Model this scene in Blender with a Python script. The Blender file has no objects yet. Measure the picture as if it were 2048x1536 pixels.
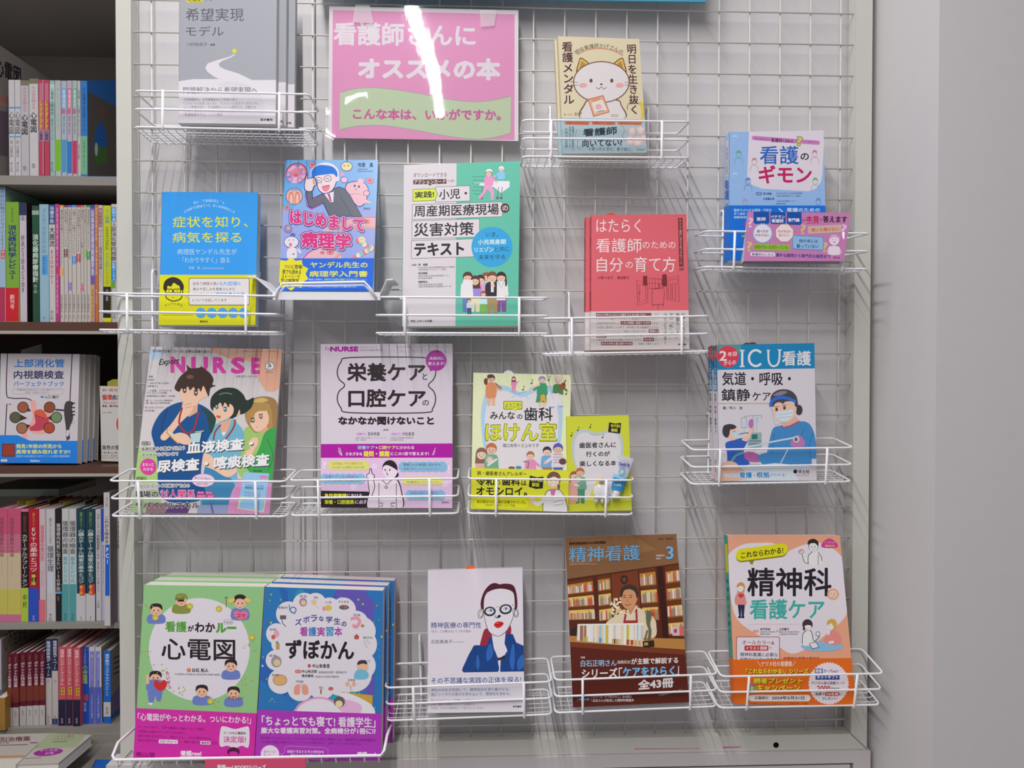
import bpy, math, random
from math import pi, sin, cos, tan, radians
from mathutils import Vector, Matrix, Euler
from mathutils.geometry import tessellate_polygon
random.seed(7)
SC = bpy.context.scene
COL = SC.collection

# ---------------------------------------------------------------- camera
F = 1538.0
CLOC = Vector((0.5167, -1.2336, 1.4185))
CEUL = Euler((pi / 2 - 0.0149, -0.0011, -0.0399), 'XYZ')
CROT = CEUL.to_matrix()
cd = bpy.data.cameras.new('camera')
cd.sensor_fit = 'HORIZONTAL'
cd.sensor_width = 36.0
cd.lens = F / 2048 * 36.0
cd.clip_start = 0.02
cam = bpy.data.objects.new('camera', cd)
COL.objects.link(cam)
cam.location = CLOC
cam.rotation_euler = CEUL
SC.camera = cam

# ---------------------------------------------------------------- light and exposure
vs = SC.view_settings
vs.view_transform = 'Standard'
vs.look = 'None'
vs.gamma = 1.0
vs.use_curve_mapping = False
vs.exposure = 0.0
w = bpy.data.worlds.new('world')
SC.world = w
w.use_nodes = True
bg = w.node_tree.nodes['Background']
bg.inputs[0].default_value = (0.95, 0.94, 1.0, 1)
bg.inputs[1].default_value = 0.25


def lamp(name, loc, sx, sy, power, col=(1, 0.985, 0.97), rot=(0, 0, 0)):
    l = bpy.data.lights.new(name, 'AREA')
    l.shape = 'RECTANGLE'
    l.size, l.size_y, l.energy, l.color = sx, sy, power, col
    o = bpy.data.objects.new(name, l)
    COL.objects.link(o)
    o.location = loc
    o.rotation_euler = rot
    return o


lamp('fluorescent_tube', (0.24, -1.75, 2.95), 0.04, 2.8, 54)
lamp('fluorescent_tube', (-1.45, -2.05, 2.95), 0.04, 2.5, 20)
lamp('fluorescent_tube', (-3.10, -1.60, 2.95), 0.04, 2.5, 36)

# ---------------------------------------------------------------- helpers


def ray(px, py):
    d = CROT @ Vector(((px - 1024) / F, (768 - py) / F, -1.0))
    return d


def at(px, py, Y):
    d = ray(px, py)
    return CLOC + d * ((Y - CLOC.y) / d.y)


def lin(c):
    if isinstance(c, str):
        c = [int(c[i:i + 2], 16) for i in (0, 2, 4)]
    r = []
    for v in c[:3]:
        v = v / 255
        r.append(v / 12.92 if v <= 0.04045 else ((v + 0.055) / 1.055) ** 2.4)
    return r


def mat(name, col, rough=0.5, spec=0.5, metal=0.0, noise=0.0, nscale=60, bump=0.0, coat=0.0):
    m = bpy.data.materials.new(name)
    m.use_nodes = True
    nt = m.node_tree
    b = nt.nodes['Principled BSDF']
    b.inputs['Roughness'].default_value = rough
    b.inputs['Specular IOR Level'].default_value = spec
    b.inputs['Metallic'].default_value = metal
    b.inputs['Coat Weight'].default_value = coat
    b.inputs['Coat Roughness'].default_value = 0.08
    if col is None:
        a = nt.nodes.new('ShaderNodeAttribute')
        a.attribute_name = 'ink'
        nt.links.new(a.outputs['Color'], b.inputs['Base Color'])
    else:
        c = lin(col)
        b.inputs['Base Color'].default_value = (*c, 1)
    if noise or bump:
        tc = nt.nodes.new('ShaderNodeTexCoord')
        n = nt.nodes.new('ShaderNodeTexNoise')
        n.inputs['Scale'].default_value = nscale
        n.inputs['Detail'].default_value = 4
        nt.links.new(tc.outputs['Object'], n.inputs['Vector'])
        if noise and col is not None:
            mx = nt.nodes.new('ShaderNodeMix')
            mx.data_type = 'RGBA'
            nt.links.new(n.outputs['Fac'], mx.inputs[0])
            mx.inputs[6].default_value = (*[v * (1 - noise) for v in c], 1)
            mx.inputs[7].default_value = (*[min(1, v * (1 + noise)) for v in c], 1)
            nt.links.new(mx.outputs[2], b.inputs['Base Color'])
        if bump:
            bp = nt.nodes.new('ShaderNodeBump')
            bp.inputs['Strength'].default_value = bump
            bp.inputs['Distance'].default_value = 0.002
            nt.links.new(n.outputs['Fac'], bp.inputs['Height'])
            nt.links.new(bp.outputs['Normal'], b.inputs['Normal'])
    return m


M_PRINT = mat('printed_paper', None, 0.45, 0.22)
M_GLOSS = mat('glossy_printed_paper', None, 0.2, 0.4, bump=0.08, nscale=9)
M_PAGE = mat('page_edges', (226, 222, 214), 0.8, 0.2, noise=0.08, nscale=400)
M_WIRE = mat('white_coated_wire', (242, 242, 248), 0.35, 0.5)
M_GRID = mat('cream_coated_grid_wire', (214, 211, 204), 0.4, 0.5, noise=0.05, nscale=30)
M_FRAME = mat('cream_painted_steel', (206, 205, 198), 0.45, 0.4, noise=0.03, nscale=25)
M_WALL = mat('white_wall_paint', (212, 209, 212), 0.75, 0.3, noise=0.03, nscale=18, bump=0.05)
M_PILLAR = mat('pillar_wallpaper', (210, 207, 209), 0.8, 0.25, noise=0.02, nscale=40, bump=0.08)
M_SHELF = mat('grey_painted_shelf', (150, 144, 138), 0.5, 0.4, noise=0.04, nscale=20)
M_SHELFDARK = mat('dark_brown_shelf_back', (50, 40, 36), 0.6, 0.3, noise=0.1, nscale=15)
M_WOOD = mat('dark_brown_wood', (92, 58, 46), 0.5, 0.4, noise=0.2, nscale=25)
M_FLOOR = mat('grey_floor_tiles', (150, 145, 140), 0.5, 0.3, noise=0.05, nscale=8)
M_CEIL = mat('white_ceiling_board', (225, 222, 218), 0.9, 0.1, noise=0.03, nscale=30)
M_BLACK = mat('black_hole', (10, 10, 10), 0.8, 0.1)


class MB:
    """collects faces, with a print colour and a material slot for each face"""

    def __init__(self):
        self.v, self.f, self.c, self.m = [], [], [], []

    def face(self, pts, col=(1, 1, 1), m=0):
        i = len(self.v)
        self.v += [tuple(p) for p in pts]
        self.f.append(tuple(range(i, i + len(pts))))
        self.c.append(col)
        self.m.append(m)

    def mesh_in(self, vs_, fs, col, m=0):
        i = len(self.v)
        self.v += [tuple(p) for p in vs_]
        for f in fs:
            self.f.append(tuple(i + k for k in f))
            self.c.append(col)
            self.m.append(m)

    def hexa(self, a, b, col=(1, 1, 1), m=0):
        """prism between two loops of the same length"""
        n = len(a)
        self.mesh_in(list(a) + list(b), [tuple(range(n)), tuple(range(2 * n - 1, n - 1, -1))] +
                     [(i, n + i, n + (i + 1) % n, (i + 1) % n)[::-1] for i in range(n)], col, m)

    def box(self, x0, x1, y0, y1, z0, z1, col=(1, 1, 1), m=0):
        self.hexa([(x0, y0, z0), (x1, y0, z0), (x1, y0, z1), (x0, y0, z1)],
                  [(x0, y1, z0), (x1, y1, z0), (x1, y1, z1), (x0, y1, z1)], col, m)

    def tube(self, pts, r, n=6, closed=False, col=(1, 1, 1), m=0):
        pts = [Vector(p) for p in pts]
        k = len(pts)
        rings = []
        up = None
        for i in range(k):
            if closed:
                t = pts[(i + 1) % k] - pts[i - 1]
            else:
                t = pts[min(i + 1, k - 1)] - pts[max(i - 1, 0)]
            t.normalize()
            if up is None:
                up = Vector((0, 0, 1)) if abs(t.z) < 0.9 else Vector((0, 1, 0))
            a = t.cross(up)
            a.normalize()
            up = a.cross(t)
            rr = r[i] if isinstance(r, (list, tuple)) else r
            rings.append([pts[i] + (a * cos(2 * pi * j / n) + up * sin(2 * pi * j / n)) * rr for j in range(n)])
        vv = [p for q in rings for p in q]
        fs = []
        for i in range(k if closed else k - 1):
            i2 = (i + 1) % k
            for j in range(n):
                j2 = (j + 1) % n
                fs.append((i * n + j, i * n + j2, i2 * n + j2, i2 * n + j))
        if not closed:
            fs.append(tuple(range(n))[::-1])
            fs.append(tuple((k - 1) * n + j for j in range(n)))
        self.mesh_in(vv, fs, col, m)

    def build(self, name, mats, parent=None, smooth=False, flip=True):
        o0 = parent_world(parent) if parent else Vector((0, 0, 0))
        me = bpy.data.meshes.new(name)
        me.from_pydata([tuple(Vector(p) - o0) for p in self.v], [], self.f)
        if not isinstance(mats, (list, tuple)):
            mats = [mats]
        for mm in mats:
            me.materials.append(mm)
        at_ = me.color_attributes.new('ink', 'FLOAT_COLOR', 'CORNER')
        buf = []
        for f, c in zip(self.f, self.c):
            buf += [c[0], c[1], c[2], 1.0] * len(f)
        at_.data.foreach_set('color', buf)
        me.polygons.foreach_set('material_index', self.m)
        if smooth:
            me.polygons.foreach_set('use_smooth', [True] * len(self.f))
        me.update()
        ob = bpy.data.objects.new(name, me)
        COL.objects.link(ob)
        if parent:
            ob.parent = parent
        return ob


def parent_world(p):
    v = Vector((0, 0, 0))
    while p:
        v = v + p.location
        p = p.parent
    return v


def tag(o, label=None, cat=None, group=None, kind=None):
    if label:
        o['label'] = label
    if cat:
        o['category'] = cat
    if group:
        o['group'] = group
    if kind:
        o['kind'] = kind
    return o


def empty(name, loc):
    o = bpy.data.objects.new(name, None)
    o.empty_display_size = 0.02
    COL.objects.link(o)
    o.location = loc
    return o


def copy_tree(o, parent=None):
    c = o.copy()
    COL.objects.link(c)
    if parent:
        c.parent = parent
    for ch in [x for x in o.children]:
        copy_tree(ch, c)
    return c


# ---------------------------------------------------------------- lettering
_bake = {}


def bake(s):
    if s not in _bake:
        cu = bpy.data.curves.new('glyphs', 'FONT')
        cu.body = s
        cu.resolution_u = 2
        cu.fill_mode = 'FRONT'
        ob = bpy.data.objects.new('glyphs', cu)
        COL.objects.link(ob)
        me = bpy.data.meshes.new_from_object(ob.evaluated_get(bpy.context.evaluated_depsgraph_get()))
        vs_ = [(v.co.x, v.co.y) for v in me.vertices]
        fs = [tuple(p.vertices) for p in me.polygons]
        bpy.data.objects.remove(ob)
        bpy.data.curves.remove(cu)
        bpy.data.meshes.remove(me)
        _bake[s] = (vs_, fs)
    return _bake[s]


def clip_poly(poly, clip):
    """Sutherland-Hodgman against a convex clip loop"""
    a2 = sum(clip[i - 1][0] * clip[i][1] - clip[i][0] * clip[i - 1][1] for i in range(len(clip)))
    sg = 1 if a2 > 0 else -1
    out = list(poly)
    for i in range(len(clip)):
        ax, ay = clip[i - 1]
        bx, by = clip[i]

        def sd(p):
            return sg * ((bx - ax) * (p[1] - ay) - (by - ay) * (p[0] - ax))
        inp, out = out, []
        for j in range(len(inp)):
            p, q = inp[j - 1], inp[j]
            dp, dq = sd(p), sd(q)
            if (dp < 0) != (dq < 0):
                t = dp / (dp - dq)
                out.append((p[0] + (q[0] - p[0]) * t, p[1] + (q[1] - p[1]) * t))
            if dq >= 0:
                out.append(q)
        if not out:
            return []
    return out


def smooth_loop(pts, closed=True, n=5):
    k = len(pts)
    out = []
    for i in range(k if closed else k - 1):
        p0 = pts[i - 1] if closed or i else pts[0]
        p1, p2 = pts[i], pts[(i + 1) % k]
        p3 = pts[(i + 2) % k] if closed or i + 2 < k else p2
        for j in range(n):
            t = j / n
            out.append(tuple(0.5 * (2 * p1[d] + (p2[d] - p0[d]) * t + (2 * p0[d] - 5 * p1[d] + 4 * p2[d] - p3[d]) * t * t +
                                    (3 * p1[d] - p0[d] - 3 * p2[d] + p3[d]) * t ** 3) for d in (0, 1)))
    if not closed:
        out.append(tuple(pts[-1]))
    return out


ROTV = 'ー～…（）「」－―()'


class Art:
    """print on a plane: shapes and lettering given where they are read off a picture of the cover"""

    cg = False                                # cut lettering at the edge of the sheet

    def __init__(s, mb, P0, n, crop, quad, dy=0.0, gain=1.0, off=0.00005, m=0):
        s.mb, s.P0, s.n, s.crop, s.quad, s.dy, s.g, s.z, s.m = mb, P0, n, crop, quad, dy, gain, off, m

    def p3(s, x, y, z=None):
        px, py = s.crop[0] + x / s.crop[2], s.crop[1] + y / s.crop[2]
        d = ray(px, py)
        t = (s.P0 - CLOC).dot(s.n) / d.dot(s.n)
        return CLOC + d * t + s.n * (s.z if z is None else z)

    def col(s, c):
        return tuple(min(0.9, v * s.g) for v in lin(c))

    def up(s):
        s.z += 0.000003

    def Q(s, pts, c, clip=True):
        """filled polygon"""
        pts = [tuple(p) for p in pts]
        if len(pts) > 4:
            tris = [[pts[i] for i in t] for t in tessellate_polygon([[Vector((p[0], p[1], 0)) for p in pts]])]
        else:
            tris = [pts]
        cc = s.col(c)
        for t in tris:
            if clip:
                t = clip_poly(t, s.quad)
            if len(t) >= 3:
                s.mb.face([s.p3(*p) for p in t], cc, s.m)
        s.up()
        return s

    def R(s, x0, y0, x1, y1, c, dy=None):
        d = (s.dy if dy is None else dy) * (x1 - x0)
        return s.Q([(x0, y0), (x1, y0 + d), (x1, y1 + d), (x0, y1)], c)

    def C(s, pts, c, n=5):
        """smooth blob"""
        return s.Q(smooth_loop(pts, True, n), c)

    def ell(s, cx, cy, rx, ry, rot=0, n=22, a0=0, a1=360):
        r = radians(rot)
        o = []
        full = abs(a1 - a0) >= 360
        for i in range(n if full else n + 1):
            a = radians(a0 + (a1 - a0) * i / n)
            x, y = rx * cos(a), ry * sin(a)
            o.append((cx + x * cos(r) - y * sin(r), cy + x * sin(r) + y * cos(r)))
        return o

    def E(s, cx, cy, rx, ry, c, rot=0, n=22):
        return s.Q(s.ell(cx, cy, rx, ry, rot, n), c)

    def L(s, pts, wd, c, closed=False, sm=False):
        """stroke"""
        if sm:
            pts = smooth_loop(pts, closed, 5)
        k = len(pts)
        cc = s.col(c)
        lft, rgt = [], []
        for i in range(k):
            a = pts[i - 1] if (i or closed) else pts[i]
            b = pts[(i + 1) % k] if (i < k - 1 or closed) else pts[i]
            dx, dy = b[0] - a[0], b[1] - a[1]
            l = math.hypot(dx, dy) or 1
            nx, ny = -dy / l * wd / 2, dx / l * wd / 2
            lft.append((pts[i][0] + nx, pts[i][1] + ny))
            rgt.append((pts[i][0] - nx, pts[i][1] - ny))
        for i in range(k if closed else k - 1):
            j = (i + 1) % k
            q = clip_poly([lft[i], lft[j], rgt[j], rgt[i]], s.quad)
            if len(q) >= 3:
                s.mb.face([s.p3(*p) for p in q], cc, s.m)
        s.up()
        return s

    def EL(s, cx, cy, rx, ry, wd, c, rot=0, a0=0, a1=360):
        full = abs(a1 - a0) >= 360
        return s.L(s.ell(cx, cy, rx, ry, rot, 24, a0, a1), wd, c, closed=full)

    def RR(s, x0, y0, x1, y1, r, c, dy=None, line=0):
        """rounded rectangle"""
        d = (s.dy if dy is None else dy)
        o = []
        for cx, cy, a in ((x1 - r, y0 + r, -90), (x1 - r, y1 - r, 0), (x0 + r, y1 - r, 90), (x0 + r, y0 + r, 180)):
            for i in range(6):
                t = radians(a + 18 * i)
                o.append((cx + r * cos(t), cy + r * sin(t)))
        o = [(x, y + d * (x - x0)) for x, y in o]
        return s.L(o, line, c, True) if line else s.Q(o, c)

    def _glyphs(s, vs_, fs, fn, c, bold):
        cc = s.col(c)
        sh = [(0, 0)]
        if bold:
            sh = [(bold * cos(a), bold * sin(a)) for a in (pi / 4, 3 * pi / 4, 5 * pi / 4, 7 * pi / 4)] + [(0, 0)]
            if bold > 3.5:
                sh = [(bold * cos(i * pi / 6), bold * sin(i * pi / 6)) for i in range(12)] + [(0, 0)]
        for k, (ox, oy) in enumerate(sh):
            z = s.z + k * 0.0000003
            P = [(x + ox, y + oy) for x, y in (fn(*v) for v in vs_)]
            if s.cg:
                for f in fs:
                    q = clip_poly([P[i] for i in f], s.quad)
                    if len(q) >= 3:
                        s.mb.face([s.p3(x, y, z) for x, y in q], cc, s.m)
                continue
            s.mb.mesh_in([s.p3(x, y, z) for x, y in P], fs, cc, s.m)
        s.z += 0.0000003 * len(sh)

    def T(s, t, x0, y0, x1, y1, c, b=0, dy=None, sk=0):
        """one line of lettering filling a box; b thickens it, dy is the slope, sk slants"""
        vs_, fs = bake(t)
        if not vs_:
            return s
        d = s.dy if dy is None else dy
        ax, bx = min(v[0] for v in vs_), max(v[0] for v in vs_)
        ay, by = min(v[1] for v in vs_), max(v[1] for v in vs_)
        hx, hy = (bx - ax) or 1, (by - ay) or 1
        x0, x1, y0, y1 = x0 + b * .8, x1 - b * .8, y0 + b * .8, y1 - b * .8

        def fn(u, v):
            x = x0 + (u - ax) / hx * (x1 - x0)
            y = y1 - (v - ay) / hy * (y1 - y0)
            return (x + sk * (y1 - y), y + d * (x - x0))
        s._glyphs(vs_, fs, fn, c, b)
        s.up()
        return s

    def V(s, t, x0, y0, x1, y1, c, b=0, lean=0.0):
        """upright column of characters; lean moves x per unit y"""
        n = len(t)
        h = (y1 - y0) / n
        for i, ch in enumerate(t):
            if ch in ' 　':
                continue
            vs_, fs = bake(ch)
            rot = ch in ROTV
            lat = ord(ch) < 128
            mx = (min(v[0] for v in vs_) + max(v[0] for v in vs_)) / 2 if (lat and vs_) else 0.5
            cy = y0 + (i + .5) * h

            def fn(u, v):
                a, q = (u - mx), (0.38 - v)
                if rot:
                    a, q = -q, a
                y = cy + q * h
                return ((x0 + x1) / 2 + a * (x1 - x0) + lean * (y - y0), y)
            s._glyphs(vs_, fs, fn, c, b)
        s.up()
        return s

    def arc(s, t, cx, cy, r, a0, a1, h, c, b=0):
        """lettering along an arc, angles in degrees, 0 = up, clockwise"""
        n = len(t)
        for i, ch in enumerate(t):
            if ch == ' ':
                continue
            vs_, fs = bake(ch)
            mx = (min(v[0] for v in vs_) + max(v[0] for v in vs_)) / 2
            A = radians(a0 + (a1 - a0) * (i / max(1, n - 1)))

            def fn(u, v):
                x, y = (u - mx) * h, -v * h
                return (cx + r * sin(A) + x * cos(A) - y * sin(A), cy - r * cos(A) + x * sin(A) + y * cos(A))
            s._glyphs(vs_, fs, fn, c, b)
        s.up()
        return s

    def lines(s, rows, x0, x1, y0, step, h, c, dy=None):
        for i, t in enumerate(rows):
            if t:
                wmax = max(len(q) for q in rows)
                s.T(t, x0, y0 + i * step, x0 + (x1 - x0) * len(t) / wmax, y0 + i * step + h, c, dy=dy)
        return s
# ---------------------------------------------------------------- the setting


def struct(name, m, boxes, kind='structure'):
    b = MB()
    for q in boxes:
        b.box(*q)
    return tag(b.build(name, m), kind=kind)


FY = -0.012                                   # front of the panel frame
xl0, xl1 = at(236.5, 750, FY).x, at(265.5, 750, FY).x
xr0, xr1 = at(1710, 500, FY).x, at(1741, 500, FY).x
zb1, zb0 = at(1300, 1475.5, FY).z, at(1300, 1505.5, FY).z
PX = xr1 + 0.010                              # left face of the pillar
struct('floor', M_FLOOR, [(-2.6, 3.2, -4.4, 1.4, -0.05, 0)])
struct('ceiling', M_CEIL, [(-2.6, 3.2, -4.4, 1.4, 3.0, 3.05)])
struct('wall_back', M_WALL, [(-0.035, 1.4, 0.020, 0.62, 0, 3.0)])
struct('wall_rear', M_WALL, [(-2.6, 3.2, 1.0, 1.1, 0, 3.0)])
struct('wall_right', M_PILLAR, [(PX, 2.6, -0.178, 0.62, 0, 3.0)])

# mesh panel standing against the wall
panel = empty('mesh_panel', (0.55, 0, zb0))
tag(panel, 'tall cream steel grid panel in a square frame, hung with wire baskets of books', 'display panel')
ZT = 2.26


def frame_part(name, pts):
    b = MB()
    b.hexa([(x, FY, z) for x, z in pts], [(x, .0135, z) for x, z in pts])
    o = b.build(name, M_FRAME, panel)
    md = o.modifiers.new('bevel', 'BEVEL')
    md.width = 0.0005
    md.segments = 2
    return o


frame_part('post', [(xl0, zb0), (xl1, zb1), (xl1, ZT), (xl0, ZT)])
frame_part('post', [(xr1, zb0), (xr1, ZT), (xr0, ZT), (xr0, zb1)])
frame_part('rail', [(xl0, zb0), (xr1, zb0), (xr0, zb1), (xl1, zb1)])
b = MB()
for i in range(23):
    b.tube([(i * .05, 0.0015, zb1 - .002), (i * .05, 0.0015, ZT)], 0.0013, 8)
for j in range(-4, 24):
    z = 2.0 - j * .05
    b.tube([(xl1 - .002, -0.0011, z), (xr0 + .002, -0.0011, z)], 0.0013, 8)
b.build('wire_grid', M_GRID, panel, smooth=True)
b = MB()
p = at(1552, 1490, FY)
b.tube([(p.x, FY - .0004, p.z), (p.x, FY + .001, p.z)], 0.0045, 16)
b.build('screw_hole', M_BLACK, panel)
M_MARK = mat('pink_marker', (205, 120, 165), 0.6, 0.3)
b = MB()
for x0, x1, y, h in ((1268, 1400, 1498, 1.8), (1446, 1482, 1495, 4.0)):
    a0, a1 = at(x0, y, FY - .0002), at(x1, y - 1, FY - .0002)
    b.hexa([a0 + Vector((0, 0, -h * .0004)), a1 + Vector((0, 0, -h * .0002)), a1 + Vector((0, 0, h * .0002)), a0 + Vector((0, 0, h * .0004))],
           [a0 + Vector((0, .0002, -h * .0004)), a1 + Vector((0, .0002, -h * .0002)), a1 + Vector((0, .0002, h * .0002)), a0 + Vector((0, .0002, h * .0004))])
b.build('marker_smudge', M_MARK, panel)

# low cabinet under the panel
cab = empty('base_cabinet', (0.55, -0.02, 0))
tag(cab, 'white low cabinet with a recessed door, directly under the grid panel', 'cabinet')
M_CAB = mat('white_cabinet_laminate', (205, 198, 200), 0.5, 0.4, noise=0.02, nscale=20)
CY = -0.018
cx1 = at(1741, 1520, CY).x
zt = zb0 - 0.001
d0, d1 = at(1140, 1532, CY), at(1707, 1526, CY)
b = MB()
for q in ((xl0 - .02, d0.x, CY, .019, 0, zt), (d0.x, d1.x, CY, .019, d1.z, zt), (d1.x, cx1, CY, .019, 0, zt), (d0.x, d1.x, .005, .019, 0, d1.z)):
    b.box(*q)
b.build('carcass', M_CAB, cab)
b = MB()
b.box(d0.x + .003, d1.x - .0045, CY + .002, .004, .08, d1.z - .0035)
b.build('door', M_CAB, cab)


# ---------------------------------------------------------------- wire baskets
BW, BD, BH = 0.125, 0.070, 0.0535


def rloop(z, hw=BW, y0=-BD, y1=0.0, r=0.008):
    o = []
    for cx, cy, a in ((hw - r, y1 - r, 0), (-hw + r, y1 - r, 90), (-hw + r, y0 + r, 180), (hw - r, y0 + r, 270)):
        for i in range(5):
            t = radians(a + 22.5 * i)
            o.append((cx + r * cos(t), cy + r * sin(t), z))
    return o


def make_basket():
    root = empty('wire_basket', (0, 0, 0))
    for nm, z in (('upper_rail', BH), ('middle_rail', BH / 2), ('base_rail', 0.0)):
        q = MB()
        q.tube(rloop(z), 0.0016, 8, True)
        q.build(nm, M_WIRE, root, smooth=True)
    for sx in (-1, 1):
        q = MB()
        q.tube([(sx * .083, -BD - .0005, -.0034), (sx * .083, -BD - .0018, -.0026), (sx * .083, -BD - .0026, 0), (sx * .083, -BD - .0026, BH + .001)], 0.0019, 8)
        q.build('upright', M_WIRE, root, smooth=True)
    for sx in (-1, 1):
        q = MB()
        q.tube([(sx * .078, -.004, -.0005), (sx * .078, .0022, 0), (sx * .078, .0024, BH + .036), (sx * .078, .004, BH + .041), (sx * .078, .015, BH + .042), (sx * .078, .0165, BH + .034)], 0.0019, 8)
        q.build('hook', M_WIRE, root, smooth=True)
    q = MB()
    for i in range(1, 21):
        x = -BW + i * BW * 2 / 21
        q.tube([(x, -BD, -.0002), (x, -BD + .004, -.0042), (x, -.005, -.0042), (x, 0, -.0002)], 0.0007, 5)
    for i in range(1, 6):
        y = -BD + i * BD / 6
        q.tube([(-BW, y, -.0003), (-BW + .004, y, -.0030), (BW - .004, y, -.0030), (BW, y, -.0003)], 0.0007, 5)
    q.build('floor_mesh', M_WIRE, root, smooth=True)
    return root


_bk = make_basket()
_nb = 0


def basket(tl, tr, label, tilt=5.0, depth=0.079):
    """tl, tr: the corners of the upper front rail"""
    global _nb
    o = _bk if _nb == 0 else copy_tree(_bk)
    _nb += 1
    A, B = at(*tl, -depth), at(*tr, -depth)
    d = B - A
    ry = -math.atan2(d.z, d.x)
    e = Euler((radians(tilt), ry, 0), 'XYZ')
    o.rotation_euler = e
    o.scale = (d.length / (2 * BW), 1, 1)
    o.location = (A + B) / 2 - e.to_matrix() @ Vector((0, -BD, BH))
    tag(o, label, 'basket', 'white wire baskets on the grid panel')
    return o


basket((268, 181.5), (618, 188.7), 'white wire basket holding the grey booklets with a winding white path', -2)
basket((1046, 240), (1379, 243.5), 'white wire basket holding the cream books with a pale blue band', 3)
basket((1413.7, 462), (1740, 467), 'white wire basket with the pink folded card standing over its front rails', 4, .0845)
basket((195, 586), (552, 592), 'white wire basket holding the sky blue book with a yellow band', 2, .0845)
basket((751, 594), (1096, 595.6), 'white wire basket holding the half white, half green textbook', 3)
basket((1087, 637), (1418, 632), 'white wire basket holding the coral red books with a white band', 3)
basket((217.7, 961.8), (570, 963), 'white wire basket holding the magazine with three drawn nurses in scrubs', 7, .0845)
basket((579.6, 960.8), (915, 957), 'white wire basket holding the pale magazine with a magenta stripe and raised finger', 5)
basket((937, 957.4), (1268, 960.6), 'white wire basket holding the big tooth book and small yellow booklet', 6)
basket((1385, 900), (1707, 895), 'white wire basket holding the blue topped books with a masked nurse in gown', 7)
basket((770, 1375.7), (1103, 1363.5), 'white wire basket holding the plain white book with a face in black glasses', 8)
basket((1109.8, 1360.4), (1435, 1348), 'white wire basket holding the brown magazine photographed in a library', 8)
basket((1442, 1353), (1767.5, 1347), 'white wire basket holding the peach book with an orange band, overhanging the frame', 11, .0845)

# ---------------------------------------------------------------- sheet metal holder with a wire stop
hold = empty('metal_book_holder', at(650, 590, -.04))
tag(hold, 'white sheet metal ledge with flared ends and a wire stop, under the comic-style book', 'book holder')
HY0, HY1 = -0.082, -0.004
hl, hr = at(540, 586, HY0), at(766, 586, HY0)
zl = hl.z
q = MB()
prof = []
fl, fr = at(507, 557, HY0 + .03), at(790.6, 562, HY0 + .03)
top = [(fl.x, fl.z), (fl.x + .012, fl.z - .001), (hl.x + .004, zl + .002), (hr.x - .004, zl + .002), (fr.x - .010, fr.z - .001), (fr.x, fr.z)]
th = 0.0018
lo = [(x, z - th) for x, z in top]
for i in range(len(top) - 1):
    ylo = HY0 + (0.02 if i in (0, len(top) - 2) else 0)
    q.hexa([(top[i][0], HY0, top[i][1]), (top[i + 1][0], HY0, top[i + 1][1]), (lo[i + 1][0], HY0, lo[i + 1][1]), (lo[i][0], HY0, lo[i][1])],
           [(top[i][0], HY1, top[i][1]), (top[i + 1][0], HY1, top[i + 1][1]), (lo[i + 1][0], HY1, lo[i + 1][1]), (lo[i][0], HY1, lo[i][1])])
q.box(hl.x + .004, hr.x - .004, HY0 - .001, HY0 + .0006, zl - .010, zl + .002)
q.build('ledge', M_WIRE, hold)
q = MB()
wl, wr = at(557, 567, HY0 - .004), at(737, 565, HY0 - .004)
q.tube([(wl.x - .004, HY0 - .004, zl - .008), (wl.x - .002, HY0 - .004, wl.z - .010), (wl.x + .006, HY0 - .004, wl.z), (wr.x - .006, HY0 - .004, wr.z + .001), (wr.x + .002, HY0 - .004, wr.z - .008), (wr.x + .012, HY0 - .004, zl - .008)], .0019, 8)
q.tube([(wl.x, HY0 + .004, zl - .002), (wl.x + .002, HY0 + .004, wl.z - .009), (wl.x + .008, HY0 + .004, wl.z - .003), (wr.x - .008, HY0 + .004, wr.z - .003), (wr.x, HY0 + .004, wr.z - .010), (wr.x + .004, HY0 + .004, zl - .002)], .0013, 6)
q.build('wire_stop', M_WIRE, hold, smooth=True)
for sx in (.3, .7):
    q = MB()
    x = hl.x + (hr.x - hl.x) * sx
    q.tube([(x, HY1, zl), (x, .003, zl + .004), (x, .0045, zl + .03), (x, .009, zl + .033), (x, .0095, zl + .024)], .0022, 8)
    q.build('hook', M_WIRE, hold, smooth=True)

# ---------------------------------------------------------------- big wire rack at the bottom
RY0, RY1 = -0.105, -0.0145
ra, rb = at(222.5, 1521, RY0), at(768, 1511, RY0)
zr = ra.z + .001
rack = empty('wire_rack', Vector(((ra.x + rb.x) / 2, -.05, zr)))
tag(rack, 'wide white wire rack with a low front bar, under the green and starry blue books', 'rack')
q = MB()
zh = at(269, 1444, RY1).z
q.tube([(ra.x + .004, RY1, zh), (ra.x + .001, RY0 + .018, zr + .016), (ra.x, RY0 + .004, zr + .004), (ra.x + .005, RY0, zr), (rb.x - .005, RY0, rb.z), (rb.x, RY0 + .003, rb.z + .006), (rb.x + .002, RY0 + .02, rb.z + .02), (rb.x + .004, RY1, zh)], .0022, 8)
q.build('front_bar', M_WIRE, rack, smooth=True)
q = MB()
zf = zr - .0135
for i in range(19):
    x = ra.x + .008 + (rb.x - ra.x - .016) * i / 18
    q.tube([(x, RY0 + .001, zr + (rb.z - zr) * i / 18 - .001), (x, RY0 + .006, zf), (x, RY1, zf)], .0011, 6)
for y in (RY0 + .03, RY0 + .06, RY1):
    q.tube([(ra.x + .004, y, zf - .0015), (rb.x - .004, y, zf - .0015)], .0014, 6)
q.build('floor_wires', M_WIRE, rack, smooth=True)
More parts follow.
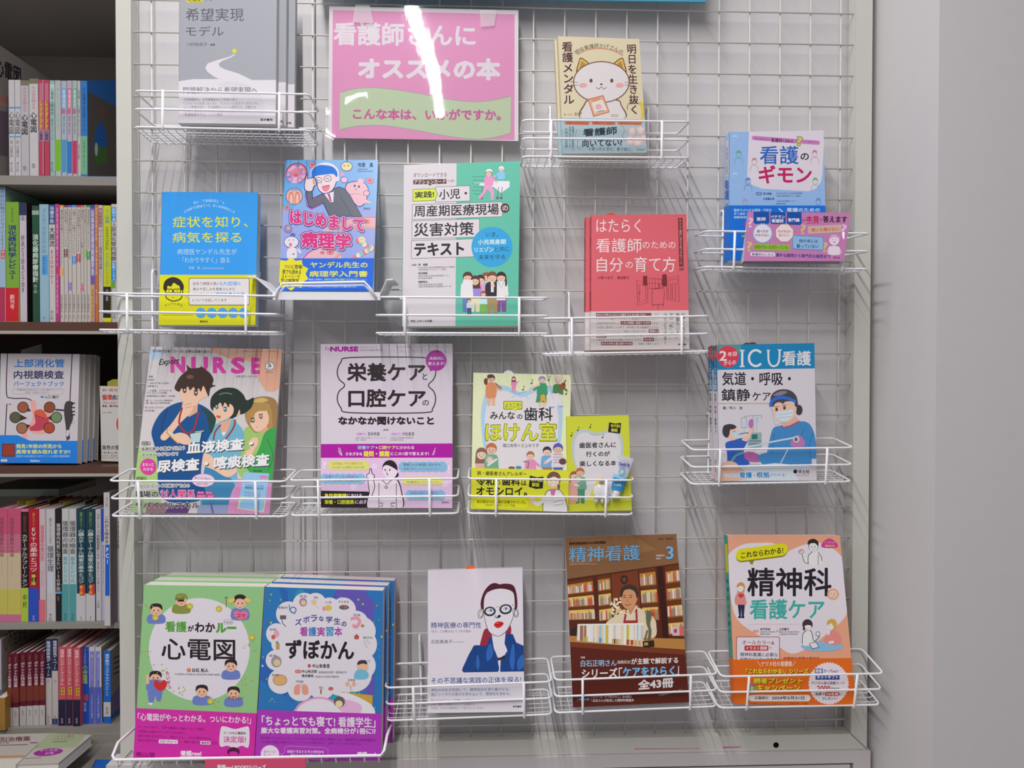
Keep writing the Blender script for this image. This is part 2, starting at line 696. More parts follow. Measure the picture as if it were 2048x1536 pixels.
for sx in (.2, .8):
    q = MB()
    x = ra.x + (rb.x - ra.x) * sx
    q.tube([(x, RY1, zf), (x, .0026, zf + .01), (x, .0026, zf + .09), (x, .009, zf + .094), (x, .0105, zf + .086)], .0019, 8)
    q.build('hook', M_WIRE, rack, smooth=True)
# ---------------------------------------------------------------- bookcase further back, beyond the panel's edge
SY = 0.466                                    # front plane of its boards
BKY = 0.86
BX0, BX1 = -0.95, -0.06
case = empty('bookcase', (-0.5, 0.66, 0))
tag(case, 'tall grey and dark brown bookcase packed with books, beyond the grid panel', 'bookcase')


def zat(py, Y=SY, px=120):
    return at(px, py, Y).z


ZS = {1: (zat(352), zat(370)), 2: (zat(644), zat(667)), 3: (zat(934), zat(952)), 4: (zat(1247), zat(1258)), 5: (zat(1455), zat(1468))}
ZTOP = zat(113, BKY)


def board(name, z0, z1, m, y0=SY, y1=BKY):
    b = MB()
    b.box(BX0, BX1 - .02, y0, y1, z0, z1)
    return b.build(name, m, case)


M_LIP = mat('light_grey_edge_strip', (178, 172, 166), 0.4, 0.4)
for k in (1, 2, 3, 4, 5):
    z1, z0 = ZS[k]
    if k in (2, 3):
        sp = board('shelf', z0 + .006, z1, M_WOOD)
        b = MB()
        b.box(BX0, BX1 - .02, SY - .003, SY + .02, z0 - .001, z0 + .0055)
        b.build('edge_strip', M_LIP, sp)
    else:
        board('shelf', z0, z1, M_SHELF)
board('shelf', ZTOP, ZTOP + .02, M_SHELF)
for z0, z1, m in ((ZS[1][0], ZTOP, M_SHELF), (ZS[3][0], ZS[1][1], M_SHELFDARK), (0.3, ZS[3][1], M_SHELF)):
    b = MB()
    b.box(BX0, BX1, BKY, BKY + .012, z0, z1)
    b.build('back_panel', m, case)
for x in (BX0 - .02, BX1 - .02):
    b = MB()
    b.box(x, x + .02, SY + .002, BKY, 0, ZTOP + .02)
    b.build('side_panel', M_SHELF, case)
TZ = zat(1551, .33)                            # top of the deeper lower part
b = MB()
b.box(BX0 - .02, BX1 - .04, .10, SY - .002, 0, TZ)
b.box(BX0 - .02, BX1, SY - .002, BKY, 0, TZ)
b.build('base_unit', M_SHELF, case)
b = MB()
b.box(BX0 - .02, BX1 - .02, SY - .004, SY + .012, TZ, ZS[5][1])
b.build('kick_board', M_SHELF, case)

M_COVER = M_PRINT


def wcol(c):
    return tuple(lin(c))


def spine_book(name, label, crop, x0, x1, yt, shelf, col, bands=(), txt=(), Y=SY + .015, depth=.18, group=None, side=None, zbot=None, lean=0.0, gain=1.35, sideart=None, cat='book', slip=None):
    """a book standing spine out; x and y read off the spine, bands and lettering too"""
    ox, oy, s = crop
    A = at(ox + x0 / s, oy + yt / s, Y)
    B = at(ox + x1 / s, oy + yt / s, Y)
    xa, xb, z1 = A.x, B.x - .0006, A.z
    z0 = (ZS[shelf][0] if zbot is None else zbot) + .0004
    root = empty(name, ((xa + xb) / 2, Y, z0))
    tag(root, label, cat, group)
    g = gain

    def cl(c):
        return tuple(min(.9, v * g) for v in lin(c))
    t = .0012
    b = MB()
    sc = cl(side if side else col)
    quad = [(x0 - 99, yt - 99), (x1 + 99, yt - 99), (x1 + 99, yt + 3999), (x0 - 99, yt + 3999)]
    b.box(xa, xb, Y, Y + t, z0, z1, cl(col))
    b.box(xa, xa + t, Y + t, Y + depth, z0, z1, sc)
    b.box(xb - t, xb, Y + t, Y + depth, z0, z1, sc)
    P0, n = Vector((xa, Y, z0)), Vector((0, -1, 0))
    pb = at(ox + x0 / s, oy + yt / s, Y)
    # the lower end of the spine in crop units
    v = CROT.transposed() @ (Vector((xa, Y, z0)) - CLOC)
    yb = (768 - F * v.y / -v.z - oy) * s
    v2 = CROT.transposed() @ (Vector((xa, Y, z1)) - CLOC)
    quad = [(x0, yt), (x1 - .5, yt), (x1 - .5, yb), (x0, yb)]
    a = Art(b, P0, n, crop, quad, 0, g)
    for q in bands:
        if len(q) == 3:
            a.R(x0, q[0], x1, q[1], q[2])
        else:
            a.R(q[3], q[0], q[4], q[1], q[2])
    for q in txt:
        s_, ya, yb_, c = q[:4]
        bold = q[4] if len(q) > 4 else 0
        wd = (x1 - x0)
        f = q[5] if len(q) > 5 else .62
        cxm = q[6] if len(q) > 6 else (x0 + x1) / 2
        h = (yb_ - ya) / len(s_)
        hw = min(wd * f * 1.15, h * 1.6) / 2
        a.V(s_, cxm - hw, ya, cxm + hw, yb_, c, bold)
    if sideart:
        a2 = Art(b, Vector((xb, Y, z0)), Vector((1, 0, 0)), crop, [(-9, -999), (4999, -999), (4999, 9999), (-9, 9999)], 0, g)
        sideart(a2)
    b.build('cover', M_COVER, root)
    b = MB()
    b.box(xa + t, xb - t, Y + t, Y + depth - .002, z0 + .001, z1 - .003)
    b.build('page_block', M_PAGE, root)
    if slip:
        b = MB()
        xm = (xa + xb) / 2
        b.box(xm - .0002, xm + .0002, Y + depth * slip[0], Y + depth * (slip[0] + .2), z1 - .03, z1 + slip[1], cl(slip[2]))
        tag(b.build('order_slip', M_PRINT, root), 'paper slip sticking out above the pages')
    return root


# ---- top shelf
CR = (0, 0, 4.3875)
W0, W1 = 'b5b1b4', 'a8a6aa'
G1 = None
def mag(a):
    a.T('心電図', -40, 500, 184, 660, '1c1a20', 3, dy=.45)
    a.R(-200, 770, 70, 800, 'a05a58', dy=.35)
    a.R(-200, 820, 70, 850, 'a06860', dy=.35)
    a.R(-200, 930, 66, 1320, '5c505c', dy=.2)
spine_book('large_book', 'tall white book showing big black lettering above the other spines, top shelf', CR, -130, -14, 385, 1, W0, depth=.2, side='77706e', sideart=mag)
def blueside(a):
    a.R(770, 705, 1200, 1540, '2a62a8', dy=.0)
    a.Q([(772, 800), (1030, 945), (1200, 1040), (1200, 1540), (772, 1540)], '55504c')
    a.E(882, 1260, 56, 185, '1f5aa0')
    a.Q([(827, 1280), (938, 1290), (936, 1420), (915, 1445), (850, 1445), (830, 1400)], '3f6a34')
    a.E(845, 1310, 14, 60, 'a9b4b8')
    a.EL(900, 980, 34, 18, 9, '9a3a38', 15)
for q in [
 ('white book with blue rules and grey lettering, first of two alike on top shelf', 75, 127, 700, W0, [(938, 952, '4a8ac0'), (1195, 1207, '4a8ac0')], [('心電図', 975, 1180, '3a3a44', .6, .8), ('米山喜平', 1225, 1390, '44434c', 0, .5), ('羊土社', 1420, 1510, '2c3050', 0, .45)]),
 ('white book with blue rules and grey lettering, second of two alike on top shelf', 130, 180, 700, W0, [(938, 952, '4a8ac0'), (1195, 1207, '4a8ac0')], [('心電図', 975, 1180, '3a3a44', .6, .8), ('米山喜平', 1225, 1390, '44434c', 0, .5), ('羊土社', 1420, 1510, '2c3050', 0, .45)]),
 ('broad white book with pink title and bold black characters, thicker of the pair', 182, 252, 705, W1, [(705, 750, '6e6a55')], [('そのまま使える', 765, 980, 'b05a74', 0, .55), ('心電図', 1000, 1185, '16161a', 1.2, .75), ('医学', 1455, 1500, '3a3a40', 0, .5)]),
 ('broad white book with pink title, beside the red and yellow spines', 256, 334, 690, 'b4b1b4', [(690, 735, '6e6a55')], [('そのまま使える', 755, 960, 'b05a74', 0, .5), ('心電図', 980, 1165, '16161a', 1.2, .68), ('医学', 1435, 1480, '3a3a40', 0, .5)]),
 ('thin red and yellow striped book, nearer the broad white pair', 337, 383, 700, 'a83a52', [(730, 880, 'b0647c', 345, 375), (880, 1140, 'b0703c', 345, 368), (1140, 1240, '8f6a8a'), (700, 1530, 'a090a8', 376, 383)], [('レジデント', 885, 1130, 'd9c24a', 0, .6), ('心電図', 1150, 1230, '201820', .5, .6)]),
 ('thin red and yellow striped book, nearer the teal and white spine', 386, 432, 700, 'a83a52', [(730, 880, 'b0647c', 394, 424), (880, 1140, 'b0703c', 394, 417), (1140, 1240, '8f6a8a')], [('レジデント', 885, 1130, 'd9c24a', 0, .6), ('心電図', 1150, 1230, '201820', .5, .6)]),
 ('pale teal and white book with dark green characters, right of the red pair', 436, 480, 705, '8aa6a4', [(740, 900, 'a4bcb8')], [('心電図の読み方', 770, 1010, '2c5c58', .5, .6), ('基本とドリル', 1040, 1230, '4a6a66', 0, .5), ('羊土社', 1420, 1510, '2c4a48', 0, .5)]),
 ('white book with a bright green foot and a small round face', 483, 534, 705, 'a3a6a8', [(1225, 1500, '6fa62c')], [('やさしい心電図', 760, 1130, '7fa890', 0, .5)]),
 ('pale spine with blue patch over a light blue foot, top shelf', 538, 585, 708, '9aa4b4', [(775, 950, '5f9ad0', 545, 580), (1225, 1512, '4a86b0'), (955, 1000, 'b06080', 540, 575)], [('看護過程', 785, 945, 'e0e6ee', 0, .5), ('症状別', 1010, 1180, '44506c', 0, .4)]),
 ('pale spine with pink patch over a strong blue foot, top shelf', 588, 632, 706, 'a89aa8', [(775, 950, 'c05a84', 593, 627), (1240, 1520, '2f6cb0'), (955, 1000, 'b06080', 590, 622)], [('看護過程', 785, 945, 'f0dfe6', 0, .5), ('症状別', 1010, 1180, '44506c', 0, .4)]),
 ('pale spine with green patch over a crimson foot, top shelf', 635, 676, 706, '9aa4a4', [(775, 950, '4fa08a', 640, 672), (1235, 1525, 'b03458'), (955, 1000, 'b06080', 638, 668)], [('看護過程', 785, 945, 'e0efe8', 0, .5), ('症状別', 1010, 1180, '44506c', 0, .4)]),
 ('narrow white book with sparse dark lettering beside the blue book', 679, 706, 708, 'a9a8a8', [], [('図解・心臓のはたらき', 790, 1200, '55505c', 0, .6), ('改訂版', 1265, 1400, '55505c', 0, .6)]),
]:
    spine_book('book', q[0], CR, q[1], q[2], q[3], 1, q[4], q[5], q[6], group='books on the top shelf')
spine_book('book', 'thick blue book with a green foot, its grey cover with an oval picture visible', CR, 709, 766, 708, 1, '2a6cb4', [(1195, 1530, '6aa07c')], [('心不全療養指導士認定試験ガイドブック', 765, 1160, '16305c', 0, .5), ('公式テキスト', 1225, 1480, '2c5040', 0, .4)], group='books on the top shelf', depth=.2, side='2a62a8', sideart=blueside)

# ---- second shelf
CR = (0, 350, 4.654)
WG = 'b2aca6'
def seag(a):
    a.T('ク', 95, 225, 140, 300, '1c2a28', 1, dy=.3)
spine_book('book', 'tall pale blue book with a crimson foot and sea green side, second shelf', CR, -45, 48, 108, 2, '8fa6bc', [(1045, 1365, 'a03050'), (698, 780, 'b0483c', 8, 46)], [('急性膵炎診療ガイドライン2021', 110, 690, '3a4c70', 0, .45, 22), ('第5版', 705, 772, 'e2c0b8', 0, .4, 27)], group='books on the second shelf', depth=.2, side='6f8f80', sideart=seag)
for q in [
 ('thick bright green book with blue characters and a red foot', 52, 176, 250, '6f9a34', [(1050, 1362, 'b8202c')], [('消化器内科学レビュー', 465, 975, '1f2f6c', 2, .75), ('2022', 300, 440, '2a4a20', 0, .3), ('創刊号', 1110, 1250, 'd8b8b4', 1, .3)], '6f9a34'),
 ('slim white book with purple lettering beside the thick green one', 180, 246, 258, 'b5a9b4', [(258, 375, '2c2c50'), (375, 425, '9a98a4')], [('肝炎どう診るどう治す', 560, 1100, '2c2848', .5, .45), ('50の', 380, 420, '1c1c24', .5, .5)], '241c20'),
 ('dark green book with bold white characters, second shelf', 298, 362, 285, '244838', [(330, 370, '8a9a8a')], [('消化器病診療指針', 550, 1000, 'bccabc', 1.4, .75), ('第2版', 1020, 1100, '9aaa9a', 0, .5)], '1c3228'),
 ('broad pale blue book with faint lettering and a rounded blue badge', 365, 452, 272, '86a6b6', [(745, 930, '4f8fc4', 392, 445)], [('消化器内視鏡技師試験', 310, 730, '5c82a0', 0, .4), ('改訂版', 755, 920, '2c5c94', 0, .35), ('金原', 1320, 1345, '44607c', 0, .3)], None),
 ('white book headed navy with red Latin letters, second shelf', 455, 512, 275, 'b4b0b0', [(275, 460, '2a4a7c')], [('治療手技', 290, 450, 'c0c8d4', .6, .6), ('大圃流', 480, 670, '1c1820', .8, .8), ('ESDセミナー', 690, 1020, 'b83444', .8, .65), ('羊土社', 1260, 1350, '2c2c40', 0, .5)], None),
 ('narrow magenta book beside the row of white guideline volumes', 514, 552, 270, 'a83878', [], [('炎症性腸疾患診療ガイド', 300, 860, 'd0a8c0', 0, .5), ('日本消化器病学会', 920, 1290, 'd0a8c0', 0, .4)], None),
]:
    spine_book('book', q[0], CR, q[1], q[2], q[3], 2, q[4], q[5], q[6], group='books on the second shelf', side=q[7])
for i, (x0, x1, cap, ttl, tx, ye, by0, by1, nm) in enumerate([
 (556, 592, 'c89050', 'c88c50', '慢性膵炎診療ガイドライン2021', 850, 865, 940, 'an orange tag'),
 (594, 630, '5c4448', '6a4448', '肝硬変診療ガイドライン2020', 670, 690, 765, 'a maroon tag'),
 (633, 667, '6a50a0', '7c5cb0', '炎症性腸疾患診療ガイドライン2020', 780, 1000, 1075, 'a violet tag'),
 (669, 709, '3f8cd0', '3c84c4', '大腸ポリープ診療ガイドライン2020', 740, 755, 830, 'a blue tag'),
 (711, 749, 'b03a48', 'b03c50', '消化性潰瘍診療ガイドライン2020', 715, 735, 812, 'a red tag'),
 (751, 777, 'c04c78', 'c04878', '機能性ディスペプシア診療2021', 800, 1010, 1085, 'a pink tag'),
 (779, 806, '78a850', '78a850', '胆石症診療ガイドライン2021', 690, 695, 770, 'a light green tag'),
 (808, 840, '3a7c5c', '3a805c', '胃食道逆流症ガイドライン2021', 690, 712, 790, 'a dark green tag')]):
    bw = (x1 - x0)
    spine_book('guideline_book', 'white guideline volume with ' + nm + ' on its spine, second shelf', CR, x0, x1, 280, 2, WG, [(280, 300, cap), (by0, by1, ttl)],
               [(tx, 320, ye, '40383c', 0, .62), ('改訂第3版', by0 + 4, by1 - 4, 'd8d0d0', 0, .4), ('日本消化器病学会', 1110, 1280, '40383c', 0, .5), ('南江堂', 1300, 1335, '40383c', 0, .35)], group='white guideline volumes')
for q in [
 ('lilac book with blue heading and white characters, right of the guideline volumes', 844, 880, 278, '8078b0', [(278, 315, '2c4ca0'), (940, 1020, '6c50a0'), (1020, 1362, 'c08c54')], [('日本消化器内視鏡学会', 330, 930, 'c8c8dc', .6, .7), ('日本メディカル', 1060, 1330, '5c4a30', 0, .5)]),
 ('narrow orange book with paler lettering near the yellow spine', 882, 912, 275, 'b8683a', [], [('胆膵内視鏡の診断・治療の基本手技', 300, 930, 'e0b898', 0, .6), ('羊土社', 1060, 1200, 'e0b898', 0, .5)]),
 ('white book with a dull red title box, between orange and yellow spines', 915, 957, 280, 'b2aca8', [(310, 485, '8c4858', 920, 950)], [('胃カメラの', 320, 480, 'd8c4c4', 0, .5), ('ルーティン上部消化管内視鏡', 500, 880, '3c3c4c', .4, .6), ('完全ガイド', 890, 1000, '6c7c90', 0, .5)]),
 ('yellow book with a black foot, second shelf', 960, 1033, 283, 'b4bc28', [(1040, 1330, '2c2424'), (1330, 1362, 'c8cc28')], [('十二指腸', 315, 450, '4c9080', .6, .5), ('早期胃癌内視鏡診断', 480, 700, '5c6820', 0, .4), ('方法と実際', 720, 860, '4c9080', 0, .4), ('トレーニング', 870, 1020, '5c6820', 0, .4), ('日本', 1060, 1180, 'b0b0b0', 0, .35)]),
 ('white book with blue title boxes beside the panel post, second shelf', 1036, 1090, 270, 'b4b2b4', [(300, 435, '2f80c8', 1038, 1080), (810, 990, '2f80c8', 1038, 1080), (990, 1055, '6c9a3c', 1038, 1076)], [('症例で身', 305, 430, 'c4dcf0', .5, .55, 1059), ('上部消化管内視鏡', 440, 800, '2c2c38', .5, .8, 1059), ('診断アトラス', 815, 985, 'c4dcf0', .5, .5, 1059), ('羊土社', 1260, 1340, '2c2c38', 0, .5)]),
]:
    spine_book('book', q[0], CR, q[1], q[2], q[3], 2, q[4], q[5], q[6], group='books on the second shelf')
# ---- fourth row
CR = (0, 960, 4.8)
SLIPS = {-20: (.3, .006, 'b4a82c'), 75: (.25, .008, 'c0b030'), 203: (.5, .006, 'b8ac34'), 274: (.35, .007, '2c2628'), 376: (.4, .005, 'b87c50'), 442: (.3, .006, 'b4ac40'), 594: (.45, .005, 'a8b060'), 662: (.3, .007, '3c3420'), 736: (.4, .006, 'a03c34'), 825: (.3, .005, '2c2830')}
for q in [
 ('book', 'pink to yellow annual on cardiology, half cut by the picture edge', -20, 72, 272, 'b06478', [(272, 520, 'b04c68'), (700, 1050, 'b4a488'), (1050, 1290, 'b0a850'), (1290, 1375, 'b06484')], [('循環器疾患最新の治療', 360, 740, '7c3c50', .5, .4, 18), ('2024', 760, 920, 'a88c90', 0, .4, 18)]),
 ('book', 'pink to yellow annual on cardiology, beside the black catheter spine', 75, 200, 272, 'b06478', [(272, 520, 'b04c68'), (700, 1050, 'b4a488'), (1050, 1290, 'b0a850'), (1290, 1375, 'b06484')], [('循環器疾患最新の治療', 360, 740, '7c3c50', .5, .3, 115), ('2024', 760, 920, 'a88c90', 0, .3, 115)]),
 ('book', 'black book with a yellow green foot and white characters', 203, 272, 275, '241c1e', [(275, 305, 'b86480'), (1035, 1375, '9aae3c')], [('カテーテルアブレーション', 520, 1025, 'b0aca8', 1, .7), ('心臓電気生理', 320, 500, '7c4038', 0, .4), ('中村', 1095, 1230, '2c3018', .5, .5)]),
 ('book', 'red book with a royal blue foot and bold white capital letters', 274, 372, 275, 'a01c2c', [(1038, 1375, '2a48a8'), (895, 1015, '3c2c30', 308, 350)], [('EVTの基本とコツ', 450, 885, 'c8bcb8', 1.2, .65), ('第3版', 905, 1010, 'd8c848', .8, .4), ('確実にうまくいく', 315, 445, 'c8a048', 0, .35), ('羊土社', 1300, 1350, 'b4bcd8', 0, .5)]),
 ('book', 'white and pink book with a salmon foot', 376, 438, 278, 'b4a4a8', [(1150, 1378, 'c06470'), (430, 780, 'b89098', 385, 418)], [('循環器薬の使い方', 435, 775, 'c04c70', .5, .5), ('改訂版', 860, 1030, 'b08898', 0, .4)]),
 ('book', 'white book with a small red emblem and grey characters', 442, 528, 278, 'b0acb0', [(885, 1090, 'b0b4c0', 460, 510)], [('循環生理', 630, 880, '3c4454', .6, .65), ('臨床にダイレクトにつながる', 365, 610, '4c4450', 0, .35), ('羊土社', 1280, 1355, '2c2c40', 0, .4)]),
 ('book', 'black book with white characters and a blue dot at its head', 531, 590, 275, '221e20', [(1070, 1092, '5c90b8')], [('循環器内科医に伝えたい15の手技', 415, 1065, 'b0aca8', .8, .6), ('心臓血管', 1110, 1160, '8c7870', 0, .4)]),
 ('book', 'white book with red heart and teal foot, left of its twin', 594, 660, 275, 'b0b0b0', [(725, 1000, '9ab8bc', 608, 652), (1000, 1370, '4c8c90')], [('循環器の検査', 390, 710, '2c3438', .6, .75), ('基本とドリル', 735, 985, '4c6c80', 0, .6), ('羊土社', 1280, 1345, '1c3c44', 0, .4)]),
 ('book', 'white book with red heart and teal foot, right of its twin', 662, 733, 275, 'b0b0b0', [(725, 1000, '9ab8bc', 676, 722), (1000, 1370, '4c8c90')], [('循環器の検査', 390, 710, '2c3438', .6, .75), ('基本とドリル', 735, 985, '4c6c80', 0, .6), ('羊土社', 1280, 1345, '1c3c44', 0, .4)]),
 ('book', 'dark teal book with red number badge, first of the pair on catheter tests', 736, 822, 278, '1c3c48', [(1090, 1378, 'b4b0b4'), (1005, 1110, 'b83c34', 765, 815)], [('心臓カテーテル検査の基本とコツ', 470, 995, 'b4c0c0', 1, .6), ('第3版', 1015, 1100, 'd8b048', .5, .35), ('確実に身につく', 310, 455, '8aa83c', 0, .3), ('羊土社', 1310, 1345, '2c2c40', 0, .45)]),
 ('book', 'dark teal book with red number badge, second of the pair on catheter tests', 825, 914, 275, '1c3c48', [(1090, 1378, 'b4b0b4'), (1000, 1105, 'b83c34', 860, 908)], [('心臓カテーテル検査の基本とコツ', 470, 990, 'b4c0c0', 1, .6), ('第3版', 1010, 1095, 'd8b048', .5, .35), ('確実に身につく', 310, 455, '8aa83c', 0, .3), ('羊土社', 1305, 1340, '2c2c40', 0, .45)]),
 ('book', 'slim white book with fine dark lettering, right of the dark teal pair', 917, 968, 280, 'b2aeb2', [], [('スタートアップ冠動脈造影CAG', 320, 760, '2c2c38', .5, .55), ('検査から治療まで', 780, 1080, '54505c', 0, .35), ('上田', 1150, 1230, '3c3c48', 0, .4)]),
 ('book', 'white book with a deep blue slanted head, behind the protruding white one', 971, 1022, 275, 'a4a4b4', [(275, 590, '2c4ca8')], [('循環器レジデント', 620, 1000, '4c5c98', 0, .5)]),
]:
    spine_book(q[0], q[1], CR, q[2], q[3], q[4], 4, q[5], q[6], q[7], group='books on the fourth shelf', slip=SLIPS.get(int(q[2])))
def seib(a):
    a.R(1066, 120, 1160, 1400, '55484a', dy=0)
spine_book('book', 'white book standing proud with a blue panel of white capitals, fourth shelf', CR, 995, 1054, 120, 4, 'b4b0b2', [(620, 1112, '2058b8', 1010, 1052)],
           [('これから始める', 345, 610, '2c2830', .8, .6), ('PCI', 640, 810, 'c0d0ec', 2, .6, 1031), ('改訂版', 160, 260, '4c4854', 0, .3)], Y=SY - .02, depth=.19, group='books on the fourth shelf', side='6c6266')
spine_book('book', 'white book with black characters wedged against the panel post, fourth shelf', CR, 1120, 1178, 340, 4, 'aca8aa', [], [('心電図専門医', 380, 660, '1c1a1c', 1, .6)], depth=.17, group='books on the fourth shelf')

zb4 = at(20, 960 + 270 / 4.8, SY + .015).z + .0006
x0, x1 = at(-30, 990, .675).x, at(134, 990, .675).x
gb = empty('book', ((x0 + x1) / 2, .72, zb4))
tag(gb, 'pale green book lying across the backs of the fourth row', 'book')
b = MB()
b.box(x0, x1, .640, .82, zb4, zb4 + .0012, wcol('8c9c8c'))
b.box(x0, x1, .640, .82, zb4 + .0158, zb4 + .017, wcol('8c9c8c'))
b.box(x0, x1, .640, .6412, zb4 + .0012, zb4 + .0158, wcol('94a494'))
b.build('cover', M_PRINT, gb)
b = MB()
b.box(x0 + .001, x1 - .001, .6412, .819, zb4 + .0012, zb4 + .0158)
b.build('page_block', M_PAGE, gb)

# ---- fifth row
CR = (0, 1230, 5.0208)
spine_book('book', 'brown orange book at the picture edge, fifth shelf', CR, -60, 52, 835, 5, '8c6a34', [], [], group='books on the fifth shelf', depth=.17, Y=SY - .01)
def wside(a):
    a.T('心不全患者', 36, 170, 270, 370, '4c443c', .6, dy=-.62)
spine_book('book', 'tall white book at the picture edge behind the maroon row', CR, -60, 14, 250, 5, '9c98a4', [(750, 1100, '3c58a0')], [], group='books on the fifth shelf', depth=.2, side='8c8478', sideart=wside, Y=SY + .02)
for i, (x0, x1, yt) in enumerate([(72, 122, 392), (125, 188, 388), (196, 262, 376), (266, 330, 372), (333, 392, 368), (395, 452, 366)]):
    spine_book('pocket_book', ['maroon pocket book with white foot, outermost of its row of six', 'maroon pocket book with white foot, second of six', 'maroon pocket book with white foot, third of six', 'maroon pocket book with white foot, fourth of six', 'maroon pocket book with white foot, fifth of six', 'maroon pocket book with white foot, touching the navy debate books'][i], CR, x0, x1, yt, 5, '54182a',
               [(yt + 540, 1160, 'a9a6a4'), (yt + 340, yt + 490, '6a3028')], [('2021', yt + 28, yt + 92, 'b07838', 0, .5), ('ポケット片岡治療薬'[:8], yt + 98, yt + 338, 'c0a4a8', .9, .55), ('医学', yt + 580, yt + 640, '6c6868', 0, .35)], group='maroon pocket books', depth=.15, Y=SY + .012 - .002 * (i < 2))
for i, (x0, x1, yt) in enumerate([(454, 518, 240), (521, 582, 235)]):
    spine_book('book', ['navy headed white book with bold white title, left of its twin', 'navy headed white book with bold white title, right of its twin'][i], CR, x0, x1, yt, 5, 'a8a4a2', [(yt, yt + (390 if i == 0 else 325), '1e2440'), (1040, 1110, '24406c') if i else (1108, 1112, 'a8a4a2')],
               [('循環器疾患ディベート', yt + 20, yt + (380 if i == 0 else 315), 'b0b4c4', .8, .6), ('改訂', 650, 690, 'a04c54', 0, .3), ('南江堂', 1010, 1090, 'a03c5c', 0, .35)], group='navy debate books', depth=.18)
for i, (x0, x1, yt) in enumerate([(586, 660, 322), (662, 730, 318), (733, 808, 328)]):
    spine_book('manual_book', ['red and dark navy manual with a yellow badge, next to the debate books', 'red and dark navy manual with a yellow badge, middle of the trio', 'red and dark navy manual with a yellow badge, next to the bright blue spine'][i], CR, x0, x1, yt, 5, 'b04c58', [(850, 1130, '262038'), (yt + 405, yt + 480, 'c0a030', (x0 + x1) / 2 - 8, (x0 + x1) / 2 + 26)],
               [('循環器レジデントマニュアル', yt + 22, yt + 385, 'd8b8b8', .6, .5), ('第2版', yt + 415, yt + 470, '2c2420', .5, .3, (x0 + x1) / 2 + 9), ('医学書院', 1035, 1090, 'a8a4b4', 0, .3)], group='red and navy manuals', depth=.16, Y=SY + .008 - .004 * (i == 2))
for q in [
 ('bright blue book with yellow green characters, fifth shelf', 818, 890, 322, '1c4aa4', [(800, 860, 'b03c3c', 845, 885)], [('人工呼吸管理', 500, 690, 'a4c03c', .8, .6), ('ナースのための', 340, 495, 'b0bcd8', 0, .35), ('集中治療', 880, 970, 'b0bcd8', 0, .35)], None, .16),
 ('lavender and white book, left of its twin on the fifth shelf', 893, 952, 322, 'b4b0b8', [(365, 725, '6c6cb4', 903, 944), (725, 1110, '4c58a8')], [('心臓リハビリテーション', 375, 655, 'b4b4d8', 0, .4), ('上月正博', 790, 1040, 'a4acd4', 0, .3)], None, .16),
 ('lavender and white book, right of its twin on the fifth shelf', 956, 1018, 322, 'b4b0b8', [(365, 725, '6c6cb4', 962, 1002), (725, 1110, '4c58a8')], [('心臓リハビリテーション', 375, 655, 'b4b4d8', 0, .4), ('上月正博', 790, 1040, 'a4acd4', 0, .3)], '8c8884', .16),
]:
    spine_book('book', q[0], CR, q[1], q[2], q[3], 5, q[4], q[5], q[6], group='books on the fifth shelf', side=q[7], depth=q[8])
def bside(a):
    a.Q([(1112, 360), (1300, 180), (1300, 830), (1112, 1010)], '77716e')
    a.Q([(1112, 1010), (1300, 830), (1300, 930), (1112, 1052)], '24487c')
    a.Q([(1112, 830), (1300, 560), (1300, 832), (1112, 1012)], '5c5478')
    for k in range(4):
        a.R(1140, 430 + k * 52, 1196, 446 + k * 52, '3c3444', dy=-.5)
spine_book('book', 'blue book with white label panel and its grey side showing, beside the panel post', CR, 1040, 1112, 360, 5, '1c5cb0', [(875, 1020, 'b4b0ac'), (1020, 1050, '1c5cb0')], [('理学療法リスクマネジメント', 390, 760, 'b8c8e0', .6, .5), ('第2版', 770, 810, 'b8c8e0', 0, .35), ('編集', 920, 1000, '54505c', 0, .3)], group='books on the fifth shelf', side='77716e', sideart=bside, depth=.17)

# ---- books lying flat on the base
def flat_book(name, label, corners, zt, th, col, deco, group='books lying flat under the shelves'):
    """corners: picture points of the top face, on the plane z = zt, nearest left corner first, counter-clockwise"""
    P = []
    for px, py in corners:
        d = ray(px, py)
        P.append(CLOC + d * ((zt - CLOC.z) / d.z))
    c = sum(P, Vector()) / 4
    root = empty(name, (c.x, c.y, zt - th))
    tag(root, label, 'book', group)
    b = MB()
    cc = tuple(min(.9, v * 1.3) for v in lin(col))
    dn = Vector((0, 0, -1))
    for z in (0, th - .0012):
        b.hexa([p + dn * z for p in P], [p + dn * (z + .0012) for p in P], cc)
    b.hexa([P[0], P[3], P[3] + dn * th, P[0] + dn * th], [p + (P[1] - P[0]).normalized() * .0012 for p in (P[0], P[3], P[3] + dn * th, P[0] + dn * th)], cc)
    a = Art(b, P[0], Vector((0, 0, 1)), (0, 1230, 5.0208), [(5.0208 * q[0], 5.0208 * (q[1] - 1230)) for q in corners], 0, 1.3)
    deco(a)
    b.build('cover', M_PRINT, root)
    b = MB()
    k = .002
    Q = [p + (c - p).normalized() * k for p in P]
    b.hexa([p + dn * .0013 for p in Q], [p + dn * (th - .0013) for p in Q])
    b.build('page_block', M_PAGE, root)
    return root
def dec1(a):
    a.T('別治療薬', 0, 1225, 305, 1275, '5c2c34', 1.4, dy=-.03)
    a.T('マニュアル', -80, 1272, 90, 1300, '2c2830', .6, dy=-.03)
    a.R(0, 1306, 280, 1312, '3c3438', dy=-.03)
    a.R(300, 1280, 380, 1288, '3c3438', dy=-.03)
    a.Q([(-200, 1420), (250, 1408), (225, 1440), (-200, 1460)], 'b87c4c')
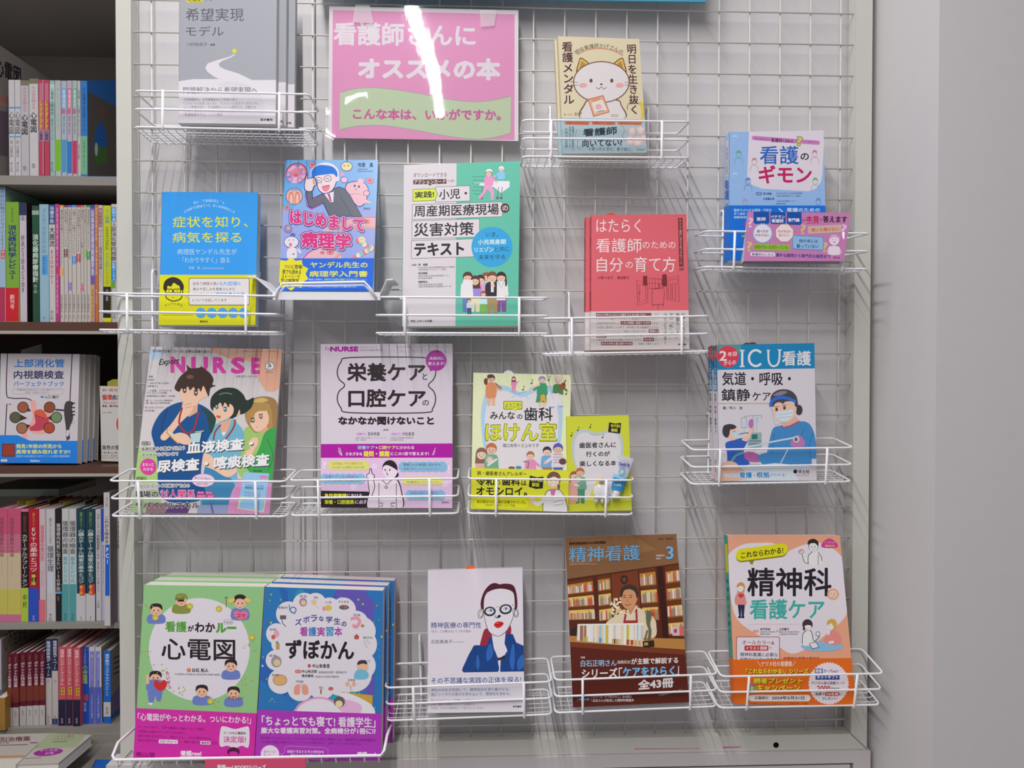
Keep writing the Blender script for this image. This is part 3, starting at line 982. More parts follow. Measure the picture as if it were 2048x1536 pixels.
def dec2(a):
    a.Q([(500, 1165), (905, 1150), (760, 1330), (345, 1345)], '94a080')
    a.E(485, 1378, 150, 36, '8c2c84', -6)
    a.T('ナースの', 400, 1352, 580, 1376, 'c8a4c4', .5, dy=-.05)
    a.T('必携', 450, 1380, 540, 1400, 'c8a4c4', .4, dy=-.05)
    a.T('ケアの基本', 565, 1212, 750, 1232, '8c5c58', .5, dy=-.05)
    a.T('アセスメント', 530, 1236, 740, 1262, '747868', .5, dy=-.05)
    a.R(530, 1272, 680, 1280, '6c7068', dy=-.05)
    a.R(250, 1440, 420, 1446, '6c6868', dy=-.08)
zs = zat(1500, .36, 60) + .0
flat_book('book', 'white book lying flat with red and black title at the picture edge', [(-70, 1517), (50, 1513), (110, 1466), (-60, 1470)], TZ + .040, .039, 'aaa49e', dec1)
zt2 = TZ + .0568
flat_book('book', 'thick white book lying flat with a purple oval, topmost of the stack', [(33, 1529), (117, 1526), (184, 1470), (100, 1466)], zt2, .022, 'aca69f', dec2)
flat_book('book', 'white book lying flat in the middle of the stack with the purple oval on top', [(31, 1531), (119, 1528), (184, 1473), (98, 1468)], zt2 - .0225, .016, 'a8a29c', lambda a: None)
flat_book('book', 'white book lying flat at the bottom of the stack with the purple oval', [(30, 1533), (118, 1530), (183, 1476), (98, 1470)], zt2 - .039, .0168, 'a29c98', lambda a: None)
flat_book('book', 'bright blue book lying flat, partly behind the rack bar', [(170, 1560), (300, 1560), (290, 1519), (192, 1519)], TZ + .022, .0215, '1c58ac', lambda a: None)

# ---- face-out books on the third shelf
# ---------------------------------------------------------------- books shown face out


def lerp(a, b, t):
    return (a[0] + (b[0] - a[0]) * t, a[1] + (b[1] - a[1]) * t)


def edge_pt(q, side, y):
    """point of the left (0) or right (1) edge of a cover at height y"""
    a, b_ = (q[0], q[3]) if side == 0 else (q[1], q[2])
    return lerp(a, b_, (y - a[1]) / (b_[1] - a[1]))


def book(name, label, crop, quad, yb, yt, t, cov, art, gain=1.4, band=None, spine=None, back=None, group=None, dy=0.0, gloss=0, cat='book', slip=None, copies=(), spine_w=None, base=None):
    """quad: the cover's corners (top left, top right, bottom right, bottom left) as read off the picture; yb, yt: how far
    its foot and head stand from the grid; t: thickness"""
    def px(p):
        return crop[0] + p[0] / crop[2], crop[1] + p[1] / crop[2]
    TL, TR, BR, BL = quad
    gain = gain * .86
    b3, c3 = at(*px(BL), -yb), at(*px(BR), -yb)
    tm = at(*px(lerp(TL, TR, .5)), -yt)
    n = (c3 - b3).cross(tm - b3).normalized()
    if n.y > 0:
        n = -n

    def hit(p):
        d = ray(*px(p))
        return CLOC + d * ((b3 - CLOC).dot(n) / d.dot(n))
    P = [hit(p) for p in quad]
    root = empty(name, (P[2] + P[3]) / 2)
    tag(root, label, cat, group)
    b = MB()
    k = .0006

    def cl(c):
        return tuple(min(.9, v * gain) for v in lin(c))
    cc = cl(cov)
    b.hexa(P, [p - n * k for p in P], cc)
    bc = cl(back) if back else cc
    b.hexa([p - n * (t - k) for p in P], [p - n * t for p in P], bc)
    ux = (P[1] - P[0]).normalized()
    sc = cl(spine[0]) if spine else bc
    L_ = [P[0], P[3], P[3] - n * t, P[0] - n * t]
    b.hexa(L_, [p + ux * k for p in L_], sc)
    m = 1 if gloss else 0
    A = Art(b, P[0], n, crop, quad, dy, gain, .00005, m)
    if m:
        b.m[0] = 1
    A.slot = b
    art(A)
    zmax = A.z
    if spine and len(spine) > 1:
        sn = (P[3] - P[0]).cross(n).normalized()
        sn = -sn if sn.dot(ux) > 0 else sn
        f = [P[0], P[0] - n * t, P[3] - n * t, P[3]]

        def to2(v):
            v = CROT.transposed() @ (v - CLOC)
            return ((1024 + F * v.x / -v.z - crop[0]) * crop[2], (768 - F * v.y / -v.z - crop[1]) * crop[2])
        q2 = [to2(v) for v in f]
        S = Art(b, P[0], sn, crop, q2, 0, gain, .00006, m)
        S.f = q2
        S.cg = True
        spine[1](S)
    b.build('cover', [M_PRINT, M_GLOSS], root)
    g = MB()
    uy = (P[3] - P[0]).normalized()
    q = [P[0] + ux * k + uy * .0004, P[1] - ux * .0006 + uy * .0004, P[2] - ux * .0006 - uy * .0004, P[3] + ux * k - uy * .0004]
    g.hexa([p - n * (k + .00005) for p in q], [p - n * (t - k - .00005) for p in q])
    g.build('page_block', M_PAGE, root)
    if band:
        yl, yr, bcol, bart = band[:4]
        bq = [edge_pt(quad, 0, yl), edge_pt(quad, 1, yr), BR, BL]
        Bp = [hit(p) for p in bq]
        o = n * (zmax + .00012)
        b = MB()
        bc = cl(bcol)
        b.hexa([p + o for p in Bp], [p + n * (zmax + .00002) for p in Bp], bc)
        b.hexa([Bp[0] + o, Bp[3] + o, Bp[3] - n * (t + .0002), Bp[0] - n * (t + .0002)], [p - ux * .0002 for p in (Bp[0] + o, Bp[3] + o, Bp[3] - n * (t + .0002), Bp[0] - n * (t + .0002))], bc)
        A2 = Art(b, P[0], n, crop, bq, dy, gain, zmax + .0002, m)
        bart(A2)
        b.build('paper_band', [M_PRINT, M_GLOSS], root)
    if slip:
        x0, x1, y0, y1, scol = slip
        s = MB()
        d = -n * (t * .5)
        pts = [hit(p) + d for p in ((x0, y1 + 40), (x1, y1 + 40), (x1, y1), (x0 + (x1 - x0) * .85, y0 + (y1 - y0) * .4), ((x0 + x1) / 2, y0), (x0 + (x1 - x0) * .15, y0 + (y1 - y0) * .4), (x0, y1))]
        s.hexa(pts, [p - n * .0003 for p in pts], cl(scol))
        tag(s.build('order_slip', M_PRINT, root), 'small paper slip standing out of the top')
    for off, lb in copies:
        c = copy_tree(root)
        c.location = Vector(root.location) + Vector(off)
        c['label'] = lb
    return root


def folk(a, cx, y0, h, hair, skin, top, bot, arm=0, long=0, ln='5a4a50', w=1.0, face=1):
    """a small drawn figure: cx centre, y0 crown, h height"""
    hr = h * .11
    a.C([(cx - h * .13 * w, y0 + h * .26), (cx + h * .13 * w, y0 + h * .26), (cx + h * .17 * w, y0 + h * .45), (cx + h * .15 * w, y0 + h * .6), (cx - h * .15 * w, y0 + h * .6), (cx - h * .17 * w, y0 + h * .45)], top, 3)
    if bot:
        a.Q([(cx - h * .13 * w, y0 + h * .58), (cx + h * .13 * w, y0 + h * .58), (cx + h * .12 * w, y0 + h * .97), (cx + h * .02, y0 + h * .97), (cx, y0 + h * .68), (cx - h * .02, y0 + h * .97), (cx - h * .12 * w, y0 + h * .97)], bot)
    if arm:
        s = 1 if arm > 0 else -1
        a.L([(cx + s * h * .13 * w, y0 + h * .32), (cx + s * h * .24, y0 + h * .42), (cx + s * h * .3, y0 + h * (.3 if abs(arm) > 1 else .46))], h * .07, top)
        a.E(cx + s * h * .31, y0 + h * (.28 if abs(arm) > 1 else .47), h * .04, h * .04, skin, n=10)
    a.E(cx, y0 + h * .11, hr * 1.12, hr * 1.12, hair, n=16)
    if long:
        a.Q([(cx - hr * 1.15, y0 + h * .1), (cx + hr * 1.15, y0 + h * .1), (cx + hr * 1.3, y0 + h * .34), (cx - hr * 1.3, y0 + h * .34)], hair)
    a.E(cx, y0 + h * .145, hr * .92, hr * .95, skin, n=16)
    a.C([(cx - hr, y0 + h * .12), (cx - hr * .6, y0 + h * .02), (cx + hr * .6, y0 + h * .02), (cx + hr, y0 + h * .12), (cx + hr * .3, y0 + h * .085), (cx - hr * .4, y0 + h * .09)], hair, 3)
    if face:
        for s in (-1, 1):
            a.E(cx + s * hr * .36, y0 + h * .15, hr * .09, hr * .13, ln, n=8)
        a.L([(cx - hr * .25, y0 + h * .19), (cx, y0 + h * .2), (cx + hr * .25, y0 + h * .19)], hr * .1, ln)


# --- grey booklets, top row
def art_path(a):
    d = '55525e'
    a.Q([(600, 795), (760, 772), (1000, 770), (1330, 780), (1590, 780), (1590, 1230), (600, 1230)], 'c9c4cc')
    a.E(1130, 1060, 330, 270, 'c3bec7')
    a.E(820, 1000, 330, 210, 'c9c4cc')
    a.Q([(1168, 525), (1120, 552), (1000, 585), (905, 618), (880, 660), (900, 700), (960, 745), (1040, 782), (1340, 782), (1200, 715), (1080, 680), (1025, 652), (1010, 622), (1050, 592), (1130, 560), (1172, 535)], 'c8c4cc')
    st = [(1165 + (28 if i % 2 == 0 else 17) * sin(pi * i / 5), 498 - (28 if i % 2 == 0 else 17) * cos(pi * i / 5)) for i in range(10)]
    a.Q(st, 'c8c42c')
    a.R(700, -60, 852, 24, 'c6bc1c')
    a.T('可視化', 708, -26, 842, 20, '3c3830', .8)
    a.T('する', 880, -26, 945, 10, d)
    a.T('希望実現', 690, 80, 1255, 207, d).T('モデル', 690, 255, 1060, 352, d)
    a.T('川村佐和子', 700, 415, 900, 452, d).T('・編著', 915, 425, 975, 447, d, .4)
    a.T('問題解決から希望実現へ', 665, 848, 1390, 915, d)
    a.lines(['訪問看護師は、在宅療養者本人や家族が持つ', '「どのように生活したいか」「どのように生きていきたいか」', 'という希望を知り、その実現をささえる存在です。本書では', 'これまで見えにくかった在宅療養生活支援を可視化する', '「希望実現モデル」ここに誕生。'], 670, 1400, 957, 37, 28, '74707c')
    a.T('医学書院', 1420, 1155, 1538, 1180, '2c2830', .8)


book('booklet', 'front grey booklet with a winding white path up to a yellow star', (230, 0, 4.876), [(628, -150), (1580, -150), (1566, 1210), (620, 1200)], .072, .055, .012, '94969f', art_path, 1.38, back='8c8e96',
     copies=[((.011, .0135, .002), 'grey booklet directly behind the front copy with the winding white path'), ((.021, .027, .004), 'rearmost grey booklet of the three with a winding white path')], group='grey booklets in the top basket')


# --- cream book with a cat
def art_cat(a):
    d, o = '4a2232', '6a4434'
    a.V('看護メンタル', 492, 175, 612, 845, d, 2.6, .03)
    a.V('明日を生き抜く', 1180, 200, 1285, 950, d, 2.2, .045)
    a.arc('現役看護師かげさんの', 895, 680, 440, -31, 30, 54, '4a3c34')
    a.L([(665, 312), (760, 265), (890, 248), (1030, 268), (1145, 325)], 11, 'c08468', sm=True)
    for s in (-1, 1):
        a.C([(915 + s * 120, 420), (915 + s * 215, 345), (915 + s * 245, 400), (915 + s * 262, 520), (915 + s * 120, 520)], o, 4)
        a.C([(915 + s * 125, 430), (915 + s * 212, 358), (915 + s * 236, 405), (915 + s * 250, 520), (915 + s * 120, 520)], 'c8a850', 4)
        a.C([(915 + s * 160, 430), (915 + s * 206, 385), (915 + s * 222, 420), (915 + s * 228, 500), (915 + s * 160, 500)], 'a87c48', 4)
    a.C([(700, 990), (730, 840), (800, 790), (1080, 790), (1130, 850), (1160, 990)], o)
    a.C([(712, 995), (740, 850), (805, 800), (1072, 800), (1120, 855), (1148, 995)], 'ccc5c6')
    a.E(915, 605, 300, 222, o, n=36)
    a.E(915, 605, 289, 211, 'cdc6c8', n=36)
    for s in (-1, 1):
        a.E(915 + s * 110, 590, 17, 22, o)
        a.E(915 + s * 195, 640, 44, 26, 'cf9c9c')
        for k in (0, 1):
            a.L([(915 + s * 245, 610 + k * 26), (915 + s * 330, 600 + k * 40)], 5, o)
    a.E(915, 628, 14, 10, o)
    a.L([(860, 660), (888, 678), (915, 655), (942, 678), (970, 660)], 6, o, sm=True)
    a.Q([(768, 785), (935, 742), (1003, 925), (830, 975)], 'b06c54').Q([(778, 795), (928, 755), (992, 918), (838, 962)], 'd09c7c').Q([(810, 825), (925, 790), (975, 900), (848, 940)], 'cfcac6')
    a.Q([(815, 795), (890, 772), (896, 790), (822, 812)], 'c08468').E(885, 868, 36, 30, 'd0a0a0').L([(860, 925), (942, 905)], 7, o)
    a.C([(1312, 830), (1345, 815), (1368, 880), (1362, 985), (1335, 985), (1338, 890)], 'c8b440').L([(1195, 900), (1190, 860), (1225, 815), (1290, 800)], 6, o, sm=True)
    a.R(1022, 950, 1088, 970, o).R(1027, 954, 1083, 966, 'ccc5c6')
    a.T('著・イラスト', 520, 940, 612, 958, o).T('かげ', 630, 925, 710, 962, o, .6)


def band_cat(a):
    for x0, x1, t in ((525, 790, '先輩との付き合い方'), (810, 1065, '患者さんへの想い'), (1085, 1345, '仕事のモチベーション')):
        a.RR(x0, 1018, x1, 1056, 18, 'c0603c')
        a.T(t, x0 + 22, 1026, x1 - 22, 1048, '5a2c20')
    k = '2c3440'
    a.T('看護師', 720, 1100, 1080, 1185, k, 3.2, dy=-.07).T('向いてない?', 712, 1215, 1135, 1296, k, 2.6, dy=-.03)
    a.T('と思ったときに、思う前に。', 780, 1294, 1242, 1332, k)
    a.V('お悩み相談室', 528, 1085, 560, 1300, '4c5c68').V('現場の声をあつめた', 570, 1075, 594, 1300, '4c5c68').V('看護学生・看護師の', 602, 1075, 626, 1330, '4c5c68')
    a.L([(655, 1110), (640, 1170), (665, 1230), (660, 1290), (700, 1320)], 6, 'b0805c', sm=True).L([(1110, 1050), (1160, 1110), (1140, 1170), (1170, 1230)], 6, 'b0805c', sm=True)
    for x, y, r in ((1240, 1130, 40), (1330, 1120, 44), (1220, 1220, 46), (1300, 1230, 52), (1360, 1200, 36)):
        a.E(x, y, r, r * 1.1, 'ccacac').E(x, y - 4, r * .72, r * .7, 'd4c2be')
    a.T('KADOKAWA', 1288, 1313, 1370, 1328, '4c5c68')


book('paperback', 'front cream paperback with a white cat holding a clipboard and a pale blue band', (1030, 50, 5.297), [(450, 118), (1315, 148), (1398, 1352), (505, 1365)], .064, .047, .012, 'cabfa2', art_cat, 1.36, band=(985, 1000, '9cb2ba', band_cat), dy=.015,
     copies=[((-.004, .0135, 0), 'cream paperback standing right behind the front cat copy')], group='cream paperbacks with a pale blue band')


# --- light blue book on questions
def art_gimon(a):
    a.Q([(615, 95), (1340, 95), (1320, 500), (1308, 590), (1262, 655), (1190, 685), (740, 660), (640, 622), (596, 560)], 'cfc8d4')
    a.RR(640, 150, 1295, 192, 20, 'c07ab4', dy=.075)
    a.T('急性期病院の', 665, 166, 815, 190, '8a3c80', dy=.06).T('看護師1200人', 825, 172, 1045, 212, '4c2458', 1, dy=.06).T('の', 1050, 190, 1068, 206, '8a3c80').T('から集めた!!', 1135, 195, 1275, 218, '8a3c80', dy=.06)
    a.T('?', 1070, 155, 1132, 250, '3c4c58', 6).T('?', 1074, 159, 1128, 246, 'c4c44c', 3)
    a.T('看護', 718, 248, 1090, 425, '2d60b2', 3).T('の', 1108, 318, 1190, 386, '241c2c', 2)
    a.T('ギモン', 708, 435, 1216, 610, 'b4225e', 5)
    for x, y, c in ((515, 330, '5f9c84'), (665, 400, 'b08c84'), (1245, 325, 'b87c94'), (605, 590, '5c7cb0'), (1250, 590, '7ca084'), (480, 180, 'a8c0dc'), (575, 790, 'a88cb8'), (480, 540, 'a8c0dc'), (1280, 785, '6c8cc0')):
        a.EL(x, y, 24, 28, 4, c).L([(x - 40, y + 90), (x - 30, y + 45), (x, y + 36), (x + 30, y + 45), (x + 40, y + 90)], 4, c, sm=True).C([(x - 25, y - 6), (x - 14, y - 34), (x + 14, y - 34), (x + 25, y - 6), (x, y - 16)], c, 3)
    a.R(683, 693, 735, 720, '2a5ca8').T('編著', 690, 698, 728, 715, 'c8d4e4')
    a.T('西口幸雄', 750, 696, 830, 718, '2c3c5c', .4).T('久保健太郎', 750, 746, 855, 768, '2c3c5c', .4)
    a.lines(['地方独立行政法人大阪市民病院機構', '大阪市立総合医療センター病院長', '', '大阪市立総合医療センター', '看護部副部長'], 876, 1125, 697, 25, 13, '4c5c80')


def band_gimon(a):
    c = 'bcd0ec'
    a.T('臨床でぶつかる疑問・不安を', 470, 852, 830, 880, c, .5).T('多く抽出・厳選', 470, 888, 660, 912, c, .5).T('医療従事者が答えます', 470, 922, 700, 946, c, .5)
    a.L([(900, 850), (938, 885)], 12, c).T('看護のための', 975, 843, 1296, 884, c, 1.5)
    a.E(590, 1000, 26, 22, 'b03c84').L([(545, 1120), (590, 1100)], 14, '9cb83c')


def spine_gimon(a):
    x = lambda t: a.f[0][0] + (a.f[1][0] - a.f[0][0]) * t
    a.Q([(x(.15), 190), (x(.72), 200), (x(.72), 545), (x(.15), 540)], 'c4bcc4')
    a.Q([(x(-.1), 822), (x(1.1), 832), (x(1.1), 1400), (x(-.1), 1400)], '1a66c4')
    m = x(.5)
    a.V('看護師の疑問', m - 9, 260, m + 9, 520, '4c4458').V('看護', m - 20, 575, m + 20, 770, '2454a8', 2).V('のギモン', m - 16, 790, m + 16, 1050, '5c7c60', 1.5).V('照林社', m - 8, 1130, m + 8, 1290, 'c8d8ec')


book('book', 'light blue book with a bright blue band, behind the pink folded card', (1370, 240, 4.8), [(425, 115), (1330, 100), (1358, 1350), (420, 1350)], .052, .034, .024, '8caedb', art_gimon, 1.42, band=(820, 822, '1a6ccc', band_gimon), spine=('9ab2d8', spine_gimon))


# --- pink folded card
def card(a):
    n = '1b4a9a'
    for x0, x1, y in ((657, 808, 1000), (820, 965, 1002), (977, 1118, 1008)):
        a.Q([(x0, 875), (x1, 875), (x1 + 2, y - 15), (x1 - 12, y), (x0 + 14, y - 3), (x0, y - 18)], n)
    w_ = 'd4d4e4'
    a.T('医師', 690, 933, 775, 968, w_, 1.2).T('ベテラン', 823, 915, 957, 946, w_, 1).T('看護師', 830, 950, 946, 986, w_, 1).T('専門職', 988, 942, 1100, 978, w_, 1.2)
    a.T('が', 1125, 945, 1155, 975, '2c1c2c').T('本音', 1160, 918, 1288, 980, 'b01f58', 2).T('で', 1292, 950, 1318, 976, '2c1c2c').T('答えます', 1324, 920, 1556, 984, '241a28', 2)
    a.L([(1165, 990), (1290, 988)], 6, 'b01f58')
    for x, y, c in ((632, 985, 'd8b4d0'), (1135, 1050, 'c8b078'), (1528, 1050, 'd8b4d0'), (620, 1215, 'c8b078'), (1345, 1220, 'c8b078')):
        a.T('?', x - 26, y - 48, x + 26, y + 48, c, 3)
    g = [(745 + (100 if i % 2 else 92) * cos(i * pi / 24), 1088 + (100 if i % 2 else 92) * sin(i * pi / 24)) for i in range(48)]
    a.Q(g, '7c9ccc').E(745, 1088, 86, 86, 'd4ccd8', n=30)
    g = [(955 + 96 * cos(i * pi / 4 + pi / 8), 1085 + 96 * sin(i * pi / 4 + pi / 8)) for i in range(8)]
    a.Q(g, 'b87850').Q([(955 + (x - 955) * .92, 1085 + (y - 1085) * .92) for x, y in g], 'd6ccd4')
    a.T('調べ方が', 690, 1054, 800, 1082, '2c2c58', .5).T('わからない', 676, 1092, 812, 1118, '2c2c58', .5)
    a.T('何が本当か', 892, 1054, 1018, 1084, 'b06038', .5).T('知りたい', 900, 1092, 1002, 1120, 'b06038', .5)
    a.Q([(1180, 1020), (1500, 1004), (1502, 1078), (1182, 1094)], 'c0a49c').T('誰にも聞けない', 1212, 1038, 1480, 1074, 'b85828', .8, dy=-.04)
    a.RR(1030, 1105, 1332, 1240, 22, '5c8cc4', dy=.05).RR(1038, 1113, 1324, 1232, 16, '88acd0', dy=.05)
    a.T('他の本には', 1095, 1142, 1275, 1178, '24407c', .8, dy=.02).T('載っていない', 1072, 1190, 1280, 1228, '24407c', .8, dy=.02)
    a.Q([(660, 1188), (1018, 1200), (996, 1225), (1012, 1256), (660, 1246)], '88b038').T('自信がないまま行っている', 670, 1198, 985, 1236, '3c5c24', .5, dy=.02)
    a.RR(625, 1268, 866, 1306, 18, 'd4ccd8', dy=.02).T('看護師みんなの', 640, 1276, 850, 1302, '3c3480', .5, dy=.02)
    a.T('素朴な疑問から専門的な疑問まで', 872, 1278, 1395, 1314, '4a3c94', .7, dy=.03)
    c = 'd8c8d8'
    a.E(1432, 1150, 52, 56, c).C([(1380, 1145), (1400, 1098), (1462, 1096), (1488, 1140), (1432, 1122)], 'c89cbc').EL(1432, 1150, 52, 56, 4, '9c5c94').C([(1372, 1290), (1376, 1220), (1432, 1205), (1486, 1222), (1492, 1290)], c).L([(1372, 1290), (1376, 1220), (1432, 1205), (1486, 1222), (1492, 1290)], 4, '9c5c94', sm=True)
    a.L([(1412, 1150), (1420, 1146)], 5, '9c5c94').L([(1445, 1146), (1453, 1150)], 5, '9c5c94').E(1434, 1172, 9, 6, '9c5c94')
    a.T('照林社', 1425, 1312, 1490, 1330, '4c2c4c')


def make_card():
    crop = (1370, 240, 4.8)
    q = [(605, 880), (1590, 890), (1525, 1355), (565, 1355)]
    px = lambda p: (crop[0] + p[0] / 4.8, crop[1] + p[1] / 4.8)
    yb, yt = .094, .081
    b3, c3, tm = at(*px(q[3]), -yb), at(*px(q[2]), -yb), at(*px(lerp(q[0], q[1], .5)), -yt)
    n = (c3 - b3).cross(tm - b3).normalized()
    n = -n if n.y > 0 else n
    P = []
    for p in q:
        d = ray(*px(p))
        P.append(CLOC + d * ((b3 - CLOC).dot(n) / d.dot(n)))
    root = empty('folded_card', (P[2] + P[3]) / 2)
    tag(root, 'pink folded display card with blue tabs and a white speech circle', 'display card')
    b = MB()
    g = tuple(min(.9, v * 1.22) for v in lin('b676a6'))
    b.hexa(P, [p - n * .0006 for p in P], g)
    Art_ = Art(b, P[0], n, crop, q, .01, 1.22)
    card(Art_)
    b.build('front_panel', M_PRINT, root)
    b = MB()
    Bk = [P[0] - n * .001, P[1] - n * .001, P[2] - n * .014, P[3] - n * .014]
    b.hexa(Bk, [p - n * .0006 for p in Bk], tuple(lin('c8c2cc')))
    b.build('back_panel', M_PRINT, root)
    b = MB()
    S = [P[0] - n * .0006, P[3] - n * .0006, P[3] - n * .0136]
    ux = (P[1] - P[0]).normalized()
    b.hexa(S, [p + ux * .0005 for p in S], tuple(lin('c8c2cc')))
    b.build('side_flap', M_PRINT, root)


make_card()


# --- blue and yellow book
def art_blue(a):
    w_ = 'a9c6e6'
    a.arc("Dr.YANDEL's", 1133, 729, 512, -15.5, 15.5, 38, w_, .8)
    a.arc('SYMPTOMATIC DIAGNOSIS', 1133, 742, 478, -29.5, 29.5, 34, w_, .6)
    y = 'cac93c'
    a.T('症状を知り、', 770, 360, 1515, 470, y, 1).T('病気を探る', 768, 515, 1450, 622, y, 1)
    a.T('病理医ヤンデル先生が', 815, 682, 1406, 740, w_).T('「わかりやすく」語る', 868, 765, 1335, 822, w_)
    a.T('市原　真', 930, 856, 1040, 886, w_).T('札幌厚生病院病理診断科', 1055, 868, 1280, 884, w_)


def band_yel(a):
    k = '2a2420'
    a.C([(700, 1160), (715, 1080), (860, 1080), (868, 1150), (840, 1190), (775, 1205), (730, 1190)], k).C([(708, 1155), (722, 1075), (852, 1075), (860, 1145), (834, 1182), (775, 1195), (736, 1182)], 'c7c418')
    a.C([(682, 1090), (680, 1040), (705, 990), (770, 963), (840, 985), (878, 1040), (876, 1090), (850, 1088), (835, 1050), (815, 1040), (780, 1020), (755, 1055), (720, 1050), (712, 1092)], k)
    for x in (735, 815):
        a.RR(x - 36, 1082, x + 36, 1120, 12, k, line=8)
        a.E(x, 1100, 6, 5, k)
    a.L([(770, 1095), (780, 1095)], 7, k).L([(760, 1165), (790, 1165)], 4, k)
    a.arc('ヤンデル先生', 780, 1400, 165, -26, 26, 26, k)
    a.RR(930, 972, 1532, 1242, 18, k).RR(935, 977, 1527, 1237, 15, 'ccc6c8').Q([(932, 1150), (886, 1140), (932, 1172)], 'ccc6c8').L([(932, 1150), (886, 1140), (932, 1172)], 4, k)
    a.T('出合う頻度の高い', 970, 1010, 1236, 1044, k).T('5大症候', 1240, 1004, 1412, 1048, '3f92d4', .8).T('の', 1418, 1016, 1444, 1042, k)
    a.T('痛みや苦しみを患者さんから', 970, 1066, 1386, 1096, k).T('症状を教えてもらい', 970, 1118, 1190, 1146, k).T('病状を考えた先', 1196, 1112, 1484, 1146, '3f92d4', .8).T('についてお話しています', 966, 1176, 1306, 1206, k)
    for i, x in enumerate((1050, 1158, 1265, 1370, 1475)):
        a.E(x, 1318, 51, 51, '4394d0')
        a.T(('腹痛', '胸痛', '呼吸苦', '発熱', 'めまい')[i], x - 36, 1300, x + 36, 1334, '9cb48c', .6)
    a.T('データをもとに病気を読み解く', 665, 1305, 970, 1326, '5c9c94').L([(665, 1338), (970, 1338)], 4, '7c8828')
    a.T('照林社', 1040, 1392, 1120, 1414, k, .5)


book('book', 'sky blue book with yellow title over a yellow band with a bespectacled face', (190, 360, 4.955), [(665, 117), (1615, 122), (1590, 1437), (632, 1437)], .066, .035, .016, '2d8cd6', art_blue, 1.45, band=(940, 940, 'c8c51a', band_yel))


# --- comic style blue book
def cell(a, x, y, rx, ry, rot=0):
    a.E(x, y, rx, ry, '9c3c58', rot).E(x, y, rx * .86, ry * .86, 'd88c90', rot).E(x, y, rx * .45, ry * .45, 'b84c50', rot)


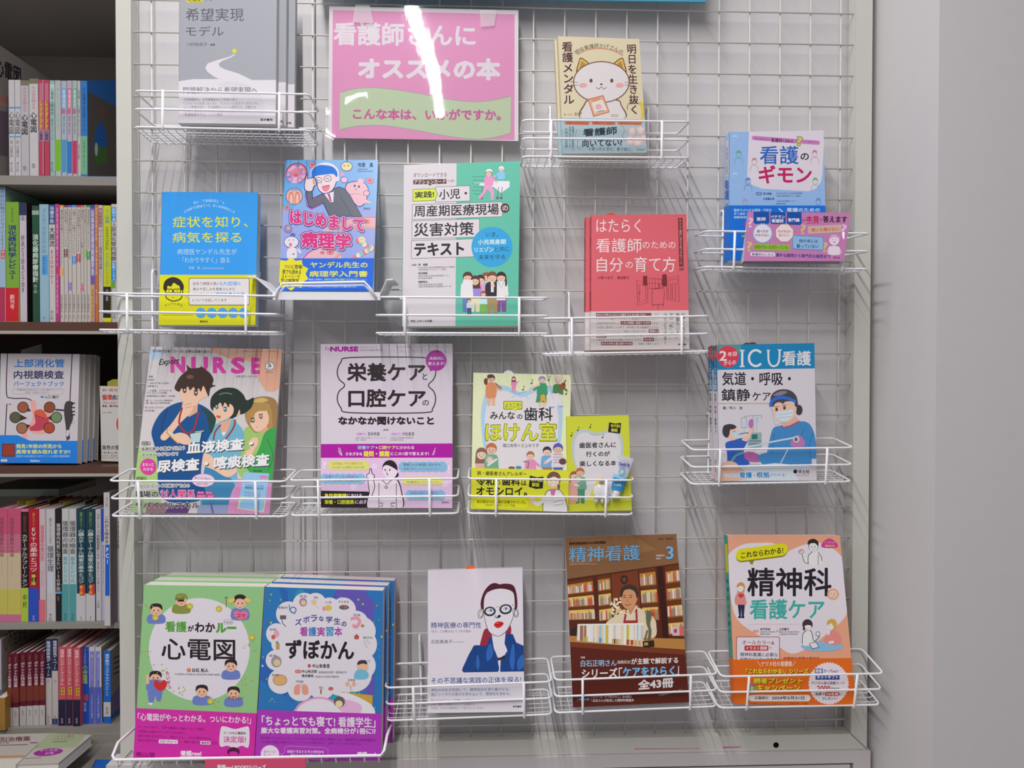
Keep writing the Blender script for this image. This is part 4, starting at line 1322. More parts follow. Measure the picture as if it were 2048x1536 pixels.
def art_comic(a):
    n = '2c3a78'
    a.Q([(250, 560), (1300, 560), (1300, 1100), (250, 1100)], '8f9cd4')
    a.Q([(300, 90), (620, 90), (420, 560), (300, 560)], '5f9ed8')
    # vessels
    a.C([(1060, 640), (1210, 650), (1210, 735), (1040, 730), (860, 770), (700, 780), (840, 690)], 'd4a0a8').L([(850, 690), (1000, 645), (1210, 645)], 6, 'b05078').L([(850, 790), (1040, 745), (1210, 745)], 16, 'd49478')
    a.C([(500, 1060), (560, 990), (660, 940), (760, 930), (880, 1060)], 'd4a8b8').L([(500, 1050), (570, 980), (670, 930)], 10, 'b03c8c', sm=True).L([(870, 990), (800, 1060)], 26, 'd49478')
    cell(a, 447, 222, 108, 98, -20)
    a.E(440, 235, 92, 84, 'd4a4c0', -20).E(450, 215, 62, 44, 'c87c98', -20).E(440, 240, 20, 18, 'c05868').E(455, 152, 22, 14, '6c80c0')
    for dx, dy_ in ((-70, 10), (-60, 50), (40, 60), (70, -20)):
        for k in range(3):
            a.EL(440 + dx, 230 + dy_, 30 - 8 * k, 34 - 9 * k, 4, '7c6cac', 20)
    a.E(425, 445, 82, 80, n).E(425, 445, 77, 75, 'd4a49c')
    for s in (-1, 1):
        a.C([(425 + s * 8, 510), (425 + s * 10, 430), (425 + s * 30, 400), (425 + s * 52, 430), (425 + s * 48, 510)], 'c87464').C([(425 + s * 16, 505), (425 + s * 18, 440), (425 + s * 30, 420), (425 + s * 42, 440), (425 + s * 40, 505)], 'dcb0a4')
        a.E(425 + s * 14, 385, 12, 7, '4c88c0', s * -30)
    cell(a, 598, 142, 34, 26, -15); cell(a, 1150, 293, 38, 26, 10); cell(a, 358, 553, 26, 26); cell(a, 1120, 687, 30, 20); cell(a, 695, 985, 22, 16); cell(a, 770, 980, 34, 24)
    a.E(928, 158, 56, 46, n).E(928, 158, 51, 41, 'd4c898').L([(928, 120), (935, 100)], 8, n).E(905, 152, 5, 8, n).E(942, 150, 5, 8, n)
    a.E(886, 235, 20, 20, 'd494b0').E(905, 287, 34, 30, n).E(905, 287, 30, 26, 'd8b0cc')
    # pink rounded creature as a plain blob
    a.C([(915, 380), (930, 320), (1000, 300), (1080, 300), (1135, 360), (1130, 430), (1110, 510), (1040, 545), (960, 460)], n).C([(921, 380), (936, 326), (1000, 307), (1078, 307), (1128, 362), (1123, 430), (1104, 504), (1040, 538), (966, 458)], 'd8acb8')
    a.E(1062, 302, 30, 28, 'd8acb8').E(1118, 416, 32, 28, n).E(1118, 416, 27, 24, 'd8acb8').L([(960, 430), (1010, 418), (1060, 425)], 5, 'b8808c').E(1005, 345, 9, 12, n).E(1046, 352, 9, 12, n).E(1018, 378, 6, 5, n)
    a.E(1108, 494, 24, 20, 'd8acb8').L([(1130, 500), (1160, 505)], 24, 'd8acb8')
    # man in a grey suit
    a.Q([(690, 420), (850, 350), (910, 370), (960, 430), (1010, 520), (1080, 640), (760, 640), (700, 510), (600, 560), (560, 550), (530, 400), (600, 395), (605, 460)], n).Q([(700, 426), (850, 357), (906, 377), (952, 434), (1002, 522), (1070, 634), (766, 634), (706, 500), (600, 552), (567, 542), (540, 408), (594, 404), (598, 472)], '616570')
    a.L([(530, 420), (545, 540), (590, 565), (700, 512)], 8, 'b03c9c').L([(605, 470), (690, 440)], 7, 'b03c9c').L([(870, 450), (920, 530), (975, 632)], 4, n)
    a.Q([(715, 425), (805, 400), (800, 500), (770, 500)], 'ccd0dc').Q([(740, 422), (765, 415), (772, 440), (785, 495), (765, 492), (752, 445)], 'b84c80')
    a.C([(610, 250), (640, 190), (740, 170), (820, 200), (838, 260), (825, 330), (790, 390), (730, 420), (690, 415), (650, 370), (640, 300)], n).C([(616, 250), (645, 196), (740, 176), (814, 204), (832, 260), (819, 328), (786, 385), (730, 413), (693, 408), (656, 366), (646, 300)], 'd9c6cc')
    a.E(838, 270, 20, 34, 'd9c6cc')
    a.C([(590, 260), (590, 190), (640, 145), (720, 120), (800, 140), (850, 200), (852, 290), (830, 250), (800, 238), (730, 240), (650, 250)], 'd0cce0').C([(596, 262), (596, 195), (645, 152), (700, 145), (790, 160), (836, 210), (834, 262), (800, 232), (730, 236), (650, 246)], '1f6cc8')
    a.EL(745, 275, 36, 28, 6, '5c6474', -8).EL(655, 290, 34, 26, 6, '5c6474', -8).L([(725, 270), (760, 280)], 6, n).L([(640, 285), (668, 295)], 6, n).L([(690, 280), (685, 325), (700, 330)], 5, 'b07c90')
    a.C([(690, 355), (765, 338), (755, 385), (715, 398)], 'd87888').L([(690, 355), (765, 338)], 5, n)
    a.C([(530, 390), (520, 330), (545, 230), (556, 225), (560, 275), (590, 265), (625, 270), (640, 330), (620, 350), (595, 400)], n).C([(537, 386), (527, 332), (548, 245), (552, 280), (590, 273), (620, 278), (632, 330), (612, 346), (590, 394)], 'd9c6cc')
    a.L([(610, 285), (615, 330)], 14, 'c09838')
    # small helper figure, plain
    a.E(398, 885, 72, 58, n).E(398, 885, 67, 53, 'd4ccd4').E(390, 910, 14, 20, 'c07888').L([(370, 870), (385, 862)], 5, n).L([(410, 862), (425, 868)], 5, n).E(410, 815, 24, 18, '4c6cb8')
    a.C([(365, 950), (440, 945), (445, 1040), (360, 1040)], 'd4ccd4').E(418, 1000, 10, 8, '4c6cb8').L([(455, 950), (490, 990)], 20, 'd4ccd4').E(365, 758, 42, 42, '8c7c9c').E(368, 752, 18, 18, 'b0a0b8')
    # striped worm
    for i in range(16):
        t = i / 15
        x = 1010 + 150 * sin(t * 3.1) * (1 if t < .5 else 1.05) + 20 * t; y = 1030 - 160 * t - 20 * sin(t * 6.2)
        a.E(x, y, 24, 24, ('d4707c', 'd8ccb4', '7cb8b8')[i % 3])
    a.E(1075, 862, 36, 30, 'd8c8a4', 20).L([(1062, 860), (1070, 864)], 4, n).L([(1084, 862), (1092, 858)], 4, n)
    # title
    for t, x0, y0, x1, y1, dd in (('はじめまして', 385, 575, 1100, 705, .125), ('病理学', 492, 775, 972, 935, .065)):
        a.T(t, x0 - 10, y0 - 10, x1 + 10, y1 + 10, '2c2c74', 17, dy=dd).T(t, x0 - 4, y0 - 4, x1 + 4, y1 + 4, 'd8cce0', 12, dy=dd).T(t, x0, y0, x1, y1, 'c8347c', 7, dy=dd)
    a.T('市原　真', 1035, 122, 1182, 164, '2c3440', .5).lines(['札幌厚生病院', '病理診断科主任部長'], 1030, 1180, 178, 20, 12, '4c5c80').T('照林社', 1090, 552, 1158, 574, '3c3c58')


def band_comic(a):
    y = 'd2cf58'
    g = []
    for i in range(20):
        an = 2 * pi * i / 20
        r = 1.0 if i % 2 else .8
        g.append((395 + 175 * r * cos(an), 1190 + 165 * r * sin(an)))
    a.Q(g, 'd4cc34')
    k = '3c3c24'
    a.T('ついに登場!', 328, 1098, 505, 1140, k, 1, dy=.03).T('誰でも読める', 312, 1146, 492, 1190, k, 1, dy=.03).T('ストーリーで', 305, 1196, 480, 1230, k, 1, dy=.03).T('学ぶ病理学', 298, 1232, 470, 1270, k, 1, dy=.03)
    a.T('ヤンデル先生の', 578, 1074, 1130, 1134, y, 2).T('病理学入門書', 570, 1160, 1130, 1220, y, 2)
    a.T('私はこの本で、', 566, 1234, 700, 1254, 'ccd4ec', .5).T('病理学の言葉を理解するためのストーリー。', 712, 1234, 1125, 1254, 'a4c878', .5)
    a.T('さらに理解してもらえるように書きました', 570, 1300, 1020, 1320, 'ccd4ec', .5).E(380, 1310, 26, 14, '2c64c8').E(440, 1312, 20, 12, '2c64c8')


book('book', 'comic-style blue book with a man in a grey suit and big pink title', (500, 300, 4.8), [(340, 97), (1230, 95), (1178, 1352), (275, 1352)], .07, .04, .014, '79a6d6', art_comic, 1.42, band=(1042, 1040, '1d60cc', band_comic), gloss=1)


# --- half white, half green textbook
def art_green(a):
    k = '241e24'
    a.Q([(700, 60), (1260, 60), (1260, 1460), (690, 1460)], '5aae98')
    a.T('ダウンロードできる', 350, 186, 620, 222, k)
    a.R(350, 240, 618, 278, '4c2c2c').Q([(470, 276), (500, 276), (484, 290)], '4c2c2c').T('アクションカード', 357, 242, 612, 276, 'd0c4c4', .8).T('つき!', 626, 240, 682, 262, k)
    for x0, y0, x1, y1, dd in ((530, 300, 806, 420, -.035), (343, 445, 1068, 562, -.034), (341, 575, 884, 718, -.03), (337, 735, 838, 876, -.03)):
        a.R(x0 - 3, y0 - 3, x1 + 3, y1 + 3, '3c343c', dy=dd).R(x0, y0, x1, y1, 'c9c2c8', dy=dd)
    a.Q([(345, 318), (526, 310), (548, 354), (526, 408), (345, 416)], k).Q([(348, 321), (524, 313), (544, 354), (524, 405), (348, 413)], 'c4d040')
    a.T('実践!', 362, 338, 518, 392, k, 2, dy=-.05).T('小児・', 558, 320, 785, 402, k, 1.8, dy=-.05)
    a.T('周産期医療現場', 356, 450, 1042, 542, k, 1.8, dy=-.028).E(1092, 470, 36, 38, '4c2c2c').T('の', 1070, 450, 1116, 492, 'd0c8c8', 1)
    a.T('災害対策', 356, 592, 840, 702, k, 2.2, dy=-.025).T('テキスト', 358, 752, 760, 858, k, 4.5, dy=-.02)
    a.E(986, 784, 166, 162, '2c96cc', n=40)
    a.T('いま、', 938, 664, 1035, 704, '1c2c40', dy=-.02).T('小児周産期', 872, 724, 1098, 766, 'c8dcec', 1, dy=-.02).T('リエゾン', 845, 786, 1000, 826, 'c8dcec', 1, dy=-.02).T('と共に', 1008, 782, 1126, 822, '1c2c40', dy=-.02).T('未来を守る', 878, 848, 1092, 888, '1c2c40', dy=-.02)
    g = '4c4854'
    a.T('[編著]', 338, 922, 378, 940, g).T('岬　美穂', 392, 918, 465, 938, g, .6).T('和田雅樹', 390, 988, 464, 1006, g, .6).T('海野信也', 390, 1058, 464, 1076, g, .6)
    for y, t in ((944, '独立行政法人国立病院機構本部DMAT事務局'), (962, '大崎市民病院こどもクリニック院長'), (1012, '東京女子医科大学母子総合医療センター'), (1030, '新生児医学科教授'), (1082, '北里大学医学部産科学主任教授'), (1099, '北里大学病院周産母子成育医療センター長')):
        a.T(t, 390, y, 390 + 14 * len(t), y + 14, '77727c')
    a.T('MC', 330, 1375, 370, 1394, k, .8).T('メディカ出版', 378, 1374, 502, 1394, k, .5)
    # stretcher team
    for i in range(6):
        a.L([(825 + 8 * (i % 2), 215 + i * 28), (930, 217 + i * 28)], 3, '3c8c78')
    a.Q([(890, 268), (1000, 250), (1130, 252), (1128, 300), (1060, 350), (1000, 300), (880, 285)], 'd4d0d8').L([(840, 270), (1000, 262)], 7, 'b8b4c0')
    for x in (910, 1040, 1070):
        a.L([(x, 300), (x - 10, 380)], 5, '5c5c68').E(x - 10, 388, 11, 11, '5c5c68')
    folk(a, 1062, 132, 175, 'd4d0d8', 'd8b4a4', '7cb4e0', None, -1)
    folk(a, 960, 160, 210, '6c4438', 'd8b4a4', 'd488b4', None, 1)
    a.C([(936, 178), (945, 160), (965, 154), (984, 162), (990, 180), (965, 172)], 'd8d4dc')
    a.Q([(928, 285), (980, 285), (1005, 340), (1000, 405), (978, 405), (975, 345), (950, 320), (925, 360), (890, 400), (872, 385), (910, 340)], 'd090b8')
    # group below
    for cx, y, h, hr, tp, bt, lg in ((790, 988, 330, '4c342c', 'd4d0d4', '5c78a8', 0), (1060, 988, 330, '2c2428', 'd4d0d4', '7c4c8c', 1), (940, 992, 320, '8c4c3c', '84b4dc', '84b0d8', 0), (893, 1012, 300, '3c2c2c', 'd090b8', 'cca0b0', 0), (850, 1018, 300, '4c3430', '9080c4', 'd0ccac', 1), (988, 986, 340, '6c4838', '2c2830', '9c8458', 0)):
        folk(a, cx, y, h, hr, 'd8b09c', tp, bt, 0, lg)
    a.Q([(752, 1050), (828, 1050), (836, 1200), (748, 1200)], 'd4d0d4').Q([(1026, 1060), (1092, 1060), (1096, 1215), (1024, 1215)], 'd4d0d4').L([(1035, 1060), (1060, 1120), (1085, 1060)], 5, '6c9cb0').Q([(976, 1070), (1002, 1070), (1000, 1150), (978, 1150)], 'd0ccd0').E(995, 1098, 14, 14, 'd8b09c')
    folk(a, 803, 1202, 130, '7c4c3c', 'd8b09c', 'c4c8dc', '3c4c70')
    folk(a, 916, 1142, 180, '8c4c3c', 'd8b09c', 'b0d0e0', '74b040', 0, 1)


book('textbook', 'textbook half white and half green with boxed black title and blue disc', (740, 300, 4.042), [(270, 121), (1215, 90), (1196, 1420), (258, 1425)], .066, .03, .017, 'c6c0c6', art_green, 1.5, dy=-.02, back='5aae98')


# --- coral books
def art_coral(a):
    w_, d = 'e2d2d4', '6c2430'
    a.T('はたらく', 608, 140, 1048, 272, w_).T('看護師', 605, 332, 1055, 470, w_).T('のための', 1066, 360, 1392, 430, w_).T('自分', 612, 520, 872, 662, w_).T('の', 898, 562, 970, 626, w_).T('育て方', 985, 512, 1392, 662, w_)
    a.T('川﨑つま子', 620, 706, 775, 736, d, .5).T('高田朝子', 815, 706, 935, 736, d, .5)
    a.Q([(1417, 130), (1462, 129), (1472, 645), (1430, 648)], '742c34').V('キャリア選択に活かす気づきのワーク', 1426, 140, 1452, 590, 'd8b0b0', 0, .02).T('17', 1436, 610, 1466, 638, 'd8b0b0', .5)
    for q in ([(1008, 745), (1115, 775), (1118, 965), (1018, 995)], [(1030, 790), (1098, 800), (1100, 940), (1036, 965)], [(1305, 730), (1420, 700), (1428, 958), (1306, 935)], [(1320, 800), (1345, 795), (1346, 930), (1322, 925)], [(1360, 800), (1392, 795), (1394, 935), (1362, 930)], [(1130, 725), (1255, 735), (1258, 830), (1132, 830)]):
        a.L(q, 4, d, True)
    for x in (1160, 1190, 1225):
        a.L([(x, 730), (x, 830)], 3, d)
    a.L([(1132, 775), (1256, 780)], 3, d).L([(1320, 745), (1408, 730), (1408, 780), (1322, 785)], 3, d, True)
    a.L([(1165, 830), (1275, 815), (1282, 880), (1270, 1010)], 4, d).L([(1165, 830), (1158, 900), (1165, 1010)], 4, d).L([(1165, 990), (1275, 985)], 4, d).L([(1220, 990), (1220, 1035)], 4, d)
    a.R(1070, 703, 1112, 795, '742c34', dy=0).C([(1260, 720), (1265, 690), (1300, 690), (1306, 720), (1306, 800), (1260, 798)], '742c34').Q([(1225, 790), (1238, 790), (1232, 812)], '2c1418').E(1038, 870, 6, 6, d)


def band_coral(a):
    g, d = '8c8488', '6c2c34'

    def hl(x0, x1, y, t, h=34):
        a.R(x0, y, x1, y + h, d, dy=0).T(t, x0 + 6, y + 5, x1 - 6, y + h - 5, 'd4bcbc', .8)
    hl(604, 1152, 1072, 'あなたが幸せにはたらき続けるための気づきを──')
    a.T('プラ', 1180, 1076, 1225, 1098, g).T('これからの働き方を考える看護師のみなさんへ', 608, 1118, 1222, 1142, g)
    a.T('る経営学者が共有した', 608, 1160, 835, 1184, g)
    hl(848, 1148, 1152, '人生の問題に直面する世代')
    a.T('のため', 1158, 1160, 1222, 1182, g).T('の知恵と勇気をこの1冊で。専門職である看護師ならでは', 608, 1202, 1222, 1226, g).T('のライフサイクルに沿って構成する第1部で学び、', 608, 1242, 1110, 1264, g)
    hl(1126, 1225, 1232, '現場ある')
    hl(608, 708, 1280, '働き続け')
    a.T('を知ることから始める第2部で考え、心がまえが', 716, 1288, 1222, 1310, g).T('の第3部で心がまえを養ってみてください。', 608, 1326, 1065, 1348, g)
    hl(1076, 1178, 1316, '休み休み')
    a.T('でい', 1186, 1326, 1222, 1348, g).T('い。', 608, 1366, 645, 1388, g)
    hl(654, 966, 1356, 'あなたが自ら選ぶ道のその先')
    a.T('へ、本書はご案内します。', 976, 1364, 1232, 1388, g)
    a.V('仕事も人生もたいせつ', 1448, 1068, 1492, 1410, '5c5458').V('後輩もいる。', 1392, 1068, 1436, 1330, '5c5458').V('次の「私」は、', 1328, 1068, 1372, 1330, '5c5458').V('さてどうする?', 1268, 1068, 1312, 1390, '5c5458')
    a.T('医学書院', 1418, 1374, 1500, 1390, '2c282c', .5)


def sp_coral(a):
    x = lambda t: a.f[0][0] + (a.f[1][0] - a.f[0][0]) * t
    m = x(.5)
    a.Q([(x(-.2), 1052), (x(1.2), 1054), (x(1.2), 1500), (x(-.2), 1500)], 'bcb4b4').V('はたらく看護師のための自分の育て方', m - 9, 150, m + 9, 840, '6c2430').Q([(x(.1), 858), (x(.9), 858), (x(.9), 1045), (x(.1), 1045)], '742c34').V('医学書院', m - 9, 1120, m + 9, 1260, '5c5458')


book('book', 'front coral red book with white title and a white text band', (1070, 410, 4.955), [(555, 100), (1503, 90), (1530, 1428), (552, 1438)], .071, .044, .014, 'cf5f69', art_coral, 1.42, band=(1056, 1043, 'c6bebe', band_coral), spine=('c45a64', sp_coral), group='coral red books', slip=(708, 810, 62, 92, 'c8442c'),
     copies=[((-.0065, .0155, 0), 'coral red book tucked behind the front copy, its spine edge showing')])


# --- pale magazine with a magenta stripe
def art_pale(a):
    k, mg, ye, cy, pk = '2a2026', 'a01a94', 'cac870', '7cacc8', 'c88ab4'
    a.Q([(294, 905), (1395, 900), (1395, 1020), (296, 1020)], mg).Q([(296, 1020), (1395, 1018), (1395, 1440), (296, 1440)], 'd0b2d0')
    a.T('Exp', 332, 98, 385, 132, '6c6470', sk=.2).T('NURSE', 376, 95, 608, 138, mg, 4).T('エキスパートナース', 622, 92, 768, 110, '6c6470').T('2024年5月臨時増刊号', 620, 117, 808, 135, '6c6470').T('第40巻第6号通巻555号　2024年4月25日発行　昭和60年12月2日第三種郵便物認可', 930, 95, 1370, 104, '8c848c')
    o = []
    for cx, cy_, a0, a1 in ((540, 300, -90, -235), (540, 540, 235 - 360, -270)):
        pass
    o = smooth_loop([(545, 187), (1150, 187), (1225, 225), (1252, 300), (1235, 365), (1195, 405), (1195, 430), (1235, 470), (1250, 535), (1225, 610), (1150, 645), (545, 645), (465, 605), (434, 535), (448, 470), (490, 430), (490, 405), (448, 365), (434, 300), (465, 225)], True, 4)
    a.L(o, 9, k, True)
    a.T('栄養ケア', 516, 232, 1165, 385, k, 5).T('と', 1140, 318, 1182, 372, k, 1).T('口腔ケア', 526, 448, 1168, 600, k, 5).T('の', 1140, 540, 1195, 586, k, 1)
    a.E(1254, 212, 86, 86, mg, n=32).Q([(1195, 270), (1240, 290), (1205, 302)], mg).T('具体的に', 1198, 180, 1318, 208, 'd8c8d8', .8).T('教えます!', 1188, 222, 1325, 252, 'd8c8d8', .8)
    a.T('なかなか聞けないこと', 444, 678, 1236, 746, k, 4).T('[編集]', 815, 780, 860, 796, k)
    for x, t, nm in ((590, '栄養ケア', '若林秀隆'), (876, '口腔ケア', '村松真澄')):
        a.RR(x, 808, x + 88, 834, 12, 'c8a8cc').T(t, x + 10, 814, x + 78, 829, '5c3c60').T(nm, x + 98, 806, x + 196, 836, k)
    a.lines(['東京女子医科大学病院リハビリテーション科', '教授・診療部長'], 588, 835, 847, 18, 12, '8c848c').lines(['札幌市立大学看護学部看護学科', '老年看護学准教授'], 872, 1066, 847, 18, 12, '8c848c')
    w_ = 'd4c4d4'
    a.T('栄養ケア', 602, 918, 742, 950, '8cb8dc', 1.2).T('・', 752, 928, 768, 942, w_, 2).T('口腔ケア', 780, 918, 918, 950, 'd8c870', 1.2).T('にかかわる', 924, 920, 1072, 948, w_, 1)
    a.T('さまざまな', 504, 972, 642, 1000, w_, 1.2).T('疑問・課題', 652, 962, 868, 1010, 'd8d440', 2).T('にこの1冊で答えます!', 876, 970, 1195, 1000, w_, 1.2)
    for q in (((442, 935), (470, 1000)), ((455, 935), (475, 1000)), ((440, 960), (462, 998)), ((1250, 935), (1222, 998)), ((1245, 960), (1232, 998))):
        a.L(q, 4, 'd4c4d4')
    for x, y, r in ((740, 1090, 26), (570, 1260, 28), (1330, 1240, 30), (460, 1060, 18)):
        a.E(x, y, r, r, 'd8c0da')
    a.T('?', 312, 1050, 345, 1115, 'dccce0', 2).T('!', 1352, 1080, 1366, 1150, 'dccce0', 3)

    def cloud(x0, y0, x1, y1, c, t1, t2, c1, c2):
        ym, n = (y0 + y1) / 2, 7
        for i in range(n):
            x = x0 + 30 + (x1 - x0 - 60) * i / (n - 1)
            a.E(x, ym, 42, (y1 - y0) / 2, c)
        a.T(t1, x0 + 28, y0 + 14, x1 - 40, ym - 6, c1).T(t2, x0 + 28, ym + 6, x1 - 30, y1 - 16, c2)
    cloud(368, 1042, 690, 1124, ye, '口が出血しやすい状態のとき、', 'どんなことに気をつけるべき?', '9c4c3c', k)
    cloud(304, 1150, 658, 1240, cy, '栄養ケアと生活機能は、', 'どうアプローチしていけばいいの?', '8c3c8c', k)
    cloud(955, 1050, 1335, 1138, cy, '患者さんの希望に合わせた', '食事介助のしかたがわからない…', k, '8c3c8c')
    cloud(980, 1172, 1305, 1244, ye, '口腔乾燥対策や舌苔の除去を', '効果的にやりたい!', '9c4c3c', k)
    cloud(1010, 1286, 1320, 1372, cy, '経腸栄養剤の種類は、', 'どうやって選べばいいのか?', '8c3c8c', k)
    a.Q([(298, 1292), (690, 1300), (728, 1345), (728, 1440), (298, 1440)], '2a2228')
    a.T('急性期看護', 328, 1316, 512, 1346, 'ccd030', 1.6).T('における', 516, 1318, 640, 1346, w_, 1).T('栄養・口腔連携', 328, 1368, 572, 1404, 'ccd030', 1.8).T('に必見!', 580, 1368, 698, 1402, w_, 1.2)
    # nurse with a raised finger
    s_ = 'dcc8d8'
    a.C([(690, 1440), (700, 1290), (720, 1200), (790, 1200), (880, 1190), (940, 1205), (970, 1300), (968, 1440)], k).C([(698, 1446), (708, 1290), (728, 1210), (795, 1206), (880, 1198), (932, 1212), (962, 1300), (960, 1446)], s_)
    a.E(870, 1110, 64, 72, k).E(918, 1158, 26, 24, k).C([(812, 1100), (850, 1080), (925, 1120), (930, 1150), (900, 1190), (850, 1195), (815, 1150)], s_).E(832, 1120, 6, 8, k).E(870, 1120, 6, 8, k).L([(848, 1130), (842, 1146), (850, 1150)], 4, k).EL(850, 1158, 6, 5, 4, k)
    a.C([(680, 1160), (700, 1145), (705, 1115), (716, 1112), (722, 1150), (742, 1165), (736, 1205), (745, 1260), (720, 1330), (690, 1260), (690, 1200)], s_).L([(680, 1160), (700, 1145), (705, 1115), (716, 1112), (722, 1150), (742, 1165), (736, 1205), (745, 1260), (720, 1340)], 6, k, sm=True).L([(692, 1185), (690, 1215), (700, 1300)], 6, k, sm=True).L([(678, 1160), (680, 1190), (740, 1200)], 5, k)
    a.L([(780, 1225), (780, 1440)], 5, k).L([(925, 1230), (925, 1440)], 5, k).L([(800, 1200), (845, 1240), (890, 1200)], 6, k).EL(840, 1264, 10, 10, 5, k).L([(785, 1395), (810, 1395), (808, 1420), (790, 1420)], 6, k).L([(915, 1395), (880, 1395), (880, 1420), (905, 1420)], 6, k)
    a.T('照林社', 1302, 1380, 1362, 1398, '4c3c4c')


book('magazine', 'pale magazine with magenta stripe and a drawn nurse raising a finger', (570, 670, 4.15), [(293, 75), (1392, 72), (1388, 1437), (299, 1432)], .069, .024, .009, 'c3bac6', art_pale, 1.56, gloss=1)


# --- big tooth book
def tooth(a, x0, y0, x1, y1, c, ed):
    w_, h = x1 - x0, y1 - y0
    f = lambda u, v: (x0 + u * w_, y0 + v * h)
    o = [f(.02, .2), f(.1, .03), f(.28, 0), f(.5, .05), f(.72, 0), f(.9, .03), f(.98, .2), f(.95, .45), f(.86, .62), f(.85, .9), f(.72, 1), f(.6, .85), f(.5, .72), f(.4, .85), f(.28, 1), f(.15, .9), f(.14, .62), f(.05, .45)]
    a.C(o, ed)
    cx, cy = (x0 + x1) / 2, (y0 + y1) / 2
    for k, cc in ((.97, None), (.93, c)):
        if cc:
            a.C([(cx + (x - cx) * k * .97, cy + 8 + (y - cy) * k) for x, y in o], cc)


def art_tooth(a):
    k = '2a2428'
    tooth(a, 180, 235, 970, 1500, 'ccc8cc', 'a0bcd8')
    a.L([(480, 352), (560, 310), (640, 360)], 10, 'a0bcd8', sm=True).L([(475, 290), (545, 315), (610, 290)], 12, '88acd0', sm=True)
    folk(a, 290, 136, 300, '4c3c40', 'd0a48c', 'c8845c', 'd0a48c', 1, ln='4c3c40')
    a.E(240, 200, 18, 32, '6c3c34').E(278, 152, 26, 18, '4c3c40').C([(250, 290), (326, 290), (330, 350), (246, 350)], 'c8845c').L([(330, 215), (390, 268)], 8, '5c4c50')
    folk(a, 500, 155, 145, '6c3038', 'd8b8ac', 'd080a8', 'd080a8', 2, 1)
    folk(a, 765, 152, 290, '8c84ac', 'd0b4a8', '3c8c64', 'd0b4a8', -1)
    a.Q([(738, 215), (800, 215), (808, 395), (704, 395)], '3c8c64').L([(745, 230), (650, 265)], 14, 'd0b4a8').E(772, 350, 24, 30, 'c89c3c').E(755, 385, 12, 12, 'c89c3c').E(795, 380, 12, 14, 'c89c3c')
    folk(a, 912, 155, 285, 'd0b4a8', 'd0b4a8', '4c7c44', 'd4d0d8', 1)
    a.E(955, 245, 26, 36, '8c4c34', 25).L([(960, 235), (985, 185)], 9, '5c3428').L([(880, 310), (850, 430)], 34, 'd0ccd4').L([(905, 310), (935, 425)], 34, 'd0ccd4').L([(835, 440), (875, 440)], 12, '7c9cc8').L([(920, 432), (960, 432)], 12, '7c9cc8')
    for x, y in ((590, 260), (670, 200), (830, 170), (990, 300)):
        a.E(x - 5, y + 18, 8, 6, k).L([(x + 2, y + 18), (x + 2, y - 20), (x + 12, y - 14)], 4, k)
    a.RR(404, 382, 580, 460, 12, k).RR(408, 386, 576, 456, 10, 'c2c83c').Q([(490, 456), (530, 456), (524, 482)], 'c2c83c').T('ようこそ!', 422, 402, 562, 442, k)
    a.T('みんな', 280, 480, 510, 552, k, 1.5).T('の', 530, 506, 582, 550, k, 1).T('歯科', 596, 440, 862, 566, k, 2.2)
    a.T('ほけん室', 232, 578, 902, 758, '5c6020', 8).T('ほけん室', 237, 584, 897, 752, 'c6ca34', 4)
    a.T('堀口尚司＋三上ゆう子', 398, 778, 734, 812, '4c484c')
    folk(a, 200, 820, 420, '7c5c50', 'd8b8a4', 'cca098', None, 0, 1, w=.8)
    folk(a, 292, 776, 420, 'b06840', 'd0ac98', '6c9c84', None, 0, 0, w=.9)
    a.E(275, 930, 38, 40, '84ac94').E(278, 935, 28, 30, 'd8b8a4').L([(255, 985), (345, 920)], 18, 'd0ccd0')
    folk(a, 655, 852, 300, 'a06840', 'd8b8a4', 'd084a8', None, 1)
    folk(a, 810, 808, 330, '3c3034', 'd8b8a4', '6c9cc8', '9c6c54')
    folk(a, 912, 778, 380, '5c50a0', 'd0ac98', 'ccc4cc', '5c58a0', -1, w=.9)
    for y in (880, 905, 930, 955):
        a.L([(868, y), (955, y)], 6, 'a06c80')
    a.E(955, 945, 34, 30, '5c4040').L([(590, 945), (640, 950), (630, 1010)], 7, '4c4850').E(480, 1005, 30, 14, '7c4c3c').E(545, 1000, 28, 14, '4c7cb0')


